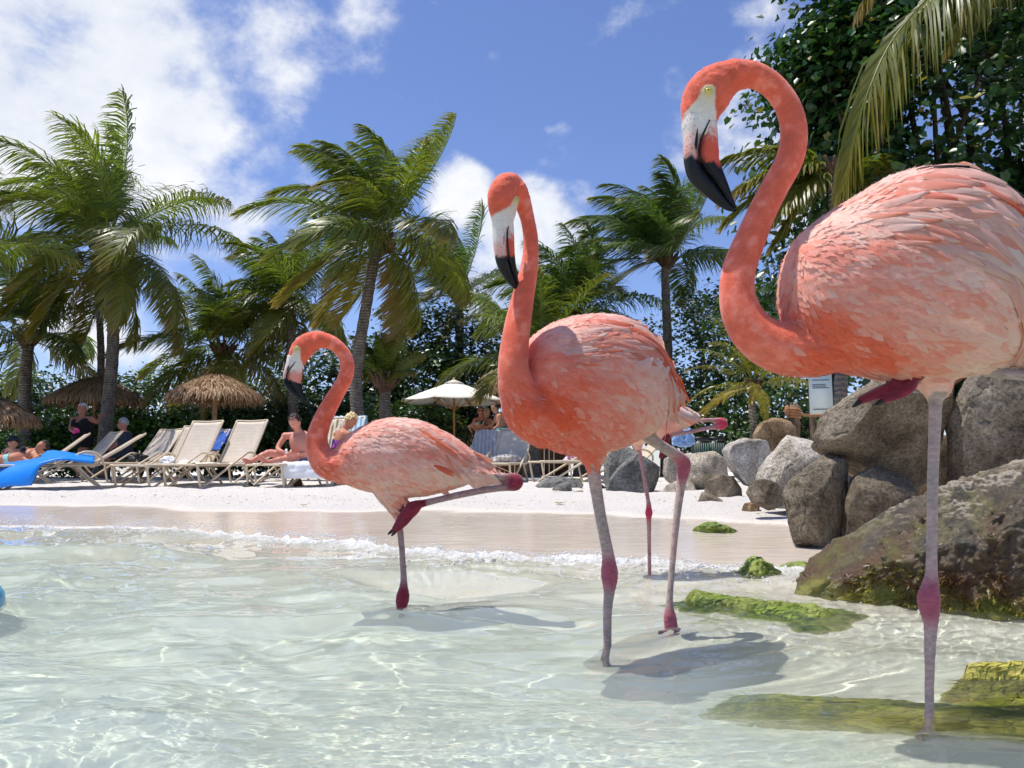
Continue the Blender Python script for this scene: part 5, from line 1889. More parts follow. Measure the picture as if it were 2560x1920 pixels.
def algae_stone(label, poly, Yf, thick, seed, palette, zt, res=40, squash=None, red=None, ztop=None):
    V, F, c, s = boulder('', poly, Yf, thick, None, seed, res=res, facets=3, rough=0.04, squar=2.0, ret=True)
    P = V
    bed = gz(c[0], c[1]) - 0.03
    if ztop is not None:          # sink so that the crown just clears (or stays under) the water
        V = V + np.array([0, 0, ztop - V[:, 2].max()])
    zm = V[:, 2].max() - 0.4 * (V[:, 2].max() - V[:, 2].min())
    if V[:, 2].min() > bed:       # stand on the bed
        V[:, 2] = np.where(V[:, 2] < zm, zm - (zm - V[:, 2]) * (zm - bed) / (zm - V[:, 2].min()), V[:, 2])
    n1, n2, n3 = fbm(P * 11 + seed, 4), fbm(P * np.array([20, 45, 45]) + seed, 4), fbm(P * 90, 3)
    N3 = (V - V.mean(0)) / (np.linalg.norm(V - V.mean(0), axis=1)[:, None] + 1e-9)
    V = V + N3 * (0.006 * n2 + 0.004 * n3 + 0.012 * n1)[:, None] * np.array([1.6, 1.6, 0.8])
    a = smooth(-0.5, 0.6, n2)[:, None]
    col = palette[0] * (1 - a) + palette[1] * a
    b_ = smooth(0.1, 0.5, n1)[:, None]
    col = col * (1 - 0.6 * b_) + palette[2] * 0.6 * b_
    if red is not None:
        f = np.zeros(len(V))
        for (px, py, rr, Yr) in red:
            q = np.array(at(px, py, Yr))
            f = np.maximum(f, np.exp(-(((V[:, 0] - q[0]) / rr) ** 2 + ((V[:, 1] - q[1]) / (rr * 0.55)) ** 2)))
        f = smooth(0.25, 0.6, f + 0.35 * n2)[:, None]
        col = col * (1 - f) + srgb(150, 82, 46) * (1 + 0.4 * n3[:, None]) * f
    o = obj('mossy_stone', V - np.array([c[0], c[1], zt]), F, M_ALGAE, None, np.clip(col, 0.004, .8))
    o.location = (c[0], c[1], zt)
    o.cycles.is_caustics_receiver = True
    tag(o, label, 'stone', 'algae covered stones in the shallows')
    return o


GA = [srgb(80, 100, 32), srgb(122, 140, 46), srgb(150, 158, 72)]
algae_stone('bright mossy stone on the wet sand beside the raised leg', [(1722, 1340), (1740, 1316), (1775, 1307), (1815, 1311), (1838, 1326), (1845, 1345), (1780, 1352)], 5.2, 0.8, 51, GA, 0.0, 30)
algae_stone('pointed mossy stone rising from the shallow water', [(1830, 1450), (1845, 1425), (1878, 1396), (1900, 1398), (1925, 1420), (1950, 1446), (1940, 1468), (1860, 1470)], 3.35, 0.9, 52, GA, -0.05, 34)
algae_stone('small flat tuft of moss beside the wet boulder', [(1960, 1420), (1975, 1408), (2000, 1406), (2022, 1414), (2020, 1430), (1985, 1434)], 3.6, 0.9, 53, GA, -0.02, 22)


def algae_mound(label, A, B, w0, w1, ztop, palette, seed, red=None, rough=0.012):
    """weed covered stone swelling out of the sea bed, from A to B"""
    A, B = np.array(A, float), np.array(B, float)
    ax = B - A
    Ln = np.hypot(*ax)
    ax /= Ln
    pr = np.array([-ax[1], ax[0]])
    nt, ns = 90, 52
    t = np.linspace(-0.22, 1.22, nt)
    s = np.linspace(-1.5, 1.5, ns)
    T, S_ = np.meshgrid(t, s, indexing='ij')
    wd = w0 + (w1 - w0) * np.clip(T, 0, 1)
    X = A[0] + ax[0] * T * Ln + pr[0] * S_ * wd
    Y = A[1] + ax[1] * T * Ln + pr[1] * S_ * wd
    P = np.stack([X, Y, X * 0 + seed], -1).reshape(-1, 3)
    n1 = fbm(P * np.array([6, 9, 1]), 4).reshape(X.shape)
    n2 = fbm(P * np.array([22, 48, 1]) + 3, 4).reshape(X.shape)
    n3 = fbm(P * 95, 3).reshape(X.shape)
    end = np.maximum(np.maximum(-T, T - 1) / 0.22, 0)
    rr = np.hypot(S_, end * 1.0) + 0.32 * n1
    h = 1 - smooth(0.25, 1.15, rr)
    bed = full_ground(X.ravel(), Y.ravel()).reshape(X.shape)
    Z = bed - 0.012 + h * (ztop - bed + 0.012) + h * (rough * n1 + 0.005 * n2 + 0.002 * n3)
    V = np.stack([X, Y, Z], -1).reshape(-1, 3)
    idx = np.arange(nt * ns).reshape(nt, ns)
    F = np.stack([idx[:-1, :-1], idx[1:, :-1], idx[1:, 1:], idx[:-1, 1:]], -1).reshape(-1, 4)
    a = smooth(-0.5, 0.6, n2).reshape(-1, 1)
    col = palette[0] * (1 - a) + palette[1] * a
    b_ = smooth(0.0, 0.5, n1).reshape(-1, 1)
    col = col * (1 - 0.6 * b_) + palette[2] * 0.6 * b_
    if red is not None:
        f = np.zeros(len(V))
        for (x, y, r) in red:
            f = np.maximum(f, np.exp(-(((V[:, 0] - x) / r) ** 2 + ((V[:, 1] - y) / (r * 0.5)) ** 2)))
        f = smooth(0.3, 0.6, f + 0.35 * n2.ravel())[:, None]
        col = col * (1 - f) + srgb(150, 82, 46) * (1 + 0.4 * n3.reshape(-1, 1)) * f
    sandk = (1 - smooth(0.05, 0.3, h)).reshape(-1, 1)
    col = col * (1 - sandk) + srgb(196, 188, 140) * sandk
    c = np.array([*(A + B) / 2, gz(*((A + B) / 2))])
    o = obj('mossy_stone', V - c, F, M_ALGAE, None, np.clip(col, 0.004, .85))
    o.location = c
    o.cycles.is_caustics_receiver = True
    tag(o, label, 'stone', 'algae covered stones in the shallows')
    # weed strands combed by the swell
    rng = np.random.RandomState(seed)
    ok = np.where(h.ravel() > 0.45)[0]
    k = rng.choice(ok, 1500)
    p = V[k]
    d = np.array([-0.9, 0.1, -0.06]) + rng.normal(0, 0.35, p.shape) * np.array([1, 1, 0.35])
    d /= np.linalg.norm(d, axis=1)[:, None]
    ln = rng.uniform(0.012, 0.04, len(p))[:, None]
    sd = np.cross(d, np.array([0, 0.2, 1.0]))
    sd /= np.linalg.norm(sd, axis=1)[:, None]
    VV = np.stack([p + sd * 0.0016, p - sd * 0.0016, p + d * ln], 1).reshape(-1, 3)
    w_o = obj('weed', VV, np.arange(len(VV)).reshape(-1, 3), bpy.data.materials['seaweed_strands'], o, np.repeat(np.clip(col[k] * rng.uniform(0.7, 1.5, (len(p), 1)), 0, .8), 3, 0))
    w_o['kind'] = 'stuff'
    w_o.cycles.is_caustics_receiver = True
    return o


GY = [srgb(138, 136, 40), srgb(180, 172, 62), srgb(198, 186, 92)]
algae_mound('broad green stone barely breaking the surface beside the walking bird', (0.66, 2.86), (0.98, 2.52), 0.10, 0.17, 0.020, GA, 54)
algae_mound('yellow green weed covered shelf under water at lower right', (0.55, 1.66), (1.30, 1.50), 0.07, 0.17, -0.018, GY, 55, [(0.86, 1.66, 0.07), (1.12, 1.60, 0.06)])
algae_mound('wet yellow green weed mound breaking the surface at lower right', (1.00, 1.75), (1.45, 1.68), 0.06, 0.12, 0.016, GY, 56, [(1.05, 1.66, 0.05)], 0.035)
# ------------------------------------------------------------------ palms and trees
def mat_leaf(name, rough=0.42, tr=0.30, spec=0.5, nscale=3.0):
    m, N, L, b = mat_new(name)
    c = nattr(N)
    L.new(c, b.inputs['Base Color'])
    b.inputs['Roughness'].default_value = rough
    b.inputs['Specular IOR Level'].default_value = spec
    t = N.new('ShaderNodeBsdfTranslucent')
    c2 = nmix(N, L, 1.0, c, (1.5, 1.6, 0.7), 'MULTIPLY')
    L.new(c2, t.inputs[0])
    ms = N.new('ShaderNodeMixShader')
    ms.inputs[0].default_value = tr
    L.new(b.outputs[0], ms.inputs[1])
    L.new(t.outputs[0], ms.inputs[2])
    L.new(ms.outputs[0], N['Material Output'].inputs[0])
    return m


M_FROND = mat_leaf('palm_leaflet', 0.38, 0.36, 0.5)
M_LEAF = mat_leaf('broad_leaf', 0.36, 0.22, 0.5)


def mat_trunk():
    m, N, L, b = mat_new('palm_trunk_bark')
    tc = N.new('ShaderNodeTexCoord')
    w = N.new('ShaderNodeTexWave')
    w.bands_direction = 'Z'
    w.inputs['Scale'].default_value = 5.0
    w.inputs['Distortion'].default_value = 3.5
    w.inputs['Detail'].default_value = 3
    w.inputs['Detail Scale'].default_value = 2.5
    L.new(tc.outputs['Object'], w.inputs[0])
    n = nnoise(N, L, 9, 6, 0.7, tc.outputs['Object'], (1, 1, 0.5))
    c = nramp(N, L, n, [(0.3, srgb(84, 76, 68)), (0.55, srgb(128, 118, 106)), (0.8, srgb(160, 150, 136))])
    k = nramp(N, L, w.outputs['Fac'], [(0.0, (0.62,) * 3), (0.35, (1, 1, 1))])
    c = nmix(N, L, 0.75, c, nmix(N, L, 1.0, c, k, 'MULTIPLY'))
    L.new(c, b.inputs['Base Color'])
    b.inputs['Roughness'].default_value = 0.95
    L.new(nbump(N, L, nmath(N, L, 'ADD', w.outputs['Fac'], n), 0.8, 0.03), b.inputs['Normal'])
    return m


M_TRUNK = mat_trunk()
M_FIBRE = col_mat('palm_fibre', 0.9, 40, 0.4, 0.6, 60, 0.02)
M_BARK = simple_mat('tree_bark', srgb(88, 76, 62), 0.95, noise_scale=7, noise_amt=0.45, bump=0.6, bump_scale=18)

WIND = np.array([-1.0, 0.15, 0.0])


def frond_mesh(rng, origin, az, el, length, droop, wind, green, dry, nleaf=58, leaf_len=0.62, seg=26, width=0.034, curl=0.5, path=None):
    """one feather-shaped leaf: rachis plus two ranks of leaflets"""
    d = np.array([math.cos(az) * math.cos(el), math.sin(az) * math.cos(el), math.sin(el)])
    ds = length / (seg - 1)
    P = [np.array(origin, float)]
    for i in range(seg - 1):
        s = i / seg
        d = d + (np.array([0, 0, -1.0]) * droop * (0.25 + 1.3 * s) + WIND * wind * (0.3 + 1.2 * s)) * (ds / length) * 1.15
        d = d / np.linalg.norm(d)
        P.append(P[-1] + d * ds)
    P = np.array(P) if path is None else resample(np.array(path), seg)
    if path is not None:
        length = float(np.linalg.norm(np.diff(P, axis=0), axis=1).sum())
    T = np.gradient(P, axis=0)
    T /= np.linalg.norm(T, axis=1)[:, None]
    side = np.cross(T, np.array([0, 0, 1.0]))
    nrm = np.linalg.norm(side, axis=1)
    side[nrm < 1e-3] = np.array([1, 0, 0])
    side /= np.linalg.norm(side, axis=1)[:, None] + 1e-9
    roll = rng.normal(0, 0.35)
    up = np.cross(side, T)
    side = side * math.cos(roll) + up * math.sin(roll)
    up = np.cross(side, T)
    mb = MB()
    rr = np.linspace(0.024, 0.004, seg) * (length / 3.0) ** 0.5
    stem = green * 1.3 + np.array([0.05, 0.04, 0.0])
    V, F, Tt = loft(P, rr, rr * 0.7, up, 5, False)
    sc_ = np.linspace(0, 1, seg)
    cc = np.repeat(stem[None] * (1 - 0.3 * sc_[:, None]) + np.array([0.12, 0.09, 0.03]) * 0.3 * sc_[:, None], 5, 0)
    mb.add(V, F, cc)
    # leaflets
    t = np.linspace(0.16, 0.995, nleaf)
    ii = t * (seg - 1)
    i0 = np.clip(ii.astype(int), 0, seg - 2)
    f = (ii - i0)[:, None]
    B = P[i0] * (1 - f) + P[i0 + 1] * f
    Tg = T[i0] * (1 - f) + T[i0 + 1] * f
    Sd = side[i0] * (1 - f) + side[i0 + 1] * f
    Up = up[i0] * (1 - f) + up[i0 + 1] * f
    ll = leaf_len * (0.35 + 0.65 * np.sin(np.pi * np.clip(t * 0.86 + 0.16, 0, 1)) ** 0.8) * (length / 3.0) ** 0.6
    for sg in (1, -1):
        n = len(t)
        jit = rng.normal(0, 0.09, (n, 3))
        dr = Sd * sg * (0.92 - 0.35 * t[:, None]) + Tg * (0.42 + 0.5 * t[:, None]) + Up * (0.22 + 0.1 * rng.normal(size=(n, 1))) + jit
        dr += WIND * wind * 0.25
        dr /= np.linalg.norm(dr, axis=1)[:, None]
        lk = (ll * rng.uniform(0.85, 1.1, n))[:, None]
        g = np.array([0, 0, -1.0])
        d1 = dr + g * curl * 0.25 + WIND * wind * 0.20
        d1 /= np.linalg.norm(d1, axis=1)[:, None]
        d2 = d1 + g * curl * 0.75 + WIND * wind * 0.60 + jit * 0.8
        d2 /= np.linalg.norm(d2, axis=1)[:, None]
        d3 = d2 + g * curl * 0.8 + WIND * wind * 0.55
        d3 /= np.linalg.norm(d3, axis=1)[:, None]
        p0 = B
        p1 = p0 + d1 * lk * 0.36
        p2 = p1 + d2 * lk * 0.36
        p3 = p2 + d3 * lk * 0.30
        wv = np.cross(dr, Up)
        wv = wv / (np.linalg.norm(wv, axis=1)[:, None] + 1e-9)
        wv = np.cross(np.cross(dr, wv), dr) * 0.35 + Tg * 0.9
        wv = wv - (wv * dr).sum(1)[:, None] * dr
        wv /= np.linalg.norm(wv, axis=1)[:, None] + 1e-9
        w0, w1, w2 = width * 0.45, width, width * 0.75
        VV = np.stack([p0 + wv * w0 / 2, p0 - wv * w0 / 2, p1 + wv * w1 / 2, p1 - wv * w1 / 2, p2 + wv * w2 / 2, p2 - wv * w2 / 2, p3], 1)
        base = (np.arange(n) * 7)[:, None]
        Q = np.concatenate([base + np.array([[0, 1, 3, 2]]), base + np.array([[2, 3, 5, 4]])])
        Tr = base + np.array([[4, 5, 6]])
        dryk = np.clip(dry + rng.normal(0, 0.12, n) - 0.25 * (1 - t) + 0.2 * (t > 0.9), 0, 1)
        gold = np.array([0.34, 0.19, 0.028])
        straw = np.array([0.36, 0.30, 0.17])
        gg = green[None] * rng.uniform(0.75, 1.3, (n, 1))
        tipdry = np.clip(dryk * 1.6, 0, 1)[:, None]
        cbase = gg * (1 - 0.5 * dryk[:, None]) + gold * 0.5 * dryk[:, None]
        ctip = gg * (1 - tipdry) + (gold * 0.75 + straw * 0.25) * tipdry
        CC = np.stack([cbase, cbase, cbase * 0.8 + ctip * 0.2, cbase * 0.8 + ctip * 0.2, cbase * 0.35 + ctip * 0.65, cbase * 0.35 + ctip * 0.65, ctip], 1)
        n0 = mb.n
        mb.add(VV.reshape(-1, 3), Q, CC.reshape(-1, 3))
        mb.t.append(Tr + n0)
    return mb


def palm(label, base_px, crown_px, Y, r0, nfr, flen, seed, wind=0.55, bend=0.0, green=(0.045, 0.085, 0.018), dry=0.12, nuts=0, low=-0.7, leaf_len=0.98, nleaf=86, trunk=True, width=0.037, els=None, base_xy=None, group='coconut palms behind the beach', extra=(), paths=(), droop=1.15, curl=0.75):
    rng = np.random.RandomState(seed)
    top = np.array(at(crown_px[0], crown_px[1], Y))
    if base_xy is None:
        bx = at(base_px[0], base_px[1], Y).x
        bx, by = bx, Y
    else:
        bx, by = base_xy
    bz = gz(bx, by) - 0.05
    root = empty('palm_tree', (bx, by, bz), 0, label, 'palm tree', group)
    b0 = np.array([bx, by, bz])
    mid = (b0 + top) / 2
    n = 40
    t = np.linspace(0, 1, n)
    Pp = b0[None] * (1 - t)[:, None] + top[None] * t[:, None]
    Pp[:, 0] += bend * np.sin(math.pi * t) * (1 - 0.3 * t)
    Pp[:, 0] += 0.03 * np.sin(t * 9 + seed)
    rad = r0 * (1.0 - 0.32 * t) * (1 + 0.35 * np.exp(-t * 14)) * (1 + 0.035 * np.sin(t * 120))
    mb = MB()
    if trunk:
        add_loft(mb, Pp, rad, rad, (0, 1, 0), 14)
        mb.obj('trunk', M_TRUNK, root)
    # fibrous crown shaft and old leaf bases
    g = MB()
    for i in range(16):
        a = i * 2.4
        e0 = top + np.array([math.cos(a), math.sin(a), -0.55 + 0.02 * i]) * r0 * 0.75
        e1 = top + np.array([math.cos(a) * 1.7, math.sin(a) * 1.7, 0.6 + 0.06 * i]) * r0 * 1.25
        add_loft(g, np.linspace(e0, e1, 5), np.linspace(r0 * 0.48, r0 * 0.16, 5), None, (0, 0.3, 1), 6, col=np.array([0.10, 0.055, 0.03]) * rng.uniform(0.7, 1.6))
    add_ell(g, top - np.array([0, 0, r0 * 0.2]), (r0 * 0.95, r0 * 0.95, r0 * 1.7), 12, 8, col=np.array([0.09, 0.05, 0.03]))
    g.obj('crown_shaft', M_FIBRE, root)
    for i in range(nuts):
        a = rng.uniform(0, 6.28)
        g = MB()
        add_ell(g, top + np.array([math.cos(a) * r0 * 1.9, math.sin(a) * r0 * 1.9, -r0 * rng.uniform(0.2, 1.4)]), (0.095, 0.095, 0.125), 12, 8, col=np.array([0.13, 0.075, 0.025]) * rng.uniform(0.7, 1.3))
        g.obj('coconut', M_FIBRE, root)
    for i in range(nfr):
        k = (i + 0.5) / nfr
        az = i * 2.39996 + rng.normal(0, 0.2)
        kk = k ** 1.25
        el = (math.pi / 2 - 0.12) * (1 - kk) + low * kk + rng.normal(0, 0.10)
        gr = np.array(green) * rng.uniform(0.75, 1.3)
        if el < 0.1:
            gr = gr * np.array([1.15, 1.0, 0.9])
        dr = dry * (0.25 + 2.2 * k ** 2) * rng.uniform(0.3, 1.6)
        m = frond_mesh(rng, top + np.array([math.cos(az), math.sin(az), 0]) * r0 * 0.4 + np.array([0, 0, r0 * (1.2 - 1.4 * k)]), az, el, flen * rng.uniform(0.85, 1.08) * (1 - 0.18 * abs(1 - 2 * k) ** 2),
                       (0.75 + 0.5 * k) * droop, wind * rng.uniform(0.6, 1.3), gr, dr, nleaf, leaf_len, width=width, curl=curl)
        m.obj('frond', M_FROND, root)
    for (pts, dr, lf_, cu_) in paths:
        m = frond_mesh(rng, top, 0, 0, 1, 1, 0.05, np.array(green) * 1.1, dr, int(nleaf * 1.7), lf_, width=width, curl=cu_, path=[np.array(at(*q)) for q in pts])
        m.obj('frond', M_FROND, root)
    for (az, el, ln, drp, wnd, dr) in extra:
        m = frond_mesh(rng, top + np.array([0, 0, r0 * 0.3]), az, el, ln, drp, wnd, np.array(green) * 1.1, dr, nleaf, leaf_len, width=width, curl=curl)
        m.obj('frond', M_FROND, root)
    return root


G1 = (0.120, 0.165, 0.024)
G2 = (0.075, 0.125, 0.026)
palm('tall leaning coconut palm at the left behind the standing woman', (250, 1150), (268, 610), 18.5, 0.165, 30, 3.5, 2, 0.85, 0.25, G1, 0.16, nuts=4, low=-0.95)
palm('thinner palm trunk just left of the tall left palm', (255, 1150), (248, 650), 20.5, 0.11, 8, 2.6, 3, 0.5, 0.0, G2, 0.10, low=-0.6)
palm('tallest coconut palm in the centre with clusters of nuts', (922, 1120), (946, 600), 16.5, 0.155, 30, 3.0, 14, 1.0, -0.38, G1, 0.22, nuts=9, low=-0.75)
palm('coconut palm behind the left bird\'s head, crown above the thatch', (735, 1120), (728, 770), 21.0, 0.16, 25, 2.7, 5, 0.75, 0.0, G1, 0.14, nuts=3, low=-0.7)
palm('short coconut palm rising behind the middle thatched parasol', (565, 1120), (558, 880), 21.5, 0.18, 24, 2.8, 6, 0.6, 0.0, G1, 0.18, low=-0.55)
palm('slim windswept palm between the centre palm and the middle bird', (1130, 1100), (1148, 745), 27.0, 0.2, 20, 3.2, 7, 1.0, 0.1, G2, 0.10, low=-0.1)
palm('dark bushy palm whose crown shows behind the middle bird\'s neck', (1450, 1120), (1452, 800), 21.0, 0.19, 26, 2.8, 8, 0.6, 0.0, G2, 0.08, low=-0.5)
palm('windblown palm with a bare trunk between the two near birds', (1666, 1120), (1666, 655), 21.0, 0.16, 25, 2.9, 9, 1.0, 0.0, G2, 0.08, low=0.25, extra=[(0.1, 0.35, 2.6, 1.3, -0.2, 0.1), (0.6, 0.9, 2.8, 0.9, 0.0, 0.0)])
palm('low palm by the white parasol with one drooping frond', (1330, 1120), (1345, 905), 19.5, 0.2, 14, 2.6, 10, 0.35, 0.0, G1, 0.16, low=-0.4)
palm('low dark palm at the left edge under the tall one', (60, 1130), (70, 850), 19.5, 0.18, 18, 2.7, 11, 0.6, 0.0, G2, 0.14, low=-0.6)
palm('leaning palm at the far left whose fronds enter the frame', (-150, 1150), (-175, 660), 16.0, 0.17, 16, 2.9, 13, 0.45, 0.0, G1, 0.15, low=-0.7)
palm('palm half hidden by the big tree behind the right bird', (2098, 1000), (2092, 430), 9.0, 0.10, 0, 1.75, 15, 0.5, 0.0, (0.115, 0.140, 0.018), 0.25, leaf_len=0.72,
     extra=[(3.1, 0.45, 1.45, 1.0, 0.2, 0.15), (3.35, 0.05, 1.4, 0.9, 0.1, 0.3), (2.8, 0.15, 1.4, 0.9, 0.1, 0.35), (3.5, -0.4, 1.35, 0.8, 0.1, 0.35), (2.7, -0.35, 1.3, 0.8, 0.1, 0.3), (3.14, -0.75, 1.25, 0.6, 0.1, 0.4), (0.4, 0.3, 1.3, 1.0, 0.0, 0.2), (3.0, -0.15, 1.5, 0.9, 0.2, 0.2)])
palm('small golden green palm low behind the right bird\'s breast', (1872, 1080), (1885, 965), 14.0, 0.08, 18, 1.5, 16, 0.5, 0.0, (0.16, 0.17, 0.02), 0.25, low=-0.3, leaf_len=0.36, nleaf=40, width=0.024)
palm('young palm with a thick stump between centre palm and hedge', (975, 1130), (962, 960), 17.4, 0.17, 11, 1.25, 17, 0.3, 0.0, G1, 0.12, low=0.6, leaf_len=0.6)
# near palm whose crown is above the frame at the top right
palm('near palm overhead at top right with hanging green and orange fronds', (2850, 1200), (2760, -130), 7.4, 0.15, 9, 2.6, 18, 0.1, 0.0, (0.100, 0.122, 0.012), 0.12, low=0.1, nleaf=80, leaf_len=0.8, width=0.030, base_xy=(6.4, 8.4), group=None,
     paths=[([(2760, -230, 7.4), (2560, -170, 7.2), (2360, -40, 7.0), (2235, 95, 6.9), (2170, 230, 6.8), (2135, 350, 6.8), (2108, 470, 6.8)], 0.24, 0.85, 2.2),
            ([(2760, -230, 7.4), (2650, -150, 7.6), (2530, -90, 7.8), (2430, 0, 8.0), (2370, 110, 8.1)], 0.30, 0.85, 2.2),
            ([(2760, -130, 7.4), (2700, -60, 7.0), (2640, 40, 6.8), (2600, 160, 6.7)], 0.7, 0.8, 2.0),
            ([(2760, -130, 7.4), (2500, -260, 7.4), (2330, -190, 7.4), (2220, -90, 7.5), (2150, 20, 7.5)], 0.4, 0.7, 1.6)])


def tree(name, label, px, py, Y, rx, ry, rz, nclump, nleaf, leaf, seed, green, group, trunk_px=None, clump_r=0.45, hole=0.0, flowers=0, limbs=6, shade=0.55, shape='quad', single=0, cat='tree', base_z=None):
    """broad-leaved tree or shrub: limbs and a crown of leaf clumps; (px, py) is the crown's middle"""
    rng = np.random.RandomState(seed)
    c = np.array(at(px, py, Y))
    bx = c[0] if trunk_px is None else at(trunk_px, 1180, Y).x
    bz = gz(bx, Y) - 0.05
    root = empty(name, (bx, Y, bz), 0, label, cat, group)
    # clump centres: shell-biased, uneven
    q = rng.normal(size=(nclump, 3))
    q /= np.linalg.norm(q, axis=1)[:, None]
    rad = rng.uniform(0.30, 1.0, nclump) ** 0.5
    lump = 1 + 0.28 * fbm(q * 1.6 + seed, 3)
    C = q * (rad * lump)[:, None] * np.array([rx, ry, rz]) + c
    C = C[C[:, 2] > bz + 0.1]
    if len(C) == 0:
        return root
    # limbs
    mb = MB()
    top = c - np.array([0, 0, rz * 0.25])
    b0 = np.array([bx, Y, bz])
    tr = max(0.05, 0.055 * rz)
    p = resample(np.array([b0, (b0 * 0.5 + top * 0.5) + rng.normal(0, 0.08, 3) * rx, top]), 14)
    add_loft(mb, p, np.linspace(tr, tr * 0.6, 14), None, (0, 1, 0), 8)
    mb.obj('trunk', M_BARK, root)
    order = rng.permutation(len(C))[:limbs]
    for i in order:
        e = C[i]
        s0 = p[rng.randint(5, 14)]
        m1 = (s0 + e) / 2 + rng.normal(0, 0.1, 3) * rx + np.array([0, 0, -0.1 * rz])
        g = MB()
        add_loft(g, resample(np.array([s0, m1, e]), 10), np.linspace(tr * 0.45, tr * 0.10, 10), None, (0, 1, 0), 6)
        g.obj('limb', M_BARK, root)
    # leaves
    nl = nleaf
    n = len(C) * nl
    cc = np.repeat(C, nl, 0)
    off = rng.normal(size=(n, 3)) * clump_r * np.array([1, 1, 0.62]) * 0.55
    P = cc + off
    ok = P[:, 2] > bz + 0.05
    P, off, cc = P[ok], off[ok], cc[ok]
    n = len(P)
    out = off + (cc - c) * 0.5
    nr = out / (np.linalg.norm(out, axis=1)[:, None] + 1e-6) * 0.6 + np.array([0, 0, 0.75]) + rng.normal(0, 0.5, (n, 3))
    nr /= np.linalg.norm(nr, axis=1)[:, None]
    tg = np.cross(nr, rng.normal(size=(n, 3)))
    tg /= np.linalg.norm(tg, axis=1)[:, None] + 1e-9
    bt = np.cross(nr, tg)
    sz = (leaf * rng.uniform(0.65, 1.25, n))[:, None]
    droop = -nr * 0.15
    base = P - tg * sz * 0.5
    tip = P + tg * sz * 0.55 + droop * sz
    tone = rng.uniform(0.6, 1.35, (n, 1)) * np.repeat(rng.uniform(0.7, 1.25, (len(C), 1)), nl, 0)[ok]
    col = np.array(green)[None] * tone
    yel = (rng.rand(n) < 0.03)[:, None]
    col = np.where(yel, np.array([0.22, 0.2, 0.03])[None], col)
    if shape == 'quad':
        l = P + bt * sz * 0.42 + nr * sz * 0.08
        r = P - bt * sz * 0.42 + nr * sz * 0.08
        VV = np.stack([base, l, tip, r], 1)
        F = (np.arange(n) * 4)[:, None] + np.array([[0, 1, 2], [0, 2, 3]])[:, None, :].reshape(1, -1)
        F = F.reshape(-1, 3)
        k = 4
    else:                                   # heart-shaped leaf, folded along the midrib
        l1 = base + bt * sz * 0.34 - tg * sz * 0.10 + nr * sz * 0.10
        r1 = base - bt * sz * 0.34 - tg * sz * 0.10 + nr * sz * 0.10
        l2 = P + bt * sz * 0.46 + nr * sz * 0.10
        r2 = P - bt * sz * 0.46 + nr * sz * 0.10
        VV = np.stack([base, l1, l2, tip, r2, r1], 1)
        F = ((np.arange(n) * 6)[:, None, None] + np.array([[0, 1, 2], [0, 2, 3], [0, 3, 4], [0, 4, 5]])[None]).reshape(-1, 3)
        k = 6
    pick = np.zeros(n, bool)
    if single:
        dcam = np.linalg.norm(P - np.array([0, 0, CAM_H]), axis=1)
        u = P[:, 0] / P[:, 1]
        v = (P[:, 2] - CAM_H) / P[:, 1]
        vis = (u < 0.64) & (v < 0.58)
        dcam = np.where(vis, dcam, 1e9)
        pick[np.argsort(dcam)[:single]] = True
    tri_per = 2 if k == 4 else 4
    Fr = F.reshape(n, tri_per, 3)
    CCall = np.repeat(col, k, 0)
    keepF = Fr[~pick].reshape(-1, 3)
    crown = obj('crown', VV.reshape(-1, 3), keepF, M_LEAF, root, CCall, False)
    crown['kind'] = 'stuff'
    if single:
        for i in np.where(pick)[0]:
            v = VV[i]
            f = Fr[i] - Fr[i].min()
            obj('leaf', v, f, M_LEAF, crown, np.tile(col[i], (k, 1)), False)
    for i in range(flowers):
        j = rng.randint(n)
        g = MB()
        for a in range(5):
            th = a * 1.2566
            e = P[j] + (tg[j] * math.cos(th) + bt[j] * math.sin(th)) * 0.045 + np.array([0, -0.06, 0])
            add_ell(g, e, (0.030, 0.030, 0.022), 6, 4, col=np.array([0.75, 0.72, 0.42]))
        g.obj('flower', col_mat('pale_petal', 0.6) if i == 0 else bpy.data.materials['pale_petal'], root)
    return root


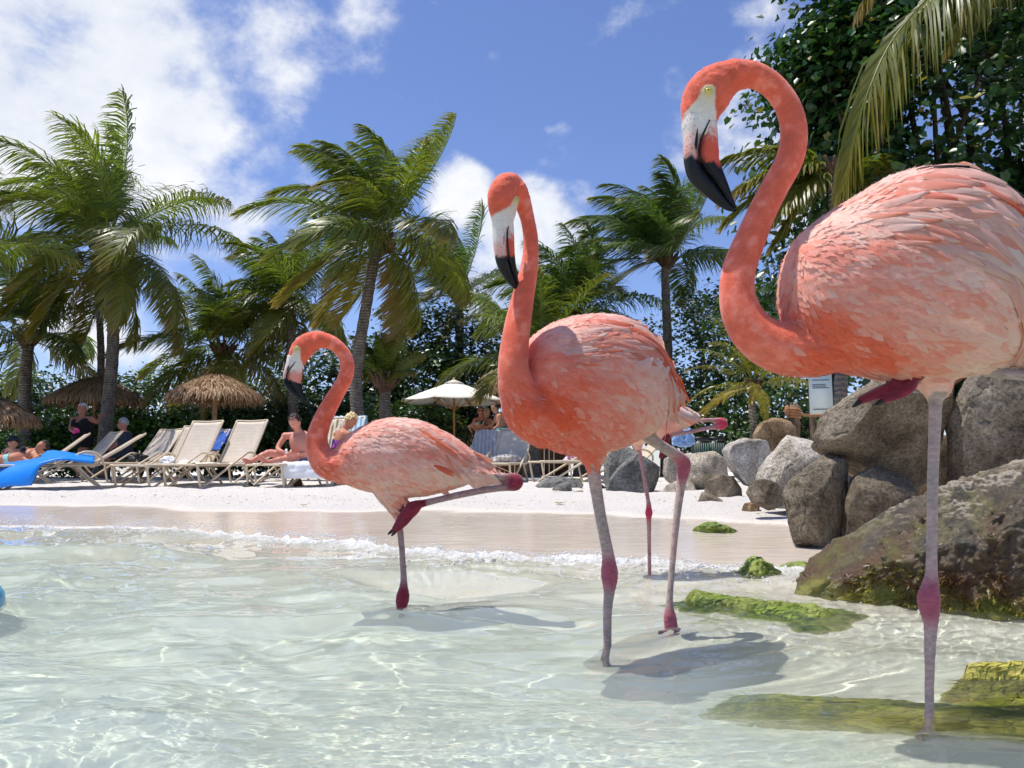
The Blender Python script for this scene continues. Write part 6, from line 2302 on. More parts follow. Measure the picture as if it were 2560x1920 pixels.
GR = (0.030, 0.066, 0.016)
GB = (0.046, 0.096, 0.018)
GN = (0.034, 0.080, 0.020)
TG = 'broad leaved trees behind the beach'
bg = [
    # label, px, py, Y, rx, ry, rz, clumps, leaves
    ('dense sea grape tree at the far left edge behind the palms', -60, 1040, 25, 3.0, 1.8, 1.6, 70, 90),
    ('dark tree behind the left thatched parasol', 190, 1045, 26, 2.6, 1.8, 1.35, 56, 90),
    ('sparse tree with sky showing through between the two thatch parasols', 380, 1015, 26, 2.4, 1.6, 1.35, 38, 70),
    ('rounded tree behind the middle thatched parasol', 520, 1035, 27, 2.6, 1.8, 1.5, 54, 90),
    ('leafy tree just right of the middle thatched parasol', 690, 1035, 26, 2.4, 1.8, 1.6, 60, 95),
    ('dark tree behind the left bird\'s neck', 850, 1020, 25, 2.4, 1.8, 1.9, 66, 95),
    ('tall bushy tree behind the white parasol at left', 1020, 940, 26, 2.3, 1.8, 2.4, 80, 95),
    ('broad tree right behind the white parasol', 1160, 950, 26.5, 2.2, 1.8, 2.4, 74, 95),
    ('dark tree behind the beach bar', 1300, 1000, 27, 2.4, 1.8, 1.9, 60, 90),
    ('tree behind the middle bird\'s back', 1480, 1000, 26, 2.6, 1.8, 1.9, 64, 90),
    ('tall loose tree left of the right bird\'s neck', 1740, 900, 22, 1.55, 1.4, 2.2, 56, 85),
    ('spreading tree low behind the bank of boulders', 1800, 1030, 20, 2.6, 1.4, 1.4, 60, 90),
    ('tree above the boulders behind the sign', 1990, 980, 18, 1.7, 1.3, 1.9, 56, 90),
    ('dark tree filling the gap left of the right bird\'s breast', 1900, 820, 19, 1.0, 1.1, 1.5, 34, 80),
]
for i, b_ in enumerate(bg):
    tree('broadleaf_tree', b_[0], b_[1], b_[2], b_[3], b_[4], b_[5], b_[6], b_[7], b_[8], 0.15 if b_[3] > 23 else 0.12, 100 + i, GR if i % 2 else GB, TG, clump_r=0.62, limbs=5)
hd = [('bright hedge bush at the far left behind the sunbathers', 60, 1125, 20.0, 1.4), ('bright hedge bush behind the standing woman', 200, 1110, 20.5, 1.2), ('bright hedge bush behind the grey haired man', 350, 1100, 20.5, 1.2),
      ('bright hedge bush left of the thatched parasol pole', 470, 1105, 21, 1.2), ('hedge bush right of the thatched parasol pole', 610, 1095, 21, 1.2), ('hedge bush behind the seated man', 730, 1085, 21.5, 1.2),
      ('hedge bush behind the blonde woman', 880, 1085, 21.5, 1.2), ('hedge bush below the white parasol', 1060, 1080, 23, 1.3)]
for i, (lb, px, py, Y, rx) in enumerate(hd):
    tree('hedge_bush', lb, px, py, Y, rx, 0.8, 0.75 if i < 4 else 1.0, 46, 85, 0.12, 200 + i, (0.075, 0.16, 0.022) if i < 4 else GN, 'clipped hedge bushes behind the loungers', clump_r=0.42, limbs=3, cat='bush')
tree('broadleaf_tree', 'huge dark tree at upper right with heart shaped leaves and pale flowers', 2400, 330, 10.5, 2.75, 1.9, 3.0, 200, 150, 0.105, 300, (0.030, 0.078, 0.018), None, trunk_px=2560, clump_r=0.60, limbs=16, flowers=7, shape='heart', single=300)
tree('broadleaf_tree', 'slender leafy tree crown beside the right bird\'s neck', 2120, 210, 10.0, 0.62, 0.8, 1.45, 46, 140, 0.10, 301, (0.034, 0.092, 0.022), TG, trunk_px=2300, clump_r=0.42, limbs=8, shape='heart')
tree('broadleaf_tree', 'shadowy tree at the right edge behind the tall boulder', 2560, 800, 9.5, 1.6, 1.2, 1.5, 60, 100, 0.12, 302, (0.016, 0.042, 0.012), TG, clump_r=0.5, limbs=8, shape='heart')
# ------------------------------------------------------------------ beach furniture
def mat_weave(name, c0, c1, scale=260):
    m, N, L, b = mat_new(name)
    tc = N.new('ShaderNodeTexCoord')
    outs = []
    for d in ('X', 'Y'):
        w = N.new('ShaderNodeTexWave')
        w.bands_direction = d
        w.inputs['Scale'].default_value = 11.0
        w.inputs['Distortion'].default_value = 0.3
        L.new(tc.outputs['Object'], w.inputs[0])
        outs.append(w.outputs['Fac'])
    f = nmath(N, L, 'MULTIPLY', outs[0], outs[1])
    n = nnoise(N, L, 6, 4, 0.6)
    c = nramp(N, L, f, [(0.0, c0), (0.6, c1)])
    k = nramp(N, L, n, [(0.3, (0.9,) * 3), (0.7, (1.06,) * 3)])
    L.new(nmix(N, L, 1.0, c, k, 'MULTIPLY'), b.inputs['Base Color'])
    b.inputs['Roughness'].default_value = 0.6
    L.new(nbump(N, L, f, 0.3, 0.004), b.inputs['Normal'])
    return m


M_SLING = mat_weave('woven_sling', srgb(192, 176, 154), srgb(226, 213, 196))
M_TUBE = simple_mat('beige_tube', srgb(212, 194, 166), 0.42, noise_scale=8, noise_amt=0.08)
M_WOOD = simple_mat('warm_wood', srgb(176, 120, 62), 0.6, noise_scale=14, noise_amt=0.3, bump=0.2)
M_DARKWOOD = simple_mat('dark_wood', srgb(86, 54, 34), 0.7, noise_scale=9, noise_amt=0.4, bump=0.3)
M_GREYWOOD = simple_mat('weathered_wood', srgb(120, 98, 72), 0.9, noise_scale=16, noise_amt=0.4, bump=0.5, bump_scale=30)
M_BLACKPL = simple_mat('black_plastic', srgb(26, 28, 30), 0.45, noise_scale=12, noise_amt=0.2)
M_GREENP = simple_mat('green_paint', srgb(22, 66, 56), 0.5, noise_scale=12, noise_amt=0.2)


def cloth_mat(name, col, col2=None, stripe=None, rough=0.9):
    m, N, L, b = mat_new(name)
    n = nnoise(N, L, 30, 5, 0.7)
    c = nramp(N, L, n, [(0.3, np.asarray(col) * 0.88), (0.7, np.minimum(np.asarray(col) * 1.06, 0.95))])
    if col2 is not None:
        tc = N.new('ShaderNodeTexCoord')
        if stripe == 'print':
            f = nnoise(N, L, 14, 3, 0.6)
            k = nramp(N, L, f, [(0.40, (0,) * 3), (0.52, (1,) * 3)])
        else:
            w = N.new('ShaderNodeTexWave')
            w.bands_direction = stripe or 'X'
            w.inputs['Scale'].default_value = 4.0
            L.new(tc.outputs['Object'], w.inputs[0])
            k = nramp(N, L, w.outputs['Fac'], [(0.45, (0,) * 3), (0.6, (1,) * 3)])
        c = nmix(N, L, k, c, col2)
    L.new(c, b.inputs['Base Color'])
    b.inputs['Roughness'].default_value = rough
    b.inputs['Sheen Weight'].default_value = 0.3
    L.new(nbump(N, L, nnoise(N, L, 200, 3, 0.6), 0.2, 0.004), b.inputs['Normal'])
    return m


M_TOWEL_W = cloth_mat('white_towel_cloth', srgb(236, 236, 236))
M_TOWEL_Y = cloth_mat('yellow_towel_cloth', srgb(240, 232, 170), srgb(246, 242, 226), 'print')
M_TOWEL_B = cloth_mat('blue_towel_cloth', srgb(34, 92, 186))
M_TOWEL_G = cloth_mat('grey_towel_cloth', srgb(198, 192, 186), srgb(172, 166, 162), 'X')
M_TOWEL_S = cloth_mat('striped_towel_cloth', srgb(206, 226, 232), srgb(120, 170, 200), 'X')
M_TOWEL_T = cloth_mat('tan_striped_towel_cloth', srgb(206, 194, 160), srgb(120, 104, 84), 'X')
M_FLOAT = simple_mat('blue_foam', srgb(20, 132, 226), 0.4, noise_scale=3, noise_amt=0.06)
M_CANVAS = simple_mat('white_canvas', srgb(232, 228, 218), 0.85, noise_scale=4, noise_amt=0.06)

_LM = {}


def tube(P, r, n=8, rs=None, side=(1, 0, 0.01)):
    m = MB()
    Q = resample(np.asarray(P, float), max(10, 5 * len(P)))
    add_loft(m, Q, r, None, side, n)
    return m


def lounger_meshes():
    W, Ls, Hs = 0.32, 1.30, 0.34

    def store(k, mb):
        _LM[k] = new_mesh(k, mb.verts(), mb.faces())
    # sling seat with sag
    nx, ny = 9, 14
    xs, ys = np.linspace(-W + 0.015, W - 0.015, nx), np.linspace(0.015, Ls, ny)
    X, Y = np.meshgrid(xs, ys)
    Z = Hs - 0.022 * (1 - (X / W) ** 2) * np.sin(np.pi * (Y / Ls)) + 0.02 * (Y / Ls)
    top = np.stack([X, Y, Z], -1).reshape(-1, 3)
    store('seat', sheet(top, ny, nx, 0.012))
    Yb = np.linspace(0.0, 0.86, ny)
    X, Y = np.meshgrid(xs, Yb)
    Z = 0.0 - 0.03 * (1 - (X / W) ** 2) * np.sin(np.pi * np.clip(Y / 0.86, 0, 1))
    top = np.stack([X, Y - 0.02 * ((X / W) ** 2 * -1 + 1) * (Y > 0.8), Z], -1).reshape(-1, 3)
    store('backrest', sheet(top, ny, nx, 0.012))
    m = MB()
    for s in (-1, 1):
        q = tube([(s * W, 0, Hs), (s * W, 0.6, Hs + 0.008), (s * W, Ls + 0.05, Hs + 0.02)], 0.019)
        m.add(q.verts(), q.q[0]); m.t.append(q.t[0] + m.n - q.n)
    for y in (0.0, Ls * 0.5, Ls):
        q = tube([(-W, y, Hs - 0.005), (0, y, Hs - 0.02 if 0 < y < Ls else Hs), (W, y, Hs - 0.005)], 0.016, side=(0, 0, 1))
        m.add(q.verts(), q.q[0]); m.t.append(q.t[0] + m.n - q.n)
    store('seat_frame', m)
    m = MB()
    for s in (-1, 1):
        q = tube([(s * W, 0, 0), (s * W, 0.45, -0.005), (s * W, 0.88, 0)], 0.017)
        m.add(q.verts(), q.q[0]); m.t.append(q.t[0] + m.n - q.n)
    q = tube([(-W, 0.88, 0), (0, 0.868, -0.006), (W, 0.88, 0)], 0.015, side=(0, 0, 1))
    m.add(q.verts(), q.q[0]); m.t.append(q.t[0] + m.n - q.n)
    store('back_frame', m)
    for s, k in ((-1, 'l'), (1, 'r')):
        store('front_leg_' + k, tube([(s * W, 0.03, Hs), (s * (W + .004), 0.055, Hs * 0.55), (s * (W + .01), 0.10, 0.01), (s * (W + .01), 0.15, -0.005), (s * (W + .012), 0.20, 0.02)], 0.019))
        store('armrest_' + k, tube([(s * (W + .012), 0.19, 0.015), (s * (W + .03), 0.62, 0.26), (s * (W + .045), 1.05, 0.50), (s * (W + .045), 1.17, 0.555), (s * (W + .045), 1.30, 0.54), (s * (W + .04), 1.40, 0.46), (s * (W + .01), 1.42, 0.36)], 0.019))
        store('rear_leg_' + k, tube([(s * W, 1.08, Hs), (s * (W + .005), 1.24, 0.17), (s * (W + .01), 1.44, -0.005)], 0.019))


def sheet(top, nr, nc, th):
    """closed thin sheet from a grid of points"""
    V = np.asarray(top, float)
    idx = np.arange(nr * nc).reshape(nr, nc)
    F = np.stack([idx[:-1, :-1], idx[:-1, 1:], idx[1:, 1:], idx[1:, :-1]], -1).reshape(-1, 4)
    N = vnormals(V, F)
    B = V - N * th
    n = len(V)
    m = MB()
    rim = np.concatenate([idx[0, :], idx[1:, -1], idx[-1, -2::-1], idx[-2:0:-1, 0]])
    r2 = np.roll(rim, -1)
    S = np.stack([rim, rim + n, r2 + n, r2], 1)
    m.add(np.vstack([V, B]), np.vstack([F, F[:, ::-1] + n, S]))
    return m


lounger_meshes()
LOUNGERS = []


def lounger(label, px, Y, yaw, back=58, group='sun loungers on the sand', dz=0.0):
    """px: middle of the foot end; yaw in degrees, clockwise from pointing straight away"""
    x = (px - 1280) / FPX * Y * 1.0
    d = ray(px, 1200)
    x = d.x * Y
    z = gz(x, Y) + dz
    r = empty('sun_lounger', (x, Y, z), -R(yaw), label, 'sun lounger', group)

    def put(nm, key, mat, parent):
        o = link(nm, _LM[key], None, parent)
        if not _LM[key].materials:
            _LM[key].materials.append(mat)
        return o
    put('seat', 'seat', M_SLING, r)
    put('seat_frame', 'seat_frame', M_TUBE, r)
    b = put('backrest', 'backrest', M_SLING, r)
    b.location = (0, 1.27, 0.365)
    b.rotation_euler = (R(back), 0, 0)
    put('back_frame', 'back_frame', M_TUBE, b)
    for k in ('l', 'r'):
        put('leg', 'front_leg_' + k, M_TUBE, r)
        put('leg', 'rear_leg_' + k, M_TUBE, r)
        put('armrest', 'armrest_' + k, M_TUBE, r)
    LOUNGERS.append(r)
    return r


def cloth_on(r, name, label, cat, mat, prof, x0, x1, wr=0.012, th=0.008, seed=0, nx=16, ny=26, skew=0.0):
    """cloth along a profile of (y, z) points in the lounger's own frame, spread from x0 to x1"""
    P = resample(np.array([(0, y, z) for y, z in prof], float), ny)
    M4 = np.array(world_matrix(r))
    xs = np.linspace(x0, x1, nx)
    G = np.zeros((ny, nx, 3))
    for i in range(ny):
        for j in range(nx):
            G[i, j] = (xs[j] + skew * i / ny, P[i, 1], P[i, 2])
    flat = G.reshape(-1, 3)
    n = fbm(flat * np.array([16, 7, 16]) + seed * 5.3, 3)
    T = np.gradient(P, axis=0)
    T /= np.linalg.norm(T, axis=1)[:, None]
    nv = np.repeat(np.stack([T[:, 0], -T[:, 2], T[:, 1]], 1), nx, 0)
    flat = flat + nv * (wr * (n + 0.35))[:, None]
    Wv = flat @ M4[:3, :3].T + M4[:3, 3]
    m = sheet(Wv, ny, nx, th)
    c = Wv.mean(0)
    o = obj(name, m.verts() - c, m.faces(), mat)
    o.location = c
    tag(o, label, cat)
    return o


# front row
LA = lounger('front beige lounger with a white towel, left of the yellow towel one', 320, 12.0, 19, 60)
LB = lounger('front beige lounger with a crumpled yellow towel on its seat', 446, 12.0, 19, 60)
LC = lounger('beige lounger carrying the seated bare chested man', 655, 11.6, 22, 62)
LD = lounger('beige lounger with a white towel hanging from its foot end', 760, 11.6, 9, 62)
LE = lounger('beige lounger at the left with its back low and a blue foam float', -20, 11.6, 58, 34)
LF = lounger('shaded lounger on which the woman in black bikini lies', -110, 13.4, 55, 40)
LG = lounger('shaded lounger just behind the reclining woman', 40, 15.2, 40, 50)
LH = lounger('second row lounger beside the bent palm trunk, black bag on it', 225, 14.4, 24, 52)
LI = lounger('second row lounger with a white bundle on its seat', 305, 14.2, 24, 62)
LJ = lounger('second row lounger half hidden, white and blue towels over its back', 372, 15.0, 22, 55)
LK = lounger('lounger in the shade left of the seated man', 598, 14.0, 30, 45)
LL = lounger('white woven lounger with grey clothes under the white parasol', 1228, 13.6, 14, 51)
LM_ = lounger('lounger with a grey towel over its back left of the grey clothes', 1150, 14.6, 16, 47)
LN = lounger('lounger seen from its side behind the middle bird\'s breast', 1335, 13.2, 74, 40)
LO = lounger('lounger standing sideways to the right of the grey clothes', 1430, 14.2, 80, 45)

cloth_on(LA, 'towel', 'white towel spread on the front left lounger', 'towel', M_TOWEL_W, [(0.30, 0.35), (0.7, 0.35), (1.2, 0.36)], -0.27, 0.27, 0.018, seed=1)
cloth_on(LB, 'towel', 'crumpled yellow patterned towel on a front lounger', 'towel', M_TOWEL_Y, [(0.16, 0.35), (0.6, 0.345), (1.15, 0.36)], -0.30, 0.26, 0.026, seed=2)
cloth_on(LC, 'towel', 'white towel under the seated man\'s legs', 'towel', M_TOWEL_W, [(0.10, 0.355), (0.6, 0.35), (1.2, 0.365)], -0.28, 0.30, 0.010, seed=3)
cloth_on(LC, 'towel', 'tan striped towel over the lounger back behind the seated man', 'towel', M_TOWEL_T, [(1.30, 0.44), (1.50, 0.78), (1.70, 1.14), (1.74, 1.12)], -0.33, 0.33, 0.014, seed=4)
cloth_on(LD, 'towel', 'white towel hanging over the foot end of a lounger', 'towel', M_TOWEL_W, [(0.5, 0.36), (0.15, 0.365), (-0.02, 0.355), (-0.045, 0.26), (-0.04, 0.12)], -0.35, 0.30, 0.020, seed=5)
cloth_on(LD, 'towel', 'pale blue striped towel over the lounger back behind the blonde woman', 'towel', M_TOWEL_S, [(1.30, 0.44), (1.50, 0.80), (1.68, 1.14), (1.74, 1.14), (1.80, 0.9)], -0.34, 0.34, 0.014, seed=6)
cloth_on(LJ, 'towel', 'white towel hanging on a second row lounger back', 'towel', M_TOWEL_W, [(1.45, 0.65), (1.62, 0.88), (1.78, 1.08), (1.84, 1.08), (1.9, 0.8)], -0.34, 0.10, 0.014, seed=7)
cloth_on(LJ, 'towel', 'blue towel hanging beside the white one on a lounger back', 'towel', M_TOWEL_B, [(1.45, 0.64), (1.62, 0.87), (1.78, 1.07), (1.84, 1.06), (1.92, 0.66)], 0.10, 0.36, 0.014, seed=8)
cloth_on(LM_, 'towel', 'long grey striped towel draped over a lounger back', 'towel', M_TOWEL_G, [(1.28, 0.42), (1.55, 0.70), (1.86, 1.02), (1.90, 1.04), (1.97, 0.98), (2.0, 0.62)], -0.30, 0.42, 0.028, seed=10)

# blue foam float draped over the left lounger and hanging to the sand
def foam_float():
    A = [((80, 1214, 11.25), (-70, 1236, 11.25)), ((92, 1186, 11.25), (-70, 1204, 11.35)), ((105, 1164, 11.3), (-60, 1178, 11.6)), ((132, 1156, 11.35), (20, 1162, 11.95)),
         ((168, 1152, 11.45), (96, 1150, 12.15)), ((206, 1155, 11.6), (126, 1130, 12.3)), ((234, 1159, 11.7), (238, 1146, 12.15))]
    E0 = resample(np.array([np.array(at(*a)) for a, b in A]), 30)
    E1 = resample(np.array([np.array(at(*b)) for a, b in A]), 30)
    t = np.linspace(0, 1, 16)
    G = E0[:, None] * (1 - t)[None, :, None] + E1[:, None] * t[None, :, None]
    G[..., 2] += (0.025 * np.sin(np.pi * t))[None] + 0.012 * fbm(G.reshape(-1, 3) * 5, 3).reshape(30, 16)
    Wv = G.reshape(-1, 3)
    m = sheet(Wv, 30, 16, 0.03)
    c = Wv.mean(0)
    o = obj('pool_float', m.verts() - c, m.faces(), M_FLOAT)
    o.location = c
    tag(o, 'bright blue foam float draped over the left lounger', 'float')


foam_float()


def bundle(name, label, cat, r, loc, size, mat, seed):
    """crumpled cloth or bag lying on a lounger (or the ground when r is None)"""
    D, F = cube_sphere(18)
    rng = np.random.RandomState(seed)
    n = fbm(D * 2.2 + seed, 4)
    fold = np.abs(fbm(D * 3.5 + seed * 2, 3))
    V = D * np.array(size) * (1 + 0.30 * n - 0.28 * np.exp(-(fold / 0.08) ** 2))[:, None]
    V[:, 2] = np.where(V[:, 2] < 0, V[:, 2] * 0.25, V[:, 2])
    c = np.array(loc, float)
    if r is not None:
        M4 = np.array(world_matrix(r))
        c = M4[:3, :3] @ c + M4[:3, 3]
    o = obj(name, V, F, mat)
    o.location = c
    tag(o, label, cat)
    return o


bundle('clothes_pile', 'grey crumpled clothes on the white woven lounger', 'clothes', LL, (0.02, 1.02, 0.39), (0.26, 0.20, 0.14), M_TOWEL_G, 3)
bundle('clothes_pile', 'white bundle on the second row lounger', 'clothes', LI, (0.02, 1.05, 0.38), (0.18, 0.16, 0.14), M_TOWEL_W, 5)
bundle('bag', 'black bag on a second row lounger', 'bag', LH, (-0.05, 1.1, 0.38), (0.2, 0.16, 0.17), M_BLACKPL, 6)
bundle('clothes_pile', 'small white cloth lump at the head of the front left lounger', 'clothes', LA, (0.12, 1.12, 0.37), (0.16, 0.10, 0.06), M_TOWEL_W, 7)
bundle('bag', 'pink and white bag behind the middle bird', 'bag', LO, (0.0, 0.15, 0.38), (0.24, 0.2, 0.2), cloth_mat('pink_print', srgb(226, 120, 150), srgb(240, 226, 226), 'print'), 8)
bundle('bag', 'brown bag on the sand under the hanging white towel', 'bag', None, (at(744, 1212, 12.0).x, 12.0, gz(at(744, 1212, 12.0).x, 12.0) + 0.02), (0.06, 0.06, 0.11), M_DARKWOOD, 9)
bundle('clothes_pile', 'light blue cloth over a chair behind the bank of boulders', 'clothes', None, (at(1708, 1090, 11.0).x, 11.0, at(1708, 1105, 11.0).z), (0.13, 0.10, 0.26), cloth_mat('light_blue_cloth', srgb(140, 176, 222)), 10)


def sandal(label, px, Y, yaw, mat, n=1):
    x = ray(px, 1215).x * Y
    z = gz(x, Y)
    r = empty('sandal', (x, Y, z), R(yaw), label, 'sandal', 'sandals left under the loungers')
    D, F = cube_sphere(8)
    V = D / np.max(np.abs(D), axis=1)[:, None] ** 0.6 * np.array([0.05, 0.135, 0.014])
    V[:, 0] *= 1 - 0.25 * np.exp(-((V[:, 1] + 0.02) / 0.05) ** 2)
    me = new_mesh('sole', V + np.array([0, 0, 0.014]), F)
    link('sole', me, mat, r)
    m = tube([(-0.045, -0.03, 0.02), (-0.03, 0.03, 0.06), (0, 0.055, 0.065), (0.03, 0.03, 0.06), (0.045, -0.03, 0.02)], 0.010, side=(0, 1, 0))
    link('strap', new_mesh('strap', m.verts(), m.faces()), mat, r)


sandal('black sandal under the seated man\'s lounger', 618, 11.75, 30, M_BLACKPL)
sandal('black sandal lying askew under the seated man\'s lounger', 628, 11.9, 100, M_BLACKPL)
M_NAVY = simple_mat('navy_rubber', srgb(30, 36, 66), 0.6)
sandal('navy shoe with white sole under the white woven lounger', 1279, 13.1, 20, M_NAVY)
sandal('navy shoe further back under the white woven lounger', 1303, 13.4, 60, M_NAVY)
sandal('black sandal beside the flat grey slab', 1505, 10.2, 80, M_BLACKPL)


# ------------------------------------------------------------------ thatched parasols
def mat_thatch():
    m, N, L, b = mat_new('thatch_straw')
    c = nattr(N)
    L.new(c, b.inputs['Base Color'])
    b.inputs['Roughness'].default_value = 0.9
    b.inputs['Specular IOR Level'].default_value = 0.2
    return m


M_THATCH = mat_thatch()


def straw(rng, n, rfun, tiers, R0, H0, apex, length, droop, col0, col1):
    """straws lying down a cone; returns MB"""
    a = rng.uniform(0, 2 * math.pi, n)
    t = tiers[rng.randint(0, len(tiers), n)] + rng.uniform(-0.05, 0.04, n)
    t = np.clip(t, 0.02, 1.0)
    d = np.stack([np.cos(a), np.sin(a), np.zeros(n)], 1)
    rad, h = rfun(t)
    p0 = apex + d * rad[:, None] + np.array([0, 0, 1.0]) * h[:, None]
    r1, h1 = rfun(np.minimum(t + length * 0.5, 1.0))
    over = np.clip(t + length - 1.0, 0, None)
    p1 = apex + d * (r1 + 0.02)[:, None] + np.array([0, 0, 1.0]) * (h1 + 0.03)[:, None]
    r2, h2 = rfun(np.minimum(t + length, 1.0))
    p2 = apex + d * (r2 + 0.05 * rng.rand(n) + over * R0 * 0.25)[:, None] + np.array([0, 0, 1.0]) * (h2 - over * R0 * 1.3 - droop * rng.rand(n) + 0.02)[:, None]
    jit = rng.normal(0, 0.03, (n, 3))
    p2 = p2 + jit
    s = np.stack([-np.sin(a), np.cos(a), np.zeros(n)], 1) * 0.011
    V = np.stack([p0 + s, p0 - s, p1 + s, p1 - s, p2 + s * 0.5, p2 - s * 0.5], 1).reshape(-1, 3)
    b = (np.arange(n) * 6)[:, None]
    Q = np.concatenate([b + np.array([[0, 1, 3, 2]]), b + np.array([[2, 3, 5, 4]])])
    k = rng.rand(n)[:, None] ** 1.3
    c = col0 * (1 - k) + col1 * k
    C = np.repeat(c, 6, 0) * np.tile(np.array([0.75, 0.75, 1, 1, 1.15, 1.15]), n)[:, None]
    m = MB()
    m.add(V, Q, C)
    return m


def thatch_parasol(label, px, top_py, Y, rad, seed):
    rng = np.random.RandomState(seed)
    top = np.array(at(px, top_py, Y))
    z0 = gz(top[0], Y)
    r = empty('thatched_parasol', (top[0], Y, z0), 0, label, 'parasol', 'thatched beach parasols')
    Hc = 0.56 * rad / 1.05

    def rf(t):
        t = np.asarray(t, float)
        return rad * t, -Hc * (0.55 * t + 0.45 * t ** 2.4)
    # under-structure cone
    tt = np.linspace(0.0, 0.97, 10)
    seg = 28
    a = np.linspace(0, 2 * math.pi, seg, endpoint=False)
    rr, hh = rf(tt)
    V = np.stack([np.cos(a)[None] * rr[:, None], np.sin(a)[None] * rr[:, None], np.repeat(hh[:, None], seg, 1)], -1).reshape(-1, 3) + top - np.array([0, 0, 0.05])
    i = np.arange(len(tt) - 1)[:, None] * seg
    j = np.arange(seg)[None]
    k = (j + 1) % seg
    F = np.stack([i + j, i + k, i + seg + k, i + seg + j], -1).reshape(-1, 4)
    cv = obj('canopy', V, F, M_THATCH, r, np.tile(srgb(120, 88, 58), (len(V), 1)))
    m = straw(rng, 5600, rf, np.array([0.0, 0.12, 0.26, 0.42, 0.58, 0.74, 0.86]), rad, Hc, top, 0.22, 0.03, srgb(122, 92, 64), srgb(190, 160, 126))
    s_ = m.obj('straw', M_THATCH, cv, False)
    s_['kind'] = 'stuff'
    # pole and ribs
    g = MB()
    add_loft(g, np.linspace((top[0], Y, z0 - 0.1), top - np.array([0, 0, 0.05]), 8), 0.055, None, (0, 1, 0), 12)
    g.obj('pole', simple_mat('parasol_pole', srgb(158, 124, 88), 0.85, noise_scale=9, noise_amt=0.3), r)
    for q in range(8):
        th = q * math.pi / 4 + 0.2
        rr2, hh2 = rf(np.array([0.05, 0.5, 0.93]))
        P = np.array([top + np.array([math.cos(th) * x, math.sin(th) * x, h - 0.08]) for x, h in zip(rr2, hh2)])
        g = MB()
        add_loft(g, resample(P, 8), 0.018, None, (0, 0, 1), 6)
        g.obj('rib', M_GREYWOOD, r)
    return r


thatch_parasol('thatched parasol behind the standing woman and palm trunk', 243, 944, 20.2, 1.16, 61)
thatch_parasol('thatched parasol with a visible pole left of the left bird', 541, 935, 17.6, 1.03, 62)
thatch_parasol('thatched parasol cut off by the left edge of the picture', -40, 985, 15.5, 0.98, 63)


# ------------------------------------------------------------------ white canvas parasol
def white_parasol():
    Y = 21.5
    top = np.array(at(1135, 951, Y))
    rim_z = at(1135, 1004, Y).z
    rad = 1.46
    z0 = gz(top[0], Y)
    r = empty('canvas_parasol', (top[0], Y, z0), 0, 'white canvas parasol with wooden pole beside the beach bar', 'parasol')
    n = 8
    ang = np.arange(n) * 2 * math.pi / n + math.pi / 8 + 0.12
    hub = top - np.array([0, 0, 0.02])
    for i in range(n):
        a0, a1 = ang[i], ang[(i + 1) % n]
        rows = []
        for t in np.linspace(0.05, 1, 8):
            row = []
            for u in np.linspace(0, 1, 6):
                d = (1 - u) * np.array([math.cos(a0), math.sin(a0)]) + u * np.array([math.cos(a1), math.sin(a1)])
                sag = 0.05 * math.sin(math.pi * u) * t
                z = hub[2] + (rim_z - hub[2]) * (0.9 * t + 0.1 * t * t) - sag * 0.6
                row.append((hub[0] + d[0] * rad * t, hub[1] + d[1] * rad * t, z))
            rows.append(row)
        m = sheet(np.array(rows).reshape(-1, 3), 8, 6, 0.004)
        o = m.obj('canopy_panel', M_CANVAS, r)
        g = MB()
        e = np.array([hub[0] + math.cos(a0) * rad * 1.01, hub[1] + math.sin(a0) * rad * 1.01, rim_z - 0.015])
        add_loft(g, np.linspace(hub - np.array([0, 0, 0.06]), e, 6), 0.014, None, (0, 0, 1), 6)
        g.obj('rib', M_WOOD, r)
        g = MB()
        add_loft(g, np.linspace(np.array([hub[0], hub[1], rim_z - 0.25]), hub * 0.45 + e * 0.55 - np.array([0, 0, 0.03]), 6), 0.011, None, (0, 0, 1), 6)
        g.obj('strut', M_WOOD, r)
    # vent cap on top
    a = np.linspace(0, 2 * math.pi, 9)[:-1] + math.pi / 8 + 0.12
    V = [hub + np.array([0, 0, 0.05])] + [hub + np.array([math.cos(t) * 0.28, math.sin(t) * 0.28, -0.065]) for t in a]
    V = V + [v - np.array([0, 0, 0.012]) for v in V]
    T = [(0, 1 + i, 1 + (i + 1) % 8) for i in range(8)] + [(9, 10 + (i + 1) % 8, 10 + i) for i in range(8)]
    Q = [(1 + i, 10 + i, 10 + (i + 1) % 8, 1 + (i + 1) % 8) for i in range(8)]
    obj('vent_cap', np.array(V), [np.array(Q), np.array(T)], M_CANVAS, r, None, False)
    g = MB()
    add_loft(g, np.linspace((top[0] + 0.03, Y, z0 - 0.1), hub + np.array([0, 0, 0.1]), 6), 0.030, None, (0, 1, 0), 12)
    g.obj('pole', M_WOOD, r)


white_parasol()


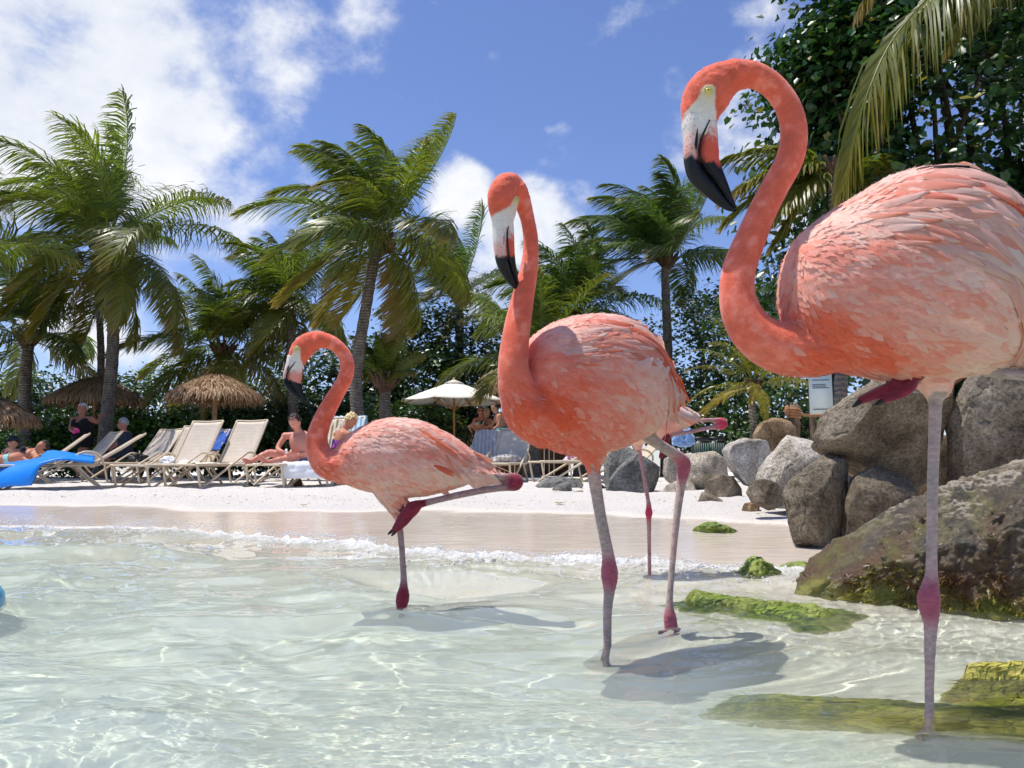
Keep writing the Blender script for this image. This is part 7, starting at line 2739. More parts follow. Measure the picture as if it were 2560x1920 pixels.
# ------------------------------------------------------------------ beach bar
def beach_bar():
    Y = 23.6
    x0, x1 = at(1105, 1070, Y).x, at(1420, 1070, Y).x
    zg = gz((x0 + x1) / 2, Y)
    zt = at(1200, 1068, Y).z
    r = empty('beach_bar', ((x0 + x1) / 2, Y, zg), 0, 'wooden beach bar with green posts and thatched roof behind the white parasol', 'bar')
    m = MB()
    m.add(*box(((x0 + x1) / 2, Y, zt - 0.03), (x1 - x0, 0.55, 0.06)))
    m.obj('counter_top', M_WOOD, r, False)
    n = 26
    for i in range(n):
        m = MB()
        w = (x1 - x0) / n
        m.add(*box((x0 + (i + 0.5) * w, Y - 0.20 + 0.004 * (i % 3), (zg + zt - 0.06) / 2), (w * 0.94, 0.03, zt - 0.06 - zg)))
        m.obj('plank', M_DARKWOOD, r, False)
    rz = at(1240, 962, Y).z
    for px, yy in ((1216, Y - 0.05), (1410, Y - 0.05), (1216, Y + 2.2), (1410, Y + 2.2)):
        m = MB()
        x = at(px, 1000, Y).x
        m.add(*box((x, yy + 0.02, (zg + rz + 0.3) / 2), (0.16, 0.16, rz + 0.3 - zg)))
        m.obj('post', M_GREENP, r, False)
    for i in range(6):                       # lattice of roof battens
        m = MB()
        z = rz - 0.05 - 0.10 * i
        m.add(*box(((x0 + x1) / 2 + 0.35, Y - 0.10 + 0.25 * i, z), (x1 - x0 - 0.6, 0.05, 0.035)))
        m.obj('batten', M_GREENP, r, False)
    # thatched roof: a pyramid with fringe
    rng = np.random.RandomState(9)
    cx, cy = at(1325, 950, Y).x, Y + 1.1
    apex = np.array([cx, cy, rz + 1.15])
    rad = abs(cx - at(1192, 950, Y).x) + 0.1

    def rf(t):
        t = np.asarray(t, float)
        return rad * t, -1.15 * t
    tt = np.linspace(0, 1, 8)
    seg = 24
    a = np.linspace(0, 2 * math.pi, seg, endpoint=False)
    rr, hh = rf(tt)
    V = np.stack([np.cos(a)[None] * rr[:, None], np.sin(a)[None] * rr[:, None], np.repeat(hh[:, None], seg, 1)], -1).reshape(-1, 3) + apex
    i = np.arange(len(tt) - 1)[:, None] * seg
    j = np.arange(seg)[None]
    k = (j + 1) % seg
    F = np.stack([i + j, i + k, i + seg + k, i + seg + j], -1).reshape(-1, 4)
    rf_o = obj('roof', V - np.array([0, 0, 0.06]), F, M_THATCH, r, np.tile(srgb(92, 72, 52), (len(V), 1)))
    m = straw(rng, 6000, rf, np.array([0.1, 0.3, 0.5, 0.7, 0.85, 0.95]), rad, 1.15, apex, 0.2, 0.05, srgb(104, 84, 62), srgb(176, 150, 118))
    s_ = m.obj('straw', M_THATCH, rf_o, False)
    s_['kind'] = 'stuff'


beach_bar()


# ------------------------------------------------------------------ sign, post, bins
def sign_board():
    Y = 9.0
    p0, p1 = np.array(at(2027, 1036, Y)), np.array(at(2067, 915, Y + 0.1))
    zg = gz(p0[0], Y)
    cx, w = (p0[0] + p1[0]) / 2, p1[0] - p0[0]
    zb, zt = p0[2], p1[2]
    r = empty('notice_board', (cx, Y, zg), 0, 'white notice board with lines of text above the boulders', 'sign')
    rot = np.array(Matrix.Rotation(R(-16), 3, 'Z'))
    c = np.array([cx, Y, (zb + zt) / 2])
    m = MB()
    m.add(*box(c, (w, 0.025, zt - zb), rot))
    b = m.obj('panel', simple_mat('sign_white', srgb(216, 226, 218), 0.5), r, False)
    m = MB()
    m.add(*box(c + rot @ np.array([w / 2 + 0.045, 0.03, 0.0]), (0.09, 0.06, (zt - zb) * 1.04), rot))
    m.obj('frame', M_BLACKPL, r, False)
    for s in (-0.4, 0.4):
        m = MB()
        pc = c + rot @ np.array([s * w, 0.05, 0])
        m.add(*box((pc[0], pc[1], (zg + zb) / 2 + 0.1), (0.05, 0.05, zb - zg + 0.4)))
        m.obj('post', M_GREYWOOD, r, False)
    ink = simple_mat('sign_ink', srgb(70, 84, 84), 0.6)
    H = zt - zb
    rng = np.random.RandomState(4)
    for k, (fr, ln) in enumerate(((0.95, 0.5), (0.86, 0.62), (0.78, 0.58), (0.69, 0.74), (0.60, 0.56), (0.565, 0.60), (0.53, 0.72), (0.10, 0.70))):
        x = -0.36 * w
        g = MB()
        end = x + ln * w
        while x < end:
            wl = rng.uniform(0.03, 0.10) * w
            g.add(*box(c + rot @ np.array([x + wl / 2, -0.0155, (fr - 0.5) * H]), (wl * 0.85, 0.002, 0.010), rot))
            x += wl
        g.obj('text_line', ink, b, False)


sign_board()


def rope_post():
    Y = 7.9
    p = at(1985, 1050, Y)
    zt = at(1985, 1012, Y).z
    zg = gz(p.x, Y)
    r = empty('rope_post', (p.x, Y, zg), 0, 'weathered wooden post wrapped with rope behind the round brown boulder', 'post')
    m = MB()
    n = 10
    P = np.linspace((p.x, Y, zg - 0.1), (p.x + 0.01, Y, zt), n)
    add_loft(m, P, 0.048 + 0.004 * np.sin(np.arange(n) * 2), None, (0, 1, 0), 12)
    m.obj('post', M_GREYWOOD, r)
    M_ROPE = simple_mat('rope', srgb(168, 118, 78), 0.95, noise_scale=60, noise_amt=0.4, bump=0.6, bump_scale=120)
    t = np.linspace(0, 4 * 2 * math.pi, 90)
    H = np.stack([p.x + np.cos(t) * 0.060, Y + np.sin(t) * 0.060, zt - 0.03 - t / t[-1] * 0.10], 1)
    m = MB()
    add_loft(m, H, 0.014, None, (0, 0, 1), 8)
    m.obj('rope_wrap', M_ROPE, r)
    m = MB()
    q = at(2040, 1036, Y + 0.3)
    S = np.array([(p.x, Y - 0.05, zt - 0.06), ((p.x + q.x) / 2, Y + 0.1, zt - 0.10), (q.x + 0.2, Y + 0.3, q.z)])
    add_loft(m, resample(S, 16), 0.014, None, (0, 0, 1), 8)
    m.obj('rope_span', M_ROPE, r)
    # end knot
    m = MB()
    add_ell(m, (p.x - 0.075, Y - 0.03, zt - 0.06), (0.03, 0.03, 0.055), 10, 8)
    m.obj('knot', M_ROPE, r)


rope_post()


def bin_box(label, px0, px1, py0, py1, Y, lid=True):
    a, b = np.array(at(px0, py1, Y)), np.array(at(px1, py0, Y))
    cx = (a[0] + b[0]) / 2
    w = b[0] - a[0]
    zg = gz(cx, Y)
    zt = b[2]
    r = empty('storage_bin', (cx, Y, zg), 0, label, 'bin', 'dark bins behind the boulders')
    m = MB()
    m.add(*box((cx, Y, (zg + zt) / 2 - 0.03), (w, w * 0.8, zt - zg - 0.06)))
    m.obj('body', M_BLACKPL, r, False)
    m = MB()
    m.add(*box((cx, Y - 0.01, zt - 0.02), (w * 1.06, w * 0.86, 0.05)))
    m.obj('lid', M_BLACKPL, r, False)
    for i in range(7):
        m = MB()
        m.add(*box((cx - w / 2 + (i + 0.5) * w / 7, Y - w * 0.4 - 0.012, (zg + zt) / 2 - 0.02), (w / 7 * 0.7, 0.02, (zt - zg) * 0.8)))
        m.obj('slat', M_GREENP, r, False)


bin_box('dark slatted bin behind the boulders, left one', 1732, 1768, 1094, 1128, 13.0)
bin_box('dark slatted bin behind the boulders, right one', 1770, 1806, 1094, 1128, 13.2)

# turquoise edge of a float in the water at the left margin
def float_ring():
    Y = 2.5
    p = at(-86, 1562, Y)
    r = empty('swim_ring', (p.x, p.y, 0.0), 0, 'turquoise float just entering at the left margin of the water', 'float')
    M_T = simple_mat('turquoise_vinyl', srgb(30, 160, 206), 0.25)
    t = np.linspace(0, 2 * math.pi, 49)
    m = MB()
    add_loft(m, np.stack([p.x - 0.20 + np.cos(t) * 0.215, p.y + np.sin(t) * 0.215, t * 0 + 0.035], 1), 0.055, None, (0, 0, 1), 16)
    m.obj('ring', M_T, r)
    m = MB()
    add_loft(m, np.array([(p.x + 0.045, p.y - 0.03, 0.06), (p.x + 0.066, p.y - 0.03, 0.078), (p.x + 0.078, p.y - 0.03, 0.080)]), [0.014, 0.012, 0.010], None, (0, 1, 0), 10)
    m.obj('valve', M_T, r)


float_ring()


# ------------------------------------------------------------------ fallen leaves
def fallen_leaf(label, px, py, z, seed, green=(0.42, 0.26, 0.05), sz=0.05):
    rng = np.random.RandomState(seed)
    p = at_z(px, py, z)
    zg = gz(p.x, p.y)
    n = 9
    t = np.linspace(0, 1, n)
    w = np.sin(np.pi * t) ** 0.7 * sz * 0.35
    cur = np.stack([(t - 0.5) * 2 * sz, np.zeros(n), 0.012 + 0.02 * np.abs(t - 0.5)], 1)
    V = np.concatenate([cur + np.stack([t * 0, w, t * 0 + w * 0.5], 1), cur, cur + np.stack([t * 0, -w, t * 0 + w * 0.5], 1)])
    a = rng.uniform(-0.6, 0.6)
    rot = np.array(Matrix.Rotation(a, 3, 'Z'))
    m = sheet(V @ rot.T, 3, n, 0.0012)
    st = MB()
    add_loft(st, np.array([cur[-1], cur[-1] + np.array([sz * 0.4, 0, 0.02])]) @ rot.T, 0.0014, None, (0, 1, 0), 5)
    o = empty('fallen_leaf', (p.x, p.y, max(zg, z - 0.02)), 0, label, 'leaf', 'dry leaves on the beach')
    mm = simple_mat('dry_leaf_%d' % seed, green, 0.7, noise_scale=40, noise_amt=0.3)
    link('blade', new_mesh('blade', m.verts(), m.faces()), mm, o)
    link('stalk', new_mesh('stalk', st.verts(), st.faces()), mm, o)


fallen_leaf('yellow fallen leaf standing on the sand right of the left bird', 1390, 1250, 0.12, 1)
fallen_leaf('tan fallen leaf at the upper edge of the wet sand', 1398, 1277, 0.08, 2)
fallen_leaf('pale fallen leaf on sand left of the folded leg', 758, 1272, 0.085, 3, (0.55, 0.42, 0.12), 0.04)
# ------------------------------------------------------------------ people
SK = dict(fair=srgb(214, 158, 132), tan=srgb(184, 122, 94), pink=srgb(206, 138, 116), dark=srgb(150, 98, 74))
M_SKIN = col_mat('skin', 0.5, 25, 0.06, spec=0.35)
M_HAIR = col_mat('hair', 0.6, 60, 0.35, 0.6, 90, 0.02)
M_CLOTH = col_mat('clothing', 0.9, 30, 0.10, 0.2, 60, 0.01)
M_EYED = simple_mat('dark_eye', srgb(30, 22, 18), 0.2)
M_LIP = simple_mat('lips', srgb(160, 84, 76), 0.5)
M_GLASS = simple_mat('sunglasses', srgb(14, 14, 16), 0.1)


def unit(v):
    v = np.asarray(v, float)
    return v / (np.linalg.norm(v) + 1e-9)


def person(label, J, Y, skin, hair, garments, face, right, seed=0, hs=1.0, voxel=0.0155, glasses=False, hat=None, long_hair=0.0, belly=0.0, breast=0.0, root_z=None, hair_vol=1.0):
    """J: joint name -> (px, py[, dY]) around distance Y. face: direction the head looks; right: the person's right-to-left shoulder axis"""
    j = {k: np.array(at(v[0], v[1], Y + (v[2] if len(v) > 2 else 0.0))) for k, v in J.items()}
    right = unit(right)
    face = unit(face)
    mb = MB()

    def limb(names, radii, n=12, side=(0, 1, 0.3), fl=1.0):
        P = [np.concatenate([j[a], [r]]) for a, r in zip(names, radii)]
        A = resample(np.array(P), n)
        add_loft(mb, A[:, :3], A[:, 3] * hs, A[:, 3] * hs * fl, side, 12)
    up = unit(j['neck'] - j['pelvis'])
    fwd = unit(np.cross(right, up)) if abs(np.dot(right, up)) < 0.99 else face
    if np.dot(fwd, face) < -0.3:
        fwd = -fwd
    L = np.linalg.norm(j['neck'] - j['pelvis'])
    tp = [j['pelvis'] - up * 0.09, j['pelvis'], j['pelvis'] * 0.6 + j['neck'] * 0.4, j['pelvis'] * 0.3 + j['neck'] * 0.7, j['neck'] - up * 0.05, j['neck'] + up * 0.0]
    if 'chest' in j:
        tp[3] = j['chest']
        tp[2] = (j['pelvis'] + j['chest']) / 2
    ra = np.array([0.09, 0.125, 0.110 + belly, 0.125, 0.085, 0.05]) * hs
    rb = np.array([0.13, 0.180, 0.150 + belly * 0.6, 0.175, 0.135, 0.055]) * hs
    A = resample(np.column_stack([np.array(tp), ra, rb]), 24)
    add_loft(mb, A[:, :3], A[:, 3], A[:, 4], right, 20)
    if breast:
        for s in (-1, 1):
            add_ell(mb, j['neck'] - up * L * 0.34 + fwd * 0.085 * hs + right * s * 0.075 * hs, np.array([0.065, 0.065, 0.062]) * hs * breast, 12, 8)
    # neck and head
    hc = j['head']
    A = resample(np.vstack([np.concatenate([j['neck'] - up * 0.04, [0.062]]), np.concatenate([(j['neck'] + hc) / 2, [0.052]]), np.concatenate([hc, [0.055]])]), 8)
    add_loft(mb, A[:, :3], A[:, 3] * hs, None, right, 14)
    hu = unit(hc - j['neck'])
    hu = unit(hu * 0.5 + np.array([0, 0, 0.8]))
    hu = unit(hu - face * np.dot(hu, face))
    hr = np.cross(hu, face)
    rot = np.stack([hr, face, hu], 1)
    add_ell(mb, hc + hu * 0.02 * hs, np.array([0.080, 0.100, 0.120]) * hs, 18, 12, rot)
    add_ell(mb, hc - hu * 0.055 * hs + face * 0.022 * hs, np.array([0.056, 0.066, 0.066]) * hs, 14, 10, rot)
    add_ell(mb, hc - hu * 0.005 * hs + face * 0.094 * hs, np.array([0.014, 0.020, 0.026]) * hs, 10, 8, rot)
    for s in (-1, 1):
        add_ell(mb, hc + hr * s * 0.078 * hs - face * 0.005, np.array([0.012, 0.020, 0.030]) * hs, 8, 6, rot)
        k = 'l' if s < 0 else 'r'
        if k + 'sho' in j:
            add_ell(mb, j[k + 'sho'], np.array([0.062, 0.062, 0.058]) * hs, 12, 8)
            add_loft(mb, np.linspace(j['neck'] - up * 0.06, j[k + 'sho'], 6), np.linspace(0.06, 0.055, 6) * hs, None, (0, 1, 0.2), 10)
            limb([k + 'sho', k + 'elb', k + 'wri'], [0.050, 0.040, 0.027], 16)
            # hand: palm plus five fingers
            w = j[k + 'wri']
            d = unit(w - j[k + 'elb'])
            if k + 'hand' in j:
                d = unit(j[k + 'hand'] - w)
            sd = unit(np.cross(d, face + np.array([0.2, 0, 0.4])))
            nn = np.cross(sd, d)
            pc = w + d * 0.05 * hs
            add_ell(mb, pc, np.array([0.040, 0.055, 0.017]) * hs, 12, 8, np.stack([sd, d, nn], 1))
            for f in range(4):
                b0 = pc + d * 0.045 * hs + sd * (f - 1.5) * 0.020 * hs
                ln = (0.060, 0.072, 0.068, 0.052)[f] * hs
                add_loft(mb, np.array([b0 - d * 0.02, b0 + d * ln * 0.55, b0 + d * ln * 0.9 - nn * ln * 0.35]), np.array([0.0105, 0.0095, 0.008]) * hs, None, (0.1, 0.2, 1), 8)
            t0 = pc - d * 0.02 * hs - sd * 0.034 * hs
            add_loft(mb, np.array([t0, t0 + d * 0.03 * hs - sd * 0.022 * hs, t0 + d * 0.058 * hs - sd * 0.026 * hs]), np.array([0.013, 0.011, 0.009]) * hs, None, (0.1, 0.2, 1), 8)
        if k + 'kne' in j:
            hip = j['pelvis'] + right * (0.085 * hs * (1 if k == 'r' else -1)) - up * 0.02
            if k + 'hip' in j:
                hip = j[k + 'hip']
            j[k + 'hip'] = hip
            limb([k + 'hip', k + 'kne'], [0.095, 0.060], 12)
            limb([k + 'kne', k + 'ank'], [0.058, 0.036], 8)
            m_ = (j[k + 'kne'] * 0.68 + j[k + 'ank'] * 0.32)
            add_ell(mb, m_ - face * 0.0, np.array([0.058, 0.058, 0.058]) * hs, 10, 8)
            td = unit(j[k + 'toe'] - j[k + 'ank'])
            A = np.array([j[k + 'ank'] - td * 0.05, j[k + 'ank'], (j[k + 'ank'] + j[k + 'toe']) / 2, j[k + 'toe']])
            add_loft(mb, resample(A, 10), resample(np.column_stack([A, [0.034, 0.042, 0.038, 0.022]]), 10)[:, 3] * hs, None, (0, 0, 1), 10)
    V, Q = remesh(mb, voxel * hs, 3, 0.5)
    N = vnormals(V, Q)
    lowest = V[:, 2].min()
    px_, py_ = j['pelvis'][0], j['pelvis'][1]
    rz = lowest if root_z is None else root_z
    root = empty('person', (px_, py_, rz), 0, label, 'person')
    nz = fbm(V * 6 + seed, 3)
    col = np.tile(skin, (len(V), 1)) * (1 + 0.05 * nz[:, None])
    # flushed knees, feet, hands, face
    for k in ('lank', 'rank', 'lwri', 'rwri', 'lkne', 'rkne'):
        if k in j:
            w = np.exp(-(np.linalg.norm(V - j[k], axis=1) / 0.11) ** 2)[:, None]
            col = col * (1 - 0.25 * w) + skin * np.array([1.05, 0.78, 0.76]) * 0.25 * w
    body = obj('body', V, Q, M_SKIN, root, col)
    # height above pelvis along the trunk, used to cut garments from the body surface
    s = (V - j['pelvis']) @ up / L

    def near(names, rad):
        best = np.full(len(V), 1e9)
        for a, b in names:
            A_, B_ = j[a], j[b]
            ab = B_ - A_
            t = np.clip(((V - A_) @ ab) / (ab @ ab + 1e-9), 0, 1)
            best = np.minimum(best, np.linalg.norm(V - (A_ + t[:, None] * ab), axis=1))
        return best < rad
    armz = np.zeros(len(V), bool)
    for k in ('l', 'r'):
        if k + 'sho' in j:
            armz |= near([(k + 'elb', k + 'wri')], 0.075 * hs) | near([(k + 'sho', k + 'elb')], 0.066 * hs)
    for nm, colr, test, off in garments:
        keep = test(V, s, j, near, armz)
        f = keep[Q].all(1)
        if not f.any():
            continue
        used = np.unique(Q[f])
        mp = np.full(len(V), -1)
        mp[used] = np.arange(len(used))
        fold = fbm(V[used] * np.array([30, 30, 9]) + seed, 3)
        VV = V[used] + N[used] * (off + 0.25 * off * fold)[:, None]
        if callable(colr):
            cc = colr(V[used])
        else:
            cc = np.tile(np.asarray(colr), (len(used), 1))
        obj(nm, VV, mp[Q[f]], M_CLOTH, root, cc)
    # hair: a cap that leaves the face free
    if hair is not None:
        D, F = cube_sphere(20)
        nrm = fbm(D * 5 + seed, 3)
        fz = D[:, 1]
        keepv = ~((D[:, 1] > 0.30) & (D[:, 2] < 0.50)) & ~((D[:, 2] < -0.30 - 0.9 * long_hair)) & ~((np.abs(D[:, 0]) > 0.8) & (D[:, 2] < -0.05) & (D[:, 1] > -0.2) & (long_hair < 0.1))
        rad = np.array([0.084, 0.104, 0.122]) * hs * (1 + 0.02 * hair_vol)
        P = D * rad * (1 + 0.10 * hair_vol * nrm[:, None])
        P[:, 2] = np.where(P[:, 2] < -0.02, P[:, 2] * (1 + 1.6 * long_hair), P[:, 2])
        P[:, 1] -= 0.008 * hs
        Vh = P @ rot.T + hc + hu * 0.022 * hs
        f = keepv[F].all(1)
        used = np.unique(F[f])
        mp = np.full(len(D), -1)
        mp[used] = np.arange(len(used))
        obj('hair', Vh[used], mp[F[f]], M_HAIR, root, np.tile(hair, (len(used), 1)) * (1 + 0.35 * nrm[used][:, None]))
    fp = hc + face * 0.088 * hs
    for s_ in (-1, 1):
        g = MB()
        if glasses:
            add_ell(g, fp + hr * s_ * 0.034 * hs + hu * 0.022 * hs, np.array([0.030, 0.012, 0.022]) * hs, 12, 8, rot)
            g.obj('sunglass_lens', M_GLASS, root)
        else:
            add_ell(g, fp + hr * s_ * 0.032 * hs + hu * 0.020 * hs - face * 0.006, np.array([0.014, 0.008, 0.008]) * hs, 10, 6, rot)
            g.obj('eye', M_EYED, root)
    g = MB()
    add_ell(g, hc - hu * 0.062 * hs + face * 0.084 * hs, np.array([0.024, 0.010, 0.008]) * hs, 10, 6, rot)
    g.obj('mouth', M_LIP, root)
    if hat is not None:
        g = MB()
        D, F = cube_sphere(12)
        k = D[:, 2] > 0.05
        f = k[F].all(1)
        P = D * np.array([0.092, 0.110, 0.105]) * hs
        used = np.unique(F[f])
        mp = np.full(len(D), -1)
        mp[used] = np.arange(len(used))
        cap = obj('cap', (P @ rot.T + hc + hu * 0.035 * hs)[used], mp[F[f]], M_CLOTH, root, np.tile(hat, (len(used), 1)))
        g = MB()
        add_ell(g, hc + hu * 0.045 * hs + face * 0.13 * hs, np.array([0.075, 0.075, 0.010]) * hs, 14, 6, rot)
        g.c = [np.tile(hat, (g.n, 1))]
        g.obj('visor', M_CLOTH, cap)
    return root, j


def g_trunks(lo=0.42, col=srgb(70, 86, 120), leg=0.62):
    def test(V, s, j, near, armz):
        ok = (s < 0.16) & (s > -0.6) & ~armz
        cut = np.ones(len(V), bool)
        for k in ('l', 'r'):
            if k + 'kne' in j and k + 'hip' in j:
                a, b = j[k + 'hip'], j[k + 'kne']
                t = ((V - a) @ (b - a)) / ((b - a) @ (b - a))
                on = near([(k + 'hip', k + 'kne')], 0.14)
                cut &= ~(on & (t > leg))
                sh = near([(k + 'kne', k + 'ank')], 0.09)
                cut &= ~sh
        return ok & cut
    return ('swim_shorts', col, test, 0.010)


def g_band(nm, s0, s1, col, off=0.007):
    return (nm, col, lambda V, s, j, near, armz: (s > s0) & (s < s1) & ~armz, off)


CAMV = np.array([0.0, -1.0, 0.0])

# standing woman in black
wj = dict(head=(206, 1026), neck=(206, 1041), pelvis=(207, 1096), rsho=(184, 1049), relb=(177, 1071, -0.05), rwri=(187, 1081, -0.22), lsho=(229, 1048), lelb=(243, 1056, 0.05), lwri=(249, 1045, 0.15),
          rkne=(198, 1142), rank=(196, 1184), rtoe=(194, 1192, -0.18), lkne=(217, 1142), lank=(218, 1184), ltoe=(221, 1192, -0.18))


def dress(V, s, j, near, armz):
    vneck = (s > 0.72) & (np.abs(V[:, 0] - j['neck'][0]) < (s - 0.62) * 0.32) & (V[:, 1] < j['neck'][1])
    return (s < 0.86) & (s > -0.42) & ~armz & ~vneck


person('woman in a short black dress standing by the palm trunk holding something pink', wj, 17.2, SK['tan'] * 0.9, srgb(206, 202, 196), [('dress', srgb(16, 16, 20), dress, 0.03)], CAMV + np.array([0.1, 0, -0.05]), (1, 0, 0), 1, 1.12, belly=0.04, breast=1.2, hair_vol=1.4)
hp = np.array(at(190, 1080, 16.9))
g = MB()
D_, F_ = cube_sphere(12)
Vp = D_ * np.array([0.075, 0.03, 0.08]) * (1 + 0.15 * fbm(D_ * 2, 3))[:, None] + hp
po = obj('pink_bottle', Vp - hp, F_, simple_mat('hot_pink', srgb(240, 50, 140), 0.5))
po.location = hp
tag(po, 'hot pink flask held by the standing woman', 'flask')
g = MB()
add_loft(g, np.array([(0.01, 0, 0.06), (0.02, 0, 0.10), (0.045, 0, 0.13), (0.03, 0, 0.15)]), 0.014, None, (0, 1, 0), 8)
g.obj('handle', po.data.materials[0], po)

# seated man on the lounger
mj = dict(head=(738, 1057, -0.06), neck=(747, 1079), pelvis=(772, 1148, 0.05), chest=(752, 1104), rsho=(713, 1090), relb=(695, 1120, -0.1), rwri=(707, 1130, -0.22), rhand=(716, 1134, -0.25), lsho=(778, 1088), lelb=(786, 1122), lwri=(742, 1138, -0.2), lhand=(725, 1136, -0.25),
          rkne=(672, 1132, -0.05), rank=(622, 1156, -0.3), rtoe=(606, 1147, -0.4), lkne=(714, 1148, -0.25), lank=(664, 1157, -0.45), ltoe=(645, 1137, -0.5))
person('bare chested dark haired man in blue trunks sitting on a lounger looking down', mj, 12.1, SK['pink'], srgb(44, 32, 28), [g_trunks(col=srgb(84, 102, 140), leg=0.42)], np.array([-0.35, -0.8, -0.55]), (0.92, 0.38, 0), 2, 1.0, 0.0125, belly=0.045)
ph = np.array(at(716, 1128, 11.8))
g = MB()
g.add(*box((0, 0, 0), (0.03, 0.02, 0.07)))
o = g.obj('lotion_tube', simple_mat('white_plastic', srgb(235, 235, 235), 0.3), None, False)
o.location = ph
tag(o, 'small white tube in the seated man\'s hands', 'tube')

# blonde woman in purple swimsuit seen from behind
bj = dict(head=(876, 1054), neck=(860, 1072), pelvis=(838, 1146), chest=(852, 1102), rsho=(872, 1086, -0.2), relb=(898, 1112, -0.25), rwri=(925, 1125, -0.2), lsho=(842, 1086, 0.15), lelb=(880, 1118, 0.2), lwri=(915, 1126, 0.2),
          rkne=(920, 1136, -0.1), rank=(975, 1156, -0.1), rtoe=(990, 1142, -0.1), lkne=(925, 1140, 0.15), lank=(980, 1156, 0.15), ltoe=(995, 1142, 0.15))


def printc(V):
    n = fbm(V * 16, 3)[:, None]
    m = fbm(V * 11 + 40, 3)[:, None]
    c = srgb(92, 60, 170) * np.ones_like(V)
    c = np.where(n > 0.12, srgb(70, 110, 200), c)
    c = np.where(m > 0.18, srgb(190, 70, 160), c)
    c = np.where((n < -0.28), srgb(30, 24, 70), c)
    return c


person('blonde woman in a purple patterned swimsuit sitting with her back turned', bj, 12.7, SK['tan'], srgb(226, 200, 140), [('swimsuit', printc, lambda V, s, j, near, armz: (s < 0.60) & (s > -0.3) & ~armz & ~near([('rkne', 'rank'), ('lkne', 'lank')], 0.12), 0.010)],
       np.array([0.85, -0.15, -0.5]), (0.25, -0.97, 0), 3, 1.0, 0.014, hair_vol=1.8)

# woman lying on the shaded lounger
lj = dict(head=(104, 1120, 0.05), neck=(90, 1129), pelvis=(32, 1150), chest=(72, 1139), rsho=(92, 1146, -0.18), relb=(78, 1156, -0.25), rwri=(52, 1142, -0.12), lsho=(84, 1128, 0.2), lelb=(66, 1136, 0.22), lwri=(46, 1140, 0.05),
          rkne=(-14, 1146, -0.1), rank=(-70, 1160, -0.1), rtoe=(-80, 1148, -0.1), lkne=(-12, 1144, 0.12), lank=(-68, 1158, 0.12), ltoe=(-78, 1146, 0.12))
person('dark haired woman in a black bikini top lying on a shaded lounger', lj, 13.6, SK['tan'], srgb(34, 24, 22), [('bikini_top', srgb(22, 20, 24), lambda V, s, j, near, armz: (s > 0.50) & (s < 0.80) & ~armz, 0.009), ('bikini_bottom', srgb(150, 200, 196), lambda V, s, j, near, armz: (s > -0.14) & (s < 0.10) & ~armz & ~near([('rkne', 'rank'), ('lkne', 'lank')], 0.1), 0.009)],
       np.array([-0.25, -0.75, 0.45]), (0.15, -0.98, 0), 4, 1.0, 0.015, breast=1.0, long_hair=0.1)

# person with cap at the left edge
cj = dict(head=(33, 1108), neck=(31, 1122), pelvis=(18, 1162), rsho=(14, 1128), relb=(8, 1146, -0.1), rwri=(14, 1132, -0.2), lsho=(48, 1129), lelb=(50, 1148, -0.1), lwri=(36, 1134, -0.2),
          rkne=(-30, 1150, -0.3), rank=(-60, 1172, -0.4), rtoe=(-72, 1165, -0.4), lkne=(-24, 1152, -0.1), lank=(-55, 1174, -0.2), ltoe=(-68, 1168, -0.2))
person('person in a dark cap and navy top sitting behind the reclining woman', cj, 15.2, SK['fair'] * 0.95, srgb(60, 40, 30), [('top', srgb(26, 34, 92), lambda V, s, j, near, armz: (s > -0.2) & (s < 0.78) & ~armz, 0.012), g_trunks(col=srgb(30, 36, 80))], np.array([-0.3, -0.9, -0.1]), (1, 0, 0), 5, 1.0, 0.017, hat=srgb(34, 48, 62))

# grey haired man in a dark shirt
gj = dict(head=(307, 1061), neck=(310, 1077), pelvis=(312, 1134), rsho=(296, 1086, -0.12), relb=(290, 1110, -0.15), rwri=(276, 1124, -0.2), lsho=(322, 1085, 0.12), lelb=(318, 1110, 0.2), lwri=(300, 1124, 0.25),
          rkne=(270, 1142, -0.1), rank=(262, 1180, -0.1), rtoe=(252, 1186, -0.1), lkne=(272, 1144, 0.15), lank=(264, 1182, 0.15), ltoe=(254, 1188, 0.15))
person('grey haired man in sunglasses and charcoal shirt sitting in profile by the hedge', gj, 17.6, SK['pink'] * 0.95, srgb(176, 176, 178), [('shirt', srgb(58, 64, 78), lambda V, s, j, near, armz: (s > -0.15) & (s < 0.92) & ~near([('relb', 'rwri'), ('lelb', 'lwri')], 0.06), 0.014), g_trunks(col=srgb(60, 60, 70))],
       np.array([-0.95, -0.3, 0.0]), (0.2, 0.98, 0), 6, 1.1, 0.016, glasses=True, belly=0.03)

# people at the bar
def stool(label, px, py, Y):
    p = at(px, py, Y)
    zg = gz(p.x, Y)
    r = empty('bar_stool', (p.x, Y, zg), 0, label, 'stool', 'stools at the beach bar')
    m = MB()
    add_loft(m, np.array([(p.x, Y, p.z - 0.05), (p.x, Y, p.z - 0.04), (p.x, Y, p.z), (p.x, Y, p.z + 0.005)]), [0.15, 0.18, 0.18, 0.16], None, (0, 1, 0), 16)
    m.obj('seat', M_DARKWOOD, r)
    for a in range(4):
        t = a * math.pi / 2 + 0.6
        m = MB()
        add_loft(m, np.linspace((p.x + math.cos(t) * 0.12, Y + math.sin(t) * 0.12, p.z - 0.05), (p.x + math.cos(t) * 0.2, Y + math.sin(t) * 0.2, zg - 0.02), 4), 0.018, None, (0, 1, 0), 8)
        m.obj('leg', M_DARKWOOD, r)


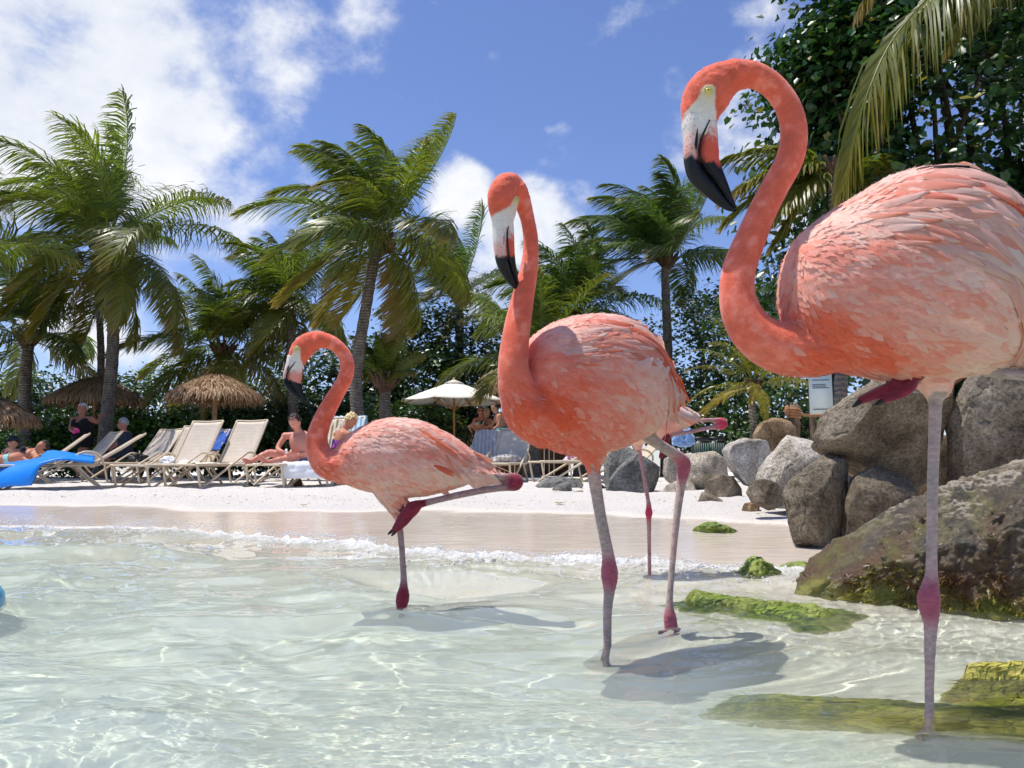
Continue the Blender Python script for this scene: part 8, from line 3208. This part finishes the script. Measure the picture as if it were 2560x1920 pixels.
stool('bar stool under the woman in the bikini', 1202, 1090, 21.0)
stool('bar stool under the man in teal trunks', 1254, 1082, 20.6)
aj = dict(head=(1201, 1029), neck=(1202, 1042), pelvis=(1203, 1083), rsho=(1187, 1050), relb=(1184, 1068), rwri=(1196, 1080, -0.15), lsho=(1217, 1048), lelb=(1226, 1064, -0.1), lwri=(1214, 1074, -0.25),
          rkne=(1196, 1090, -0.42), rank=(1198, 1126, -0.4), rtoe=(1197, 1132, -0.52), lkne=(1212, 1090, -0.42), lank=(1213, 1126, -0.4), ltoe=(1214, 1132, -0.52))


def bik(V):
    n = fbm(V * 30, 2)[:, None]
    return np.where(n > 0.0, srgb(40, 40, 36), srgb(196, 190, 170)) * np.ones_like(V)


person('woman with red hair in a patterned bikini and sunglasses at the bar', aj, 21.0, SK['tan'], srgb(96, 34, 30), [('bikini_top', bik, lambda V, s, j, near, armz: (s > 0.52) & (s < 0.76) & ~armz, 0.010), ('bikini_bottom', bik, lambda V, s, j, near, armz: (s > -0.2) & (s < 0.08) & ~armz & ~near([('rkne', 'rank'), ('lkne', 'lank')], 0.1), 0.010)],
       np.array([0.2, -1, -0.1]), (1, 0, 0), 7, 1.0, 0.017, glasses=True, breast=1.2)
dj = dict(head=(1237, 1021), neck=(1244, 1034), pelvis=(1256, 1074), chest=(1250, 1052), rsho=(1240, 1043, 0.15), relb=(1232, 1060, 0.1), rwri=(1216, 1068, 0.0), lsho=(1250, 1042, -0.18), lelb=(1247, 1061, -0.22), lwri=(1231, 1074, -0.2),
          rkne=(1222, 1080, 0.05), rank=(1216, 1116, 0.05), rtoe=(1206, 1122, 0.05), lkne=(1224, 1084, -0.25), lank=(1214, 1122, -0.25), ltoe=(1204, 1128, -0.25))
person('bare backed man in teal trunks sitting at the bar in profile', dj, 20.6, SK['fair'], srgb(60, 38, 30), [g_trunks(col=srgb(60, 140, 160))], np.array([-0.9, -0.35, -0.2]), (0.25, -0.95, 0), 8, 1.0, 0.017)
ej = dict(head=(1217, 1034), neck=(1214, 1046), pelvis=(1200, 1086), rsho=(1184, 1058), relb=(1174, 1068), rwri=(1178, 1078, -0.1), lsho=(1226, 1052), lelb=(1232, 1066), lwri=(1228, 1076, -0.1),
          rkne=(1190, 1092, -0.2), rank=(1188, 1128, -0.2), rtoe=(1186, 1134, -0.3), lkne=(1206, 1092, -0.2), lank=(1206, 1128, -0.2), ltoe=(1206, 1134, -0.3))
person('blonde person half hidden behind the red haired woman at the bar', ej, 21.6, SK['fair'], srgb(196, 168, 120), [g_band('swimsuit', -0.2, 0.72, srgb(60, 60, 66))], np.array([0.3, -1, -0.1]), (1, 0, 0), 9, 1.0, 0.018, long_hair=0.6, hair_vol=2)
fj = dict(head=(1270, 1038), neck=(1274, 1050), pelvis=(1284, 1088), rsho=(1262, 1056), relb=(1258, 1070), rwri=(1270, 1078, -0.1), lsho=(1288, 1056), lelb=(1294, 1070), lwri=(1286, 1080, -0.1),
          rkne=(1278, 1094, -0.3), rank=(1278, 1128, -0.3), rtoe=(1276, 1134, -0.4), lkne=(1294, 1094, -0.3), lank=(1294, 1128, -0.3), ltoe=(1294, 1134, -0.4))
person('dark haired person sitting at the bar close to the middle bird', fj, 21.8, SK['pink'], srgb(34, 24, 22), [g_trunks(col=srgb(50, 50, 60))], np.array([-0.5, -0.8, 0]), (1, 0, 0), 10, 1.0, 0.018, long_hair=0.8, hair_vol=1.6)
